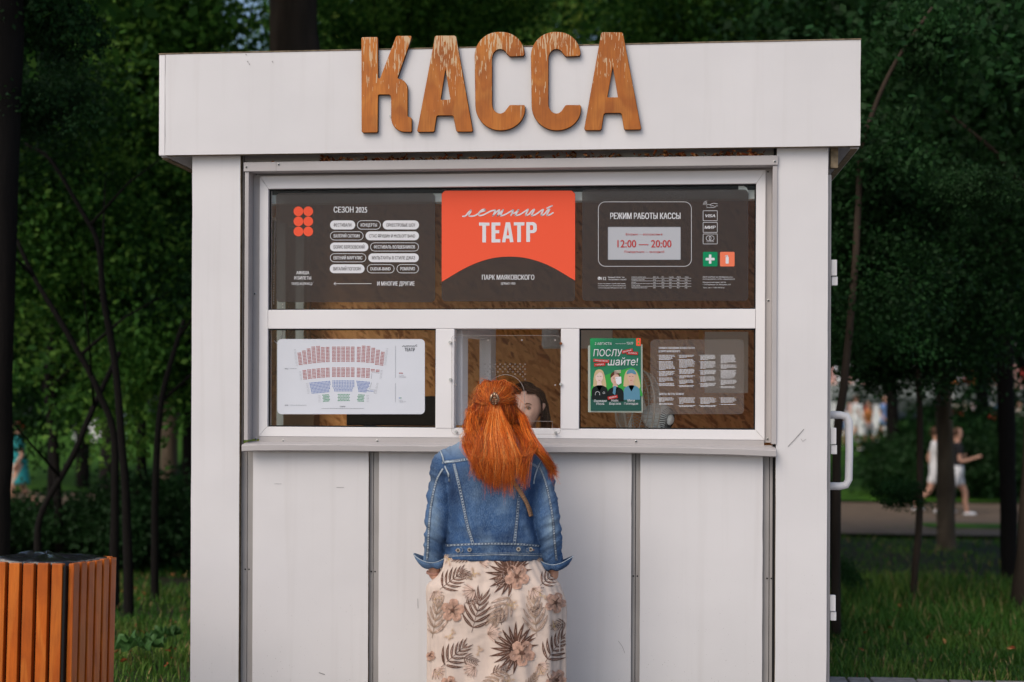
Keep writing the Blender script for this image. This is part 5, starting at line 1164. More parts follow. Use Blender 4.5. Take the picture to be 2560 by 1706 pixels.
seam([(1107, 1172), (1092, 1200), (1080, 1250), (1074, 1300), (1071, 1350), (1068, 1400)], gap=3); seam([(1348, 1165), (1362, 1200), (1373, 1245), (1382, 1300), (1386, 1350), (1391, 1402)], gap=3)
seam([(1100, 1124), (1107, 1145), (1112, 1165), (1121, 1185), (1123, 1205)], gap=2.5); seam([(1372, 1134), (1352, 1155), (1344, 1170), (1336, 1195), (1334, 1210)], gap=2.5)
seam([(1115, 1364), (1180, 1361), (1240, 1359.5), (1300, 1361), (1353, 1366)], gap=3.2, n=60)
SE.line([tuple(q) for q in catmull([(1112, 1391), (1180, 1389), (1240, 1387), (1300, 1388), (1356, 1390)], 40)], 2.0, 0, 1)
SE.line([tuple(q) for q in catmull([(1113, 1386.5), (1180, 1384.5), (1240, 1383), (1300, 1383.5), (1355, 1385.5)], 40)], .9, 0, 1)
SE.build('seam', [MT['thread'], MT['denim_dark'], MT['denim_edge']], JK)
for x0, x1, tip in ((1118, 1152, 1158), (1352, 1322, 1314)):
    TB = Decal(JB, .004); TB.line([(x0, 1375), (x1, 1375)], 15, 0); TB.line([(x1, 1375), (tip, 1375)], [15, 8], 0); s_ = 1 if tip > x0 else -1
    for dy in (-6.5, 6.5): TB.line([(x0, 1375+dy), (x1, 1375+dy)], 1, 1, 1)
    TB.line([(x1, 1368), (tip, 1372), (tip, 1378), (x1, 1382)], 1, 1, 1); TB.line([(x1-12*s_, 1376), (x1-3*s_, 1376)], 2.0, 2, 1)
    TB.build('waist_tab', [MT['denim'], MT['thread'], MT['thread_orange']], JK)
mat('button_metal', (.10, .075, .06), .35, metal=.8); mat('button_rim', (.42, .38, .33), .35, metal=.8)
for bx, by in ((1147, 1376), (1175, 1374), (1296, 1373), (1325, 1374)):
    p = project(JB, bx, by, .005); d = (CAM-p).normalized(); bm = bmesh.new(); tube(bm, [p-d*.004, p+d*.001], .0088, 16); tube(bm, [p+d*.0012, p+d*.0025], .0052, 12, mat=1)
    bm_obj('button', bm, [MT['button_rim'], MT['button_metal']], JK, False)
# turned up cuffs, flared open at the slit
def cuff(cx, cy, s, r0):
    """folded cuff: rises out of the sleeve end, rolls outwards and back up"""
    c = Q(cx, cy, .006); n = 56; prof = [(-.035, .00, 0), (-.012, .004, 0), (.014, .006, 0), (.034, .009, .2), (.042, .013, .5), (.036, .019, .9), (.018, .024, 1.4), (.000, .027, 1.7)]
    V, Fs = [], []
    for dz, dr, fl in prof:
        for k in range(n):
            t = 2*math.pi*k/n; side = math.cos(t)   # +1 towards +x
            flare = .0105*fl*(abs(side)**1.3)*(1.25 if side*s > 0 else .6)
            notch = math.exp(-((t-(1.5*math.pi))/.30)**2)      # slit at the back seam
            r = r0+dr*(1-.45*notch)+flare; z = -dz+.010*notch*(1 if dz > 0 else 0)+.024*side**2*min(1, fl*1.6)-.010*(fl > 1)*(1-side**2)-.004*side*s*fl*.3
            V.append(c+Vector((r*side, r*.86*math.sin(t), z+.0018*noise.noise(Vector((t*2, dz*60, s))))))
    m = len(prof)
    for j in range(m-1):
        for k in range(n): Fs.append((j*n+k, j*n+(k+1) % n, (j+1)*n+(k+1) % n, (j+1)*n+k))
    mi = [0]*(n*(m-1)); o = mesh_obj('cuff', V, Fs, [dn, MT['denim_edge']], JK, smooth=True, mi=mi)
    so_ = o.modifiers.new('s', 'SOLIDIFY'); so_.thickness = .0028; so_.material_offset_rim = 1
    bm = bmesh.new(); tube(bm, [V[(m-1)*n+k] for k in range(n)]+[V[(m-1)*n]], .0016, 5, False); bm_obj('cuff_edge', bm, MT['denim_edge'], o)
cuff(1085, 1398, -1, .038); cuff(1381, 1403, 1, .038)
cl = loft([(zz(1092), hc.x, .100, WY+.062, .062), (zz(1080), hc.x, .094, WY+.07, .058), (zz(1070), hc.x, .090, WY+.075, .055)], n=40, m=6, caps=False); o = mesh_obj('collar', *cl, dn, JK, smooth=True); sm_ = o.modifiers.new('s', 'SOLIDIFY'); sm_.thickness = .004
# bag strap over the back
mat('tan_leather', (.33, .18, .09), .45, var=.1); BS = Decal(JB, .004); BS.line([tuple(q) for q in catmull([(1262, 1165), (1288, 1212), (1305, 1238), (1318, 1264), (1326, 1291)], 22)], 9.5, 0)
o = BS.build('bag_strap', [MT['tan_leather']], WMN); sm_ = o.modifiers.new('s', 'SOLIDIFY'); sm_.thickness = .003
# hair
hcols = [(.66, .125, .010), (.38, .056, .007), (.92, .25, .030), (.16, .024, .006), (.95, .42, .12)]
for i, c in enumerate(hcols):
    m = mat('hair_%s' % 'abcde'[i], c, .50, spec=.35)
    m.name = ('copper_hair', 'auburn_hair', 'bright_hair', 'deep_hair', 'pale_hair')[i]
HMs = [MT['hair_%s' % k] for k in 'abcde']
def make_hair(paths, radii, segs, sides=3):
    """paths: list of (k,3) control arrays -> one mesh of thin tubes"""
    Vs, Fs_, Ms = [], [], []; off = 0
    T = np.linspace(0, 1, segs); out = []
    for (ctrl, r, m) in paths:
        c = np.asarray(catmull(ctrl, segs)); a_ = rh.uniform(.0012, .0062); w0 = rh.uniform(0, 6.28); c = c+(np.sin(T*rh.uniform(9, 22)+w0)*a_*T)[:, None]*np.array([1, .4, 0]); out.append((c, r, m))
    C_ = np.stack([o[0] for o in out]); Tn = np.gradient(C_, axis=1); Tn /= np.linalg.norm(Tn, axis=2, keepdims=True)+1e-9
    ref = np.zeros_like(Tn); ref[..., 1] = 1.0; u = np.cross(Tn, ref); u /= np.linalg.norm(u, axis=2, keepdims=True)+1e-9; v = np.cross(Tn, u)
    rad = np.array([o[1] for o in out])[:, None]*(1-.75*T**3)[None, :]
    ph = np.random.rand(len(out))*6.28
    V = np.empty((len(out), segs, sides, 3))
    for k in range(sides):
        a = ph+2*math.pi*k/sides; V[:, :, k] = C_+(u*np.cos(a)[:, None, None]+v*np.sin(a)[:, None, None])*rad[..., None]
    base = (np.arange(len(out))*segs*sides)[:, None, None]; si = (np.arange(segs-1)*sides)[None, :, None]; k = np.arange(sides)[None, None, :]; k2 = (k+1) % sides
    Fq = np.stack([base+si+k, base+si+k2, base+si+sides+k2, base+si+sides+k], -1).reshape(-1, 4)
    mi = np.repeat(np.array([o[2] for o in out]), (segs-1)*sides)
    return V.reshape(-1, 3), Fq, mi
rh = random.Random(3); nr = np.random.RandomState(4)
hcn = np.array(hc)
def skull(az, el, k=1.0):   # az 0 = towards the camera (back of head), el up; local ellipsoid
    return hcn+np.array([math.sin(az)*math.cos(el)*.083, -math.cos(az)*math.cos(el)*.100, math.sin(el)*.122])*k
clip = np.array(P3(1238, 1002, hc.y-.112))
def W3(px, py, y): return np.array(P3(px, py, y))
BKY = WY-.135
HW = [(32, 24, 24, 13, 7)]
def hm(): return rh.choices((0, 1, 2, 3, 4), HW[0])[0]
paths = []
def clumpify(n_clumps, per, gen, spread, tip, r=(.0004, .00078)):
    n_clumps = int(n_clumps*2.1); per = max(2, int(per*.75)); tip = tip*1.3+.0006
    for c in range(n_clumps):
        base = gen(c); m0 = hm()
        for k in range(per):
            P_ = []; n = len(base); o0 = nr.normal(0, 1, 3); cut = rh.uniform(0, .10) if rh.random() < .5 else 0; base = base[:-1]+[base[-1]*(1-cut)+base[-2]*cut]
            for i, b in enumerate(base):
                f = i/(n-1); s_ = spread*(1-f)+tip*f if i else spread
                P_.append(b+o0*s_*np.array([1, .6, .6])+nr.normal(0, .0014, 3)*(i > 0))
            paths.append((P_, rh.uniform(*r), m0 if rh.random() < .72 else hm()))
# crown hair pulled back into the clip
def g_top(c):
    az = rh.uniform(-2.6, 2.6); el = rh.uniform(.35, 1.25) if abs(az) < 1.3 else rh.uniform(.1, 1.3); p0 = skull(az, el, .97); tgt = math.atan2(.05, 1)
    pts = [p0]
    for t in (.3, .6, .85):
        a = az*(1-t); e = el*(1-t)+.10*t+.22*math.sin(math.pi*t)*(1 if el > .5 else .4); pts.append(skull(a, e, 1.06+.05*math.sin(math.pi*t)))
    pts.append(clip+np.array([rh.gauss(0, .008), 0.004, rh.gauss(.004, .006)])); return pts
clumpify(230, 7, g_top, .004, .0012)
# the tail below the clip, fanning over the loose hair
def g_tail(c):
    f = rh.gauss(0, .55); f = max(-1.3, min(1.3, f)); L = rh.uniform(.62, 1.04)*(1-.10*abs(f)); yb = 1020+L*195
    return [clip+np.array([f*.006, -.004, .0]), W3(1238+f*14, 1035, hc.y-.132), W3(1240+f*30+rh.gauss(0, 4), 1085, WY-.122), W3(1243+f*44+rh.gauss(0, 9), 1140, BKY-.026), W3(1246+f*50+rh.gauss(0, 11), yb, BKY-.022+rh.uniform(-.01, .01))]
HW[0] = (32, 14, 30, 7, 17); clumpify(110, 9, g_tail, .005, .0026)
# loose lower hair: from the sides and nape down the back
def g_low(c):
    az = rh.uniform(-1.9, 1.9); el = rh.uniform(-.75, .32); p0 = skull(az, el, .98); s_ = az/1.9; px0, py0 = PX(p0)
    x1 = 1242+s_*rh.uniform(46, 64); x2 = 1246+s_*rh.uniform(52, 74); x3 = 1246+s_*66+rh.gauss(0, 5); yb = 1178+26*(1-abs(s_)**2)+rh.gauss(0, 22)
    if s_ < -.6: x2 = 1178+rh.gauss(-4, 8); x3 = 1205+rh.gauss(-6, 7); yb -= 14
    if s_ > .6: x2 = 1318+rh.gauss(0, 8); x3 = 1298+rh.gauss(8, 8)
    k = rh.uniform(0, .012)
    return [p0, skull(az, el-.35, 1.10), W3(x1, 1062, hc.y-.085*math.cos(az)-.01), W3(x2, 1108, WY-.085-k), W3((x2+x3)/2, 1150, BKY-.012-k), W3(x3, yb, BKY-.010-k)]
HW[0] = (34, 30, 14, 20, 2); clumpify(330, 8, g_low, .005, .0024)
HW[0] = (34, 22, 26, 12, 6)
# left side swell that lies on the shoulder, and the long lock over the right shoulder
def g_left(c):
    p0 = skull(rh.uniform(-2.0, -1.2), rh.uniform(-.3, .25), 1.0); return [p0, W3(1182+rh.gauss(0, 5), 1025, hc.y-.02), W3(1180+rh.gauss(0, 8), 1070, WY-.03), W3(1184+rh.gauss(0, 10), 1100, WY-.09), W3(1200+rh.gauss(0, 12), 1150+rh.gauss(0, 16), BKY+.0)]
clumpify(80, 8, g_left, .005, .004)
def g_lock(c):
    p0 = skull(rh.uniform(1.1, 2.0), rh.uniform(-.5, .2), 1.0); e = rh.gauss(0, 1)
    return [p0, W3(1305+e*4, 1040, hc.y-.03), W3(1322+e*5, 1085, WY-.04), W3(1346+e*6, 1125, WY-.105), W3(1368+e*5, 1152, WY-.085), W3(1380+e*5, 1172, WY-.055), W3(1384+rh.gauss(0, 10), 1186+rh.gauss(0, 14), WY-.05)]
clumpify(24, 8, g_lock, .004, .0016)
# loose fly-away hairs
def g_fly(c):
    az = rh.uniform(-2.2, 2.2); el = rh.uniform(-.4, 1.3); p0 = skull(az, el, 1.0); p1 = skull(az, el-.2, rh.uniform(1.12, 1.32)); return [p0, p1, p1+np.array([rh.gauss(0, .02)+.012*az/2, rh.gauss(0, .015), -rh.uniform(.02, .07)]), p1+np.array([rh.gauss(0, .03)+.02*az/2, rh.gauss(0, .02), -rh.uniform(.05, .14)])]
clumpify(90, 2, g_fly, .004, .004, (.00022, .0004))
V, Fq, mi = make_hair(paths, None, 18)
hm_ = fast_mesh('hair', V, Fq, HMs, mi, True); HO = link(bpy.data.objects.new('hair', hm_), WMN)
# scalp under the strands
V = [Vector(skull(2*math.pi*i/40, math.pi*(j/24-.5), 1.0)) for j in range(25) for i in range(40) ]
Fs = [(j*40+i, j*40+(i+1) % 40, (j+1)*40+(i+1) % 40, (j+1)*40+i) for j in range(24) for i in range(40)]
Fs = [f for f in Fs if not all(V[i].y > hc.y+.035 and V[i].z < hc.z+.06 for i in f)]
mesh_obj('scalp_hair', V, Fs, HMs[1], HO, smooth=True)
# claw clip
bm = bmesh.new(); cp = Vector(clip)+Vector((0, -.016, 0))
for s in (-1, 1):
    tube(bm, [cp+Vector((s*x, y, z)) for x, y, z in ((.003, -.004, .030), (.011, -.012, .022), (.016, -.010, .004), (.014, -.004, -.010), (.006, .004, -.018))], [.0035, .006, .0055, .0045, .002], 10)
    for k in range(3): tube(bm, [cp+Vector((s*(.014-.002*k), -.008, .006-.008*k)), cp+Vector((s*.004, -.012, .002-.008*k)), cp+Vector((-s*.003, -.006, -.002-.008*k))], [.0032, .0026, .0012], 8)
tube(bm, [cp+Vector((-.008, -.008, .012)), cp+Vector((.008, -.008, .012))], .005, 10)
tube(bm, [cp+Vector((0, -.006, .034)), cp+Vector((0, -.010, .014))], [.006, .004], 10)
mat('clip_metal', (.30, .20, .13), .25, metal=.7, var=.5, vscale=60); bm_obj('claw_clip', bm, MT['clip_metal'], HO, True)

# ------------------------------------------------------------------ the cashier behind the pane
CY = .46
cc = P3(1312, 1022, CY); CSH = empty('person', (cc.x, CY+.05, .2), 'cashier with dark brown hair sitting inside, face half visible beside the red haired customer', 'person')
hp, CM = head_vf(cc, Wd=.082, Ht=.125, rot=Matrix.Rotation(R(-6), 4, 'Z'))
bp_ = list(hp)+[loft([(cc.z-.80, cc.x, .17, CY+.10, .12), (cc.z-.5, cc.x, .14, CY+.08, .10), (cc.z-.32, cc.x, .175, CY+.07, .095), (cc.z-.24, cc.x, .15, CY+.06, .075), (cc.z-.19, cc.x, .07, CY+.05, .06)], 32, 30)]+chain([(cc.x, CY+.05, cc.z-.22, .055), (cc.x, CY+.04, cc.z-.13, .052), (cc.x, CY+.02, cc.z-.05, .054)])
for s in (-1, 1): bp_ += chain([(cc.x+s*.145, CY+.07, cc.z-.26, .052), (cc.x+s*.19, CY+.07, cc.z-.34, .048), (cc.x+s*.21, CY+.06, cc.z-.50, .040), (cc.x+s*.14, CY-.10, cc.z-.52, .032), (cc.x+s*.09, CY-.20, cc.z-.515, .024)])
for s in (-1, 1): bp_ += hand((cc.x+s*.09, CY-.21, cc.z-.515), (-s*.3, -.95, 0), (0, 0, -1), .95, .5, s)
remesh('body', bp_, .005, MT['skin_pale'], CSH)
face_parts(CM, CSH)
tp = loft([(cc.z-.78, cc.x, .18, CY+.1, .135), (cc.z-.5, cc.x, .15, CY+.08, .115), (cc.z-.33, cc.x, .19, CY+.07, .11), (cc.z-.22, cc.x, .16, CY+.06, .085), (cc.z-.17, cc.x, .08, CY+.05, .065)], 40, 30)
sl_ = [tube_vf([(cc.x+s*.16, CY+.07, cc.z-.25), (cc.x+s*.19, CY+.07, cc.z-.36), (cc.x+s*.21, CY+.06, cc.z-.48)], [.062, .058, .052], 16) for s in (-1, 1)]
remesh('shirt', [tp]+sl_, .008, mat('dark_shirt', (.03, .03, .035), .85), CSH)
ccn = np.array(cc); paths = []
def g_c(c):
    s = rh.choice((-1, 1)); el = rh.uniform(.2, 1.2); az = s*rh.uniform(.15, 2.9)
    def sk2(a, e, k): return ccn+np.array([math.sin(a)*math.cos(e)*.088, -math.cos(a)*math.cos(e)*.100, math.sin(e)*.130])*k
    p0 = sk2(az*.3, max(el, .85), 1.0); a1 = s*max(abs(az), 1.0)
    return [p0, sk2(a1, .6, 1.07), ccn+np.array([s*(.088+rh.uniform(0, .012)), .03+.05*rh.random(), .0]), ccn+np.array([s*(.098+rh.gauss(0, .008)), .03, -.09]), ccn+np.array([s*(.118+rh.gauss(0, .012)), .0, -.20-rh.uniform(0, .08)])]
clumpify(110, 8, g_c, .006, .004, (.0009, .0014))
V, Fq, mi = make_hair(paths, None, 14); mat('brown_hair', (.075, .036, .020), .5); mat('brown_hair_light', (.14, .07, .035), .45)
CO = link(bpy.data.objects.new('hair', fast_mesh('hair', V, Fq, [MT['brown_hair'], MT['brown_hair_light']], np.where(mi == 2, 1, 0), True)), CSH)
V = [Vector(ccn+np.array([math.sin(2*math.pi*i/32)*math.cos(e)*.0885, .012-math.cos(2*math.pi*i/32)*math.cos(e)*.100, math.sin(e)*.132])) for e in np.linspace(-.3, 1.57, 14) for i in range(32)]
Fs = [(j*32+i, j*32+(i+1) % 32, (j+1)*32+(i+1) % 32, (j+1)*32+i) for j in range(13) for i in range(32)]
Fs = [f for f in Fs if not all(V[i].y < cc.y-.02 and V[i].z < cc.z+.090-.25*abs(V[i].x-cc.x) for i in f)]; mesh_obj('scalp_hair', V, Fs, MT['brown_hair'], CO, smooth=True)
bm = bmesh.new(); bmesh.ops.create_icosphere(bm, subdivisions=2, radius=.004, matrix=Matrix.Translation(CM @ Vector((.0805, .004, -.036)))); bm_obj('earring', bm, MT['screw_metal'], CSH, True)
# ------------------------------------------------------------------ litter bin at the left
BN = empty('litter_bin', (*P(85, 1400, -1.1)[:1], -1.1, 0), 'square litter bin clad in orange wooden slats with a black bag', 'litter bin')
mat('bag_black', (.012, .012, .015), .16, bump=.6, bscale=14, spec=.6); mat('bin_frame', (.008, .008, .008), .5)
bcx = P(170, 1410, -1.1)[0]-.022; btz = P(170, 1414, -1.1)[1]; M0 = Matrix.Translation((bcx, -1.1, 0)) @ Matrix.Rotation(R(-5.5), 4, 'Z') @ Matrix.Rotation(R(-2.4), 4, 'X')
pitch = .0605; sw = .045; st = .016; bw = 6*pitch
rb = random.Random(2)
for k in range(6):
    x1 = -.020-pitch*k; dz = rb.uniform(-.0015, .0015)
    bm = bmesh.new(); add_box(bm, x1-sw, x1, -.001, .022, .05, btz+dz, .003, 0, M0); bm_obj('slat', bm, MT['bin_wood'], BN)
    bm = bmesh.new(); add_box(bm, x1-sw, x1, bw+.022, bw+.045, .05, btz+dz, .003, 0, M0); bm_obj('slat', bm, MT['bin_wood'], BN)
    y0 = .016+pitch*k+.004
    bm = bmesh.new(); add_box(bm, -.005, .017, y0, y0+sw, .05, btz+dz, .003, 0, M0); bm_obj('slat', bm, MT['bin_wood'], BN)
    bm = bmesh.new(); add_box(bm, -bw-.02, -bw-.0, y0, y0+sw, .05, btz+dz, .003, 0, M0); bm_obj('slat', bm, MT['bin_wood'], BN)
bm = bmesh.new(); add_box(bm, -bw+.004, -.010, .026, bw+.018, .03, btz-.02, .004, 0, M0); bm_obj('liner', bm, MT['bin_frame'], BN)
bm = bmesh.new(); add_box(bm, -.018, -.007, .002, .022, .03, btz-.006, .002, 0, M0); bm_obj('corner_post', bm, MT['bin_frame'], BN)
# bag folded over the rim and gathered in the middle
V, Fs = [], []; n, m = 64, 14
for j in range(m):
    t = j/(m-1)
    for k in range(n):
        a = 2*math.pi*k/n; c, s = math.cos(a), math.sin(a); q = (abs(c)**8+abs(s)**8)**(-1/8); r = (bw/2-.001)*(1-t*.97)*q if j > 1 else (bw/2-.004)*q
        z = btz+(-.035 if j == 0 else .003 if j == 1 else .003+.016*t**.6*(1-.2*math.sin(a*2))+.006*math.sin(a*13+2*math.sin(a*3))*(t*(1-t)*4)+.004*noise.noise(Vector((c*4, s*4, t*5))))
        V.append(M0 @ Vector((-bw/2-.004+r*c-.02*t, bw/2+.02+r*s, z+(.012 if c < -.2 and t < .6 else 0)*math.sin(a*5)**2)))
for j in range(m-1):
    for k in range(n): Fs.append((j*n+k, j*n+(k+1) % n, (j+1)*n+(k+1) % n, (j+1)*n+k))
Fs.append(tuple((m-1)*n+k for k in range(n))); mesh_obj('bag', V, Fs, MT['bag_black'], BN, smooth=True)

# ------------------------------------------------------------------ vegetation
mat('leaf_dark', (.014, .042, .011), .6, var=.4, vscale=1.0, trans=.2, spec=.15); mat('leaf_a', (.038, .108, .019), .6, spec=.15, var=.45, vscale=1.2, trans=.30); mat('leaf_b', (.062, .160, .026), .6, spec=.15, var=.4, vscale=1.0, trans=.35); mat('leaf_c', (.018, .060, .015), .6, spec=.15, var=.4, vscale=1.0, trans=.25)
mat('bark', (.060, .042, .030), .9, vscale=5, col2=(.025, .018, .013), bump=1.0, bscale=18, stretch=(1, 1, .2)); mat('bark_pale', (.17, .125, .085), .9, vscale=5, col2=(.07, .05, .035), bump=1.0, bscale=16, stretch=(1, 1, .25)); mat('bark_dark', (.010, .008, .007), .95, bump=.8, bscale=18, stretch=(1, 1, .2))
def at(px, D, z=None, py=None):
    d = RV*((px-1280)/F)+fw
    if py is not None: d = d+UV*((HZ-py)/F); p = CAM+d*D; return p
    p = CAM+d*D; return Vector((p.x, p.y, gz(p.x, p.y) if z is None else z))
def leaf_cloud(n, clumps, rad, size, seed, mats_, flat=.6, shell=.35):
    """n leaf faces in clumps through an ellipsoidal crown centred on the origin"""
    r = np.random.RandomState(seed); rad = np.array(rad)
    d = r.normal(size=(clumps, 3)); d /= np.linalg.norm(d, axis=1, keepdims=True); q = r.uniform(shell, 1, clumps)**.6
    cc_ = d*q[:, None]*rad*(1+.25*r.normal(size=(clumps, 1))*.6); cs = r.uniform(.13, .30, clumps)*rad.mean()
    ci = r.randint(0, clumps, n); p = cc_[ci]+r.normal(size=(n, 3))*cs[ci][:, None]*np.array([1, 1, .5])
    s = r.uniform(size*.6, size*1.25, n)[:, None]
    nrm = r.normal(size=(n, 3))*np.array([.9, .9, .7])+np.array([0, 0, .5]); nrm /= np.linalg.norm(nrm, axis=1, keepdims=True)
    t = np.cross(nrm, r.normal(size=(n, 3))); t /= np.linalg.norm(t, axis=1, keepdims=True)+1e-9; b = np.cross(nrm, t)
    a0 = p-t*s; a1 = p+b*s*.62-t*s*.1-nrm*s*.12; a2 = p+t*s-nrm*s*.25; a3 = p-b*s*.62-t*s*.1-nrm*s*.12
    V = np.stack([a0, a1, a2, a3], 1).reshape(-1, 3); Fq = np.arange(4*n).reshape(-1, 4)
    cm = r.randint(0, len(mats_), clumps); mi = np.where(r.rand(n) < .75, cm[ci], r.randint(0, len(mats_), n))
    return fast_mesh('crown', V, Fq, [MT[k] for k in mats_], mi)
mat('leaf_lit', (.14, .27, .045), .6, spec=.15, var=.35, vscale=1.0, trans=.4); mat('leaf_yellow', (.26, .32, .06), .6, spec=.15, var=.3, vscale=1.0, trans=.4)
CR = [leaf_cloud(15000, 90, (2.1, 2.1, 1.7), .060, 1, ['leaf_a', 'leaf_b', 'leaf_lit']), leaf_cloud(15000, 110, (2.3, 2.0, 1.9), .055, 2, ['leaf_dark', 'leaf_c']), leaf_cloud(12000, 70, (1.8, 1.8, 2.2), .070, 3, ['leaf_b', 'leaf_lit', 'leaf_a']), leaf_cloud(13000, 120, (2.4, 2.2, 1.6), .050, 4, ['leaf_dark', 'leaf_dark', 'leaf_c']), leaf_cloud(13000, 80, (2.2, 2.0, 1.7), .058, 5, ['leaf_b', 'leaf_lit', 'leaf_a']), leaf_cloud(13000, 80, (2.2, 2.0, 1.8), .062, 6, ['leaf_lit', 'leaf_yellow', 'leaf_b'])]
SH = [leaf_cloud(6000, 50, (.9, .8, .75), .045, 11, ['leaf_c', 'leaf_dark'], shell=.1), leaf_cloud(6000, 60, (1.1, .9, .6), .04, 12, ['leaf_dark'], shell=.1)]
def trunk_mesh(pts, rad, seg=10, rough=.06):
    c = catmull([(*p, r) for p, r in zip(pts, rad)], max(8, len(pts)*5)); bm = bmesh.new(); tube(bm, [q[:3] for q in c], [max(.004, float(q[3])) for q in c], seg)
    for v in bm.verts: v.co += Vector((noise.noise(v.co*3), noise.noise(v.co*3+Vector((9, 0, 0))), 0))*rad[0]*rough*3
    return bm
def tree(base, h, r0, bark, crowns, label, group=None, lean=(0, 0), limbs=5, name='tree', pts=None, rad=None):
    b = Vector(base); T = empty(name, b, label, 'tree', group)
    if pts is None:
        pts = [b+Vector((lean[0]*t*h, lean[1]*t*h, t*h-.15*(t == 0))) for t in (0, .25, .5, .75, 1)]; rad = [r0*1.25, r0, r0*.88, r0*.7, r0*.45]
    bm = trunk_mesh(pts, rad); rr_ = random.Random(int(b.x*100)); 
    for k in range(limbs):
        t = rr_.uniform(.5, .98); i = min(int(t*(len(pts)-1)), len(pts)-2); p0 = pts[i].lerp(pts[i+1], t*(len(pts)-1)-i); a = rr_.uniform(0, 6.28); L = rr_.uniform(.8, 2.0)*max(.5, h/8)
        p1 = p0+Vector((math.cos(a)*L*.5, math.sin(a)*L*.5, L*.45)); p2 = p0+Vector((math.cos(a)*L, math.sin(a)*L, L*.75)); tube(bm, [p0, p1, p2], [r0*.35, r0*.2, r0*.08], 6)
    bm_obj('trunk', bm, MT[bark], T, True)
    for (c, kind, sc, rz) in crowns:
        o = bpy.data.objects.new('crown', CR[kind] if kind >= 0 else SH[-kind-1]); link(o, T); o.matrix_world = Matrix(); o.matrix_parent_inverse = WINV[T.name]
        o.location = c; o.rotation_euler = (rr_.uniform(-.3, .3), rr_.uniform(-.3, .3), rz); o.scale = (sc, sc, sc*rr_.uniform(.85, 1.1))
    return T
rt_ = random.Random(21)
def CW(px, py, D, kind, sc): return (at(px, D, py=py), kind, sc, rt_.uniform(0, 6.28))
GL_, GR_, GT_ = 'leafy trees in the wood left of the kiosk', 'shaded trees in the wood right of the kiosk', 'trees whose crowns show above the kiosk roof'
# trunks one can tell apart
def path_tree(pxs, D, bark, label, crowns, group=None, limbs=2):
    pts = [at(a, D, py=b) for a, b, r in pxs]; rad = [r*D/F for a, b, r in pxs]; g0 = pts[0].copy(); g0.z = gz(g0.x, g0.y)-.1
    if pts[0].z-g0.z > .15: pts = [g0]+pts; rad = [rad[0]*1.15]+rad
    return tree(pts[0], 6, rad[0], bark, crowns, label, group, pts=pts, rad=rad, limbs=limbs)
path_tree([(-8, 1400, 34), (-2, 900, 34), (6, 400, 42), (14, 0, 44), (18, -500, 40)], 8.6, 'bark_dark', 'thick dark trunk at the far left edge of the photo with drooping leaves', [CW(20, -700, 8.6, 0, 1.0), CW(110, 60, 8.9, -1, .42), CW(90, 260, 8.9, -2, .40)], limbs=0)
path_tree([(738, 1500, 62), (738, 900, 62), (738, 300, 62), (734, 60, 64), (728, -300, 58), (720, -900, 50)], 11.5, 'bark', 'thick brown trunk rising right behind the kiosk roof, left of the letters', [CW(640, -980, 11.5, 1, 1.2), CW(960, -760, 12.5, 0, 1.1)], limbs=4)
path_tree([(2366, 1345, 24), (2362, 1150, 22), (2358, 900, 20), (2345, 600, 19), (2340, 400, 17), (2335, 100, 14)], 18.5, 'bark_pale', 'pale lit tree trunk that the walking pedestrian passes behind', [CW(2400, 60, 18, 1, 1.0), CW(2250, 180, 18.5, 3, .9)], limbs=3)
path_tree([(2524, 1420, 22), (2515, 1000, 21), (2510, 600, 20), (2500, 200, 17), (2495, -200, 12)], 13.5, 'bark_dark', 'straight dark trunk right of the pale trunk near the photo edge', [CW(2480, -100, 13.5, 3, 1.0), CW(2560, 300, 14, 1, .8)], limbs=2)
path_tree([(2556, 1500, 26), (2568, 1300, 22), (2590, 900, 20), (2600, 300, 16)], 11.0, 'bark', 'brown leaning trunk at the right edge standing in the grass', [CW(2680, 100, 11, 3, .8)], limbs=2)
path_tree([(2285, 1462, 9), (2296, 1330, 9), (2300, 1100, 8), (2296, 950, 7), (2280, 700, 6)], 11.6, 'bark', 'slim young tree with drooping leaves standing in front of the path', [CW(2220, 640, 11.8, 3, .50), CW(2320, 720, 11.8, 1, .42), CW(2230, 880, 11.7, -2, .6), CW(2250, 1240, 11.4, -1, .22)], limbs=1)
path_tree([(2092, 1120, 11), (2110, 950, 10), (2135, 700, 9), (2145, 520, 8), (2160, 350, 6.5), (2230, 170, 5), (2330, 20, 4)], 9.5, 'bark', 'thin bent stem with leafy side twigs close to the right side of the kiosk', [CW(2190, 420, 9.6, -1, .50), CW(2300, 110, 9.8, -1, .45), CW(2110, 700, 10, 3, .36), CW(2330, 530, 10, -1, .38), CW(2450, 470, 9.2, -2, .28), CW(2160, 600, 10, -1, .5)], limbs=0)
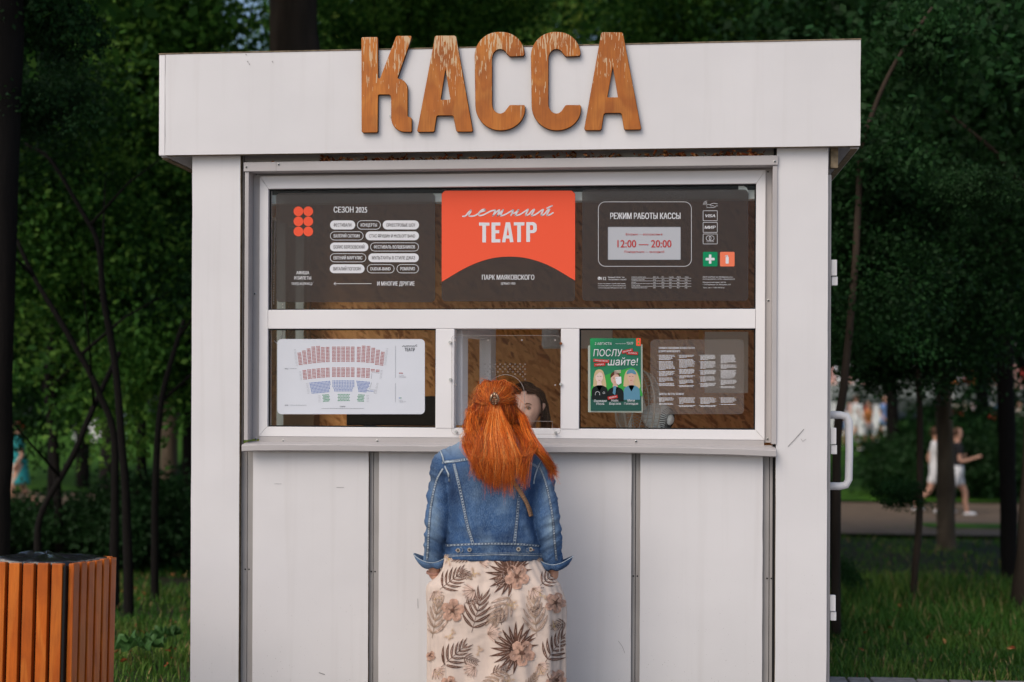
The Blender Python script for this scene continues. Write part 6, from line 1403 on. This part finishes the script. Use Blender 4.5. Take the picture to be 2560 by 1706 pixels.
stems = [([(286, 1380, 12), (286, 1100, 9), (250, 990, 8), (214, 914, 8), (150, 800, 7), (89, 700, 6), (40, 600, 5)], 12.5, 'dark leaning stem that crosses another, nearest left of the kiosk'),
         ([(321, 1380, 12), (308, 1146, 10), (290, 923, 9), (262, 760, 8), (245, 612, 7), (204, 530, 6), (128, 403, 5), (61, 357, 4)], 12.0, 'dark crooked stem bending up and left through the leaves'),
         ([(94, 1390, 10), (103, 1285, 8), (179, 1146, 8), (245, 995, 7), (300, 880, 6)], 12.8, 'dark stem leaning to the right behind the litter bin'),
         ([(387, 1400, 10), (390, 1180, 9), (398, 1050, 8), (420, 930, 7), (460, 800, 6)], 13.2, 'thin dark forked stem in front of the pale trunk left of the kiosk'),
         ([(150, 1400, 12), (140, 1150, 10), (120, 980, 9), (135, 800, 8), (160, 600, 6)], 16, 'dark upright stem behind the litter bin'),
         ([(345, 1390, 10), (350, 1200, 9), (358, 1050, 8), (372, 950, 7), (390, 760, 6)], 17, 'straight dark stem left of the pale trunk')]
for i, (pp, D, lb) in enumerate(stems): path_tree(pp, D*.87, 'bark_dark', lb, [CW(pp[-1][0]+rt_.uniform(-60, 60), pp[-1][1]-60, D, i % 4, .5)], limbs=2)
path_tree([(424, 1330, 24), (424, 1150, 22), (430, 950, 20), (436, 700, 18), (440, 300, 14)], 20, 'bark_pale', 'pale mottled trunk beside the left wall of the kiosk', [CW(380, 200, 20, 0, .6)], limbs=2)
path_tree([(268, 1200, 20), (272, 1000, 18), (275, 800, 16), (270, 500, 13)], 27, 'bark_dark', 'dark trunk below the pale awning far off on the left', [CW(220, 420, 27, 1, 1.0)], limbs=2)
# crown trees by region: base pixel, base distance, trunk radius, label, crowns [(px, py, distance, kind, scale)]
def wood(bpx, D, r, label, crowns, group, bark='bark_dark'):
    b = at(bpx, D); b.z -= .1; cs = [(at(px, d, py=py), k, sc, rt_.uniform(0, 6.28)) for px, py, d, k, sc in crowns]
    top = max(c[0].z for c in cs); mean = sum((c[0] for c in cs), Vector())/len(cs); h = top-b.z
    pts = [b, b.lerp(Vector((b.x, b.y, b.z+h*.3)), 1)+Vector((rt_.uniform(-.1, .1), rt_.uniform(-.1, .1), 0)), Vector((b.x*.6+mean.x*.4, b.y*.6+mean.y*.4, b.z+h*.6)), Vector((mean.x, mean.y, b.z+h))]
    T = tree(b, h, r, bark, cs, label, group, pts=pts, rad=[r*1.25, r, r*.8, r*.4], limbs=2)
    bm = bmesh.new()
    for c in cs:
        q0 = pts[1].lerp(pts[2], rt_.uniform(.2, .9)); mid = q0.lerp(c[0], .5)+Vector((0, 0, .15)); tube(bm, [q0, mid, c[0]], [r*.4, r*.25, r*.1], 6)
    bm_obj('limbs', bm, MT[bark], T, True)
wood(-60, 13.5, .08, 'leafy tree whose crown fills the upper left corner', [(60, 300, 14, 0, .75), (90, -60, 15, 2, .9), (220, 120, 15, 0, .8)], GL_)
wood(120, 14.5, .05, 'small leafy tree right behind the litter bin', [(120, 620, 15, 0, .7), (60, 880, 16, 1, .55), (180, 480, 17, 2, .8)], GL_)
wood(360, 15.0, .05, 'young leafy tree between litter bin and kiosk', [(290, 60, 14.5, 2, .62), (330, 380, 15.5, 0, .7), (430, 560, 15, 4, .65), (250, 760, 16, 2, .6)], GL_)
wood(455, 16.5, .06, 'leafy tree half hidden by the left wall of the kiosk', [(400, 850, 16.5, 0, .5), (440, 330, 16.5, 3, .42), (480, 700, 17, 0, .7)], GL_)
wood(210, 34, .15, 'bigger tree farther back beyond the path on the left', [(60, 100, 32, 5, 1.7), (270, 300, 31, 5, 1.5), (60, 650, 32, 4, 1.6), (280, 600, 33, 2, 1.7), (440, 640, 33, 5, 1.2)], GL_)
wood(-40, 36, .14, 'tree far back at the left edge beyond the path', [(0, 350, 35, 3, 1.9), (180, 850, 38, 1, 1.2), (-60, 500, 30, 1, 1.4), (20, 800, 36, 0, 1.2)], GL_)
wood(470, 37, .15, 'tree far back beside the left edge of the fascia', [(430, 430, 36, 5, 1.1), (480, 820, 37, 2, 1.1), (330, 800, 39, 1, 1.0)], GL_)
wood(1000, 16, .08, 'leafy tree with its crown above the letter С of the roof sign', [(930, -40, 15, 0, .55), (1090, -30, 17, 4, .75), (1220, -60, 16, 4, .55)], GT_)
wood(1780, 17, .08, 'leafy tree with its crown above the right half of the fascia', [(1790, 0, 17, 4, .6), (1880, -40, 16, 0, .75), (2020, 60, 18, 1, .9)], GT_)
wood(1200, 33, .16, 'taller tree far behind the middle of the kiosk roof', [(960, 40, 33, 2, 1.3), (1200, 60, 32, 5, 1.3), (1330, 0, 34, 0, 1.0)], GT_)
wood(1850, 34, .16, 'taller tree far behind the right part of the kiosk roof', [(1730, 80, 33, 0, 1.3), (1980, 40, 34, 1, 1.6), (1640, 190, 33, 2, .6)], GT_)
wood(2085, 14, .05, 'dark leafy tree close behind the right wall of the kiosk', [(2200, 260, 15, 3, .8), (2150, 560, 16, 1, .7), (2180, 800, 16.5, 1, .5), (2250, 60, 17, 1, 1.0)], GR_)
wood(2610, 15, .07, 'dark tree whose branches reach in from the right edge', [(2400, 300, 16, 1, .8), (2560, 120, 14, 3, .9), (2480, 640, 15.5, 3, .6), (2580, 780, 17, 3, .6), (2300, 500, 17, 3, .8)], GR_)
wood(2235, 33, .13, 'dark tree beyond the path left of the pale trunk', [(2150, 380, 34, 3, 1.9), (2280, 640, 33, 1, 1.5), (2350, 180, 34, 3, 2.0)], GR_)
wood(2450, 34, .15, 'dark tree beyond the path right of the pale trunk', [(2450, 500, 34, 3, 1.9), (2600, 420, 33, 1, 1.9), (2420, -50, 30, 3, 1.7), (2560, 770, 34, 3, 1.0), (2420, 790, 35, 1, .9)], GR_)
# low shrubs behind the bin and on the right
def shrub(px, D, kind, sc, label, group=None, py=None):
    b = at(px, D); T = empty('shrub', b, label, 'shrub', group); bm = bmesh.new()
    for k in range(4): a = rt_.uniform(0, 6.28); tube(bm, [b, b+Vector((math.cos(a)*.2*sc, math.sin(a)*.2*sc, .5*sc))], [.012, .006], 5)
    bm_obj('stem', bm, MT['bark_dark'], T); o = bpy.data.objects.new('foliage', SH[kind]); link(o, T); o.location = b+Vector((0, 0, .55*sc)); o.scale = (sc, sc, sc); o.rotation_euler = (0, 0, rt_.uniform(0, 6.28))
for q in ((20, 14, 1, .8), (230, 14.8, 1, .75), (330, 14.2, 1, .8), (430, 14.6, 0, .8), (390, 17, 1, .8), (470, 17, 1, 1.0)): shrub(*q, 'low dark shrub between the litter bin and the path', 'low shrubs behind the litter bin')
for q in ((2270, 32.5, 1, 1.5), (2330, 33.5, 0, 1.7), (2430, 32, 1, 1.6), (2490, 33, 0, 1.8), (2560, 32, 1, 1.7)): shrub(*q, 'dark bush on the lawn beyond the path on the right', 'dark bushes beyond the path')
shrub(2100, 12.0, 0, .28, 'small leafy sapling low beside the right wall of the kiosk')
# the far wood that closes the view
def far_wood():
    r = np.random.RandomState(9); n = 60000; u = r.uniform(-1, 1, n); D = r.uniform(62, 88, n); px = 1280+u*1750; zt_ = r.uniform(0, 1, n)**.8*(26+4*np.sin(px*.01)+3*np.sin(px*.037)); z = zt_+.4
    hole = (np.exp(-((px-590)/130)**2-((z-19)/6.5)**2)+np.exp(-((px-1500)/90)**2-((z-22)/4)**2)+.8*np.exp(-((px-2190)/40)**2-((z-18)/2)**2))
    keep = (r.rand(n) > hole*1.1) & ((z > 4.0+1.2*np.sin(px*.02)) | (px < 2060) | (r.rand(n) < .15)); px, D, z = px[keep], D[keep], z[keep]; n = len(px)
    dx = (px-1280)/F; p = np.stack([CAM.x+D*(RV.x*dx+fw.x), CAM.y+D*(RV.y*dx+fw.y), z], 1); s = r.uniform(.22, .5, n)[:, None]
    t = r.normal(size=(n, 3)); t /= np.linalg.norm(t, axis=1, keepdims=True); b = np.cross(t, r.normal(size=(n, 3))); b /= np.linalg.norm(b, axis=1, keepdims=True)
    V = np.stack([p-t*s, p+b*s*.7, p+t*s, p-b*s*.7], 1).reshape(-1, 3); me = fast_mesh('far_wood', V, np.arange(4*n).reshape(-1, 4), [MT['leaf_a'], MT['leaf_c']], r.randint(0, 2, n))
    tag(link(bpy.data.objects.new('far_wood', me)), 'dense far wood closing the view behind the park', 'trees', kind='stuff')
far_wood()
# grass
mat('grass_a', (.045, .120, .016), .6, var=.4, vscale=.8, trans=.25); mat('grass_b', (.11, .19, .03), .6, var=.3, vscale=1.2, trans=.25); mat('grass_dry', (.30, .22, .09), .7)
def grass():
    r = np.random.RandomState(6); P_ = []
    for (xa, xb, ya, yb, n) in ((-5.5, -1.45, -.5, 3.5, 21000), (-7.5, -1.4, 3.5, 9, 20000), (1.43, 4.6, 1.42, 4.5, 20000), (1.4, 8, 4.5, 8.5, 20000), (-12, 14, 8.5, 18, 22000)):
        P_.append(np.stack([r.uniform(xa, xb, n), r.uniform(ya, yb, n)], 1))
    p = np.concatenate(P_); 
    den = np.array([noise.noise(Vector((a*.9, b*.9, 4))) for a, b in p]); k = den > -.25+.35*(p[:, 0] < -1)*(p[:, 1] < 3)-.2; p, den = p[k], den[k]; n = len(p)
    tall = np.clip((p[:, 1]-3.0)/2.2, 0, 1)*(p[:, 0] > 0)*(p[:, 1] < 7); h = r.uniform(.04, .11, n)*(1+.5*den)+tall*r.uniform(.03, .20, n); w_ = r.uniform(.0022, .0045, n)+.00035*np.clip(p[:, 1], 0, 12)
    g = np.array([gz(a, b) for a, b in p])-.035; a = r.uniform(0, 6.28, n); ln = r.uniform(.15, .75, n)*h; dr_ = np.stack([np.cos(a), np.sin(a)], 1); sd_ = np.stack([-dr_[:, 1], dr_[:, 0]], 1)
    def pt(t, sgn): q = p+dr_*(ln*t**1.8)[:, None]+sd_*(w_*(1-t**2*.95)*sgn)[:, None]; return np.concatenate([q, (g+h*t*(1-.15*t))[:, None]], 1)
    lv = [0, .4, .75, 1.0]; V = np.stack([pt(t, s) for t in lv for s in (-1, 1)], 1).reshape(-1, 3); b_ = (np.arange(n)*8)[:, None]
    Fq = np.concatenate([b_+np.array([[2*i, 2*i+1, 2*i+3, 2*i+2]]) for i in range(3)], 0); mi = np.tile(np.where(r.rand(n) < .06, 2, np.where(den+r.normal(0, .3, n) > .15, 1, 0)), 3)
    me = fast_mesh('grass', V, Fq, [MT['grass_a'], MT['grass_b'], MT['grass_dry']], mi, True); tag(link(bpy.data.objects.new('grass', me)), 'uneven green grass around the kiosk and under the trees', 'grass', kind='stuff')
grass()
spots = []
for _ in range(380):
    if rt_.random() < .5: x, y = rt_.uniform(-5, -1.5), rt_.uniform(.2, 7)
    else: x, y = rt_.uniform(1.45, 6.5), rt_.uniform(1.45, 6)
    spots.append((x, y, gz(x, y)+rt_.uniform(.01, .05)))
tag(leaf_bits('fallen_leaves', spots, ['dry_leaf', 'dry_leaf_pale'], 'small orange brown fallen leaves scattered in the grass', None, (.012, .03)), cat='leaves')
# broad leaved weed by the corner of the kiosk
mat('broad_leaf', (.055, .13, .035), .5, var=.3, vscale=12, trans=.2)
for (px, py, sc, lb) in ((355, 1640, 1.0, 'broad lobed green weed leaves in the grass between bin and kiosk'), (420, 1580, .55, 'smaller broad leaved weed close to the left wall of the kiosk')):
    D = (1.55*F)/(py-HZ)*.98; b = at(px, D); T = empty('weed', b, lb, 'plant')
    for k in range(7):
        a = k*.9+rt_.uniform(-.2, .2); L = .13*sc*rt_.uniform(.8, 1.15); V = []; n = 18
        for i in range(n):
            t = 2*math.pi*i/n; rr3 = L*(.62+.20*math.cos(t*5+.4)*.6+.12*math.cos(t)); u, v_ = .75*L+rr3*math.cos(t)*.75, rr3*math.sin(t)*.7
            V.append(b+Vector((u*math.cos(a)-v_*math.sin(a), u*math.sin(a)+v_*math.cos(a), .03+.10*sc*(1-abs(u/L-.6)*.5)+abs(v_)*.5-.02*math.sin(t*5))))
        V.append(b+Vector((.75*L*math.cos(a), .75*L*math.sin(a), .09*sc))); mesh_obj('leaf', V, [(i, (i+1) % n, n) for i in range(n)], MT['broad_leaf'], T, smooth=True)

# ------------------------------------------------------------------ far people, stalls and awning
def far_person(px, D, facing, top, bottom, label, stride=.0, group=None, skin='skin', hair='brown_hair', dress=False, arm=0.0, bend=0.0):
    b = at(px, D); T = empty('person', b, label, 'person', group); Mr = Matrix.Translation(b) @ Matrix.Rotation(facing, 4, 'Z')   # faces local -Y
    def w_(x, y, z): return tuple(Mr @ Vector((x, y, z)))
    def c_(js): return [(*w_(*q[:3]), q[3]) for q in js]
    def tors_(rows, g=0.0):
        V, Fs = loft([(z, 0, a+g, y, b2+g) for z, a, b2, y in rows], 20, 16); return ([Mr @ v for v in V], Fs)
    parts_ = [tors_([(.80, .13, .10, 0), (.93, .155, .115, 0), (1.10, .12, .09, 0), (1.30, .155, .10, -.01), (1.40, .15, .075, 0), (1.46, .06, .05, 0)])]+chain(c_([(0, 0, 1.42, .052), (0, -.01, 1.54, .05)]))
    Vh, Fh = loft([(1.47, 0, .03, -.03, .04), (1.50, 0, .055, -.02, .065), (1.58, 0, .075, -.005, .092), (1.66, 0, .075, 0, .095), (1.72, 0, .04, 0, .05)], 18, 14); parts_.append(([Mr @ v for v in Vh], Fh)); legs, arms, feet = [], [], []
    for s in (-1, 1):
        f = stride*s; bk = f < 0
        legs.append([(s*.085, 0, .90, .092), (s*.09, -f*.16, .66, .074), (s*.09, -.02-f*.30, .47, .056), (s*.09, .03-f*.42+(.10 if bk else 0), .27, .050), (s*.09, .02-f*.48+(.12 if bk else 0), .09+(.06 if bk else 0), .036)]); feet.append(legs[-1][-1])
        arms.append([(s*.155, 0, 1.38, .050), (s*.20, .01+f*.05, 1.25, .044), (s*.215, .03+f*.12, 1.09, .037), (s*.21, -.09+f*.2-arm*.12, .93+arm*.25, .029), (s*.20, -.14+f*.2-arm*.18, .84+arm*.38, .032)])
        parts_ += chain(c_(legs[-1]), 12)+chain(c_(arms[-1]), 10)
        parts_ += chain(c_([(s*.09, feet[-1][1], feet[-1][2]-.03, .034), (s*.09, feet[-1][1]-.13, feet[-1][2]-.05, .03)]), 10)
    remesh('body', parts_, .014, MT[skin], T, 1)
    gr = lambda js, g: [(*q[:3], q[3]+g) for q in js]
    remesh('shirt', [tors_([(.92, .15, .11, 0), (1.10, .125, .095, 0), (1.30, .16, .105, -.01), (1.40, .155, .08, 0), (1.45, .09, .06, 0)], .012)]+[q for a_ in arms for q in chain(gr(c_(a_[:2]), .014), 10)], .014, MT[top], T, 1)
    if dress: V, Fs = loft([(b.z+1.05, b.x, .14, b.y, .11), (b.z+.8, b.x, .17, b.y, .15), (b.z+.55, b.x, .20, b.y, .18)], 20, 10); mesh_obj('skirt', V, Fs, MT[bottom], T, smooth=True)
    else:
        remesh('shorts', [tors_([(.80, .14, .105, 0), (.93, .16, .115, 0), (1.0, .145, .105, 0)], .012)]+[q for l_ in legs for q in chain(gr(c_([l_[0], l_[1]]), .014), 12)], .014, MT[bottom], T, 1)
    bm = bmesh.new(); bmesh.ops.create_uvsphere(bm, u_segments=14, v_segments=10, radius=1, matrix=Mr @ Matrix.Translation((0, .02, 1.63)) @ Matrix.Diagonal((.088, .098, .10, 1)))
    bm_obj('hair', bm, MT[hair], T, True); bm = bmesh.new()
    for ft in feet: p = Vector(w_(ft[0], ft[1]-.05, ft[2]-.04)); bmesh.ops.create_uvsphere(bm, u_segments=10, v_segments=8, radius=1, matrix=Matrix.Translation(p+Vector((0, 0, -.005))) @ Matrix.Rotation(facing, 4, 'Z') @ Matrix.Diagonal((.045, .13, .045, 1)))
    bm_obj('shoes', bm, MT['cloth_white'], T, True)
for k, c in (('white', (.75, .74, .74)), ('teal', (.03, .27, .28)), ('black', (.02, .02, .022)), ('grey', (.45, .46, .50)), ('orange', (.70, .25, .08)), ('pink', (.75, .42, .36)), ('blue', (.20, .32, .62)), ('red', (.60, .06, .05)), ('cream', (.70, .62, .50))): mat('cloth_'+k, c, .85, var=.08)
far_person(2393, 27.2, R(90), 'cloth_black', 'cloth_white', 'pedestrian in dark top and white shorts right of the pale trunk', .5, arm=.9)
far_person(2340, 27.8, R(90), 'cloth_white', 'cloth_white', 'pedestrian in white top walking half hidden left of the pale trunk', .55)
far_person(48, 26.0, R(-70), 'cloth_teal', 'cloth_teal', 'pedestrian in a turquoise dress among the bushes at far left', .3, dress=True, hair='hair_b')
GC = 'people far off in the fair beyond the lawn'
cl_ = ['cloth_pink', 'cloth_white', 'cloth_orange', 'cloth_blue', 'cloth_red', 'cloth_cream', 'cloth_white', 'cloth_pink']
lbl = {'cloth_pink': 'far off fairgoer in a pink top', 'cloth_white': 'far off fairgoer in a white top', 'cloth_orange': 'far off fairgoer in an orange top', 'cloth_blue': 'far off fairgoer in a blue top', 'cloth_red': 'far off fairgoer in a red top', 'cloth_cream': 'far off fairgoer in a cream top'}
for i, px in enumerate((2104, 2139, 2171, 2212, 2452, 2548)): far_person(px, 50+3*math.sin(i*2.3), rt_.uniform(0, 6), cl_[i % 8], ['cloth_blue', 'cloth_white', 'cloth_grey'][i % 3], lbl[cl_[i % 8]]+(' beyond the lawn right of the kiosk' if px < 2300 else ' beyond the far tree trunks'), .3, group=GC)
def stall(px, D, wd, colors, label, hgt=2.3):
    b = at(px, D); T = empty('market_stall', b, label, 'stall')
    for sx in (-1, 1):
        for sy in (0, 1.6): box('post', b.x+sx*wd/2-.03, b.x+sx*wd/2+.03, b.y+sy-.03, b.y+sy+.03, b.z-.1, b.z+hgt, MT['cloth_white'], T, 0)
    n = 8
    for k in range(n):
        x0 = b.x-wd/2-.1+(wd+.2)*k/n; x1 = b.x-wd/2-.1+(wd+.2)*(k+1)/n; V = [(x0, b.y-.3, b.z+hgt-.25), (x1, b.y-.3, b.z+hgt-.25), (x1, b.y-.3, b.z+hgt), (x0, b.y-.3, b.z+hgt), (x1, b.y+.8, b.z+hgt+.6), (x0, b.y+.8, b.z+hgt+.6), (x1, b.y+1.9, b.z+hgt), (x0, b.y+1.9, b.z+hgt)]
        mesh_obj('awning_stripe', V, [(0, 1, 2, 3), (3, 2, 4, 5), (5, 4, 6, 7)], MT[colors[k % len(colors)]], T)
    box('counter', b.x-wd/2+.04, b.x+wd/2-.04, b.y+.05, b.y+.6, b.z, b.z+.95, MT[colors[-1]], T, .01)
    for k in range(7): xx = b.x-wd/2+.2+(wd-.4)*k/6; box('goods', xx-.1, xx+.1, b.y+.1, b.y+.4, b.z+.952, b.z+.952+rt_.uniform(.15, .4), MT[rt_.choice(cl_)], T, .01)
stall(2150, 56, 2.4, ['cloth_pink', 'cloth_white'], 'far market stall with a pink and white striped awning right of the kiosk'); stall(2440, 57, 1.9, ['cloth_orange', 'cloth_white', 'cloth_red'], 'far market stall with an orange and white awning between the dark trunks'); stall(2570, 52, 1.8, ['cloth_red', 'cloth_cream', 'cloth_pink'], 'far market stall with a red awning at the right edge')
stall(228, 52, 1.3, ['cloth_blue', 'cloth_white'], 'pale blue and white awning far off between the stems on the left', 1.55)
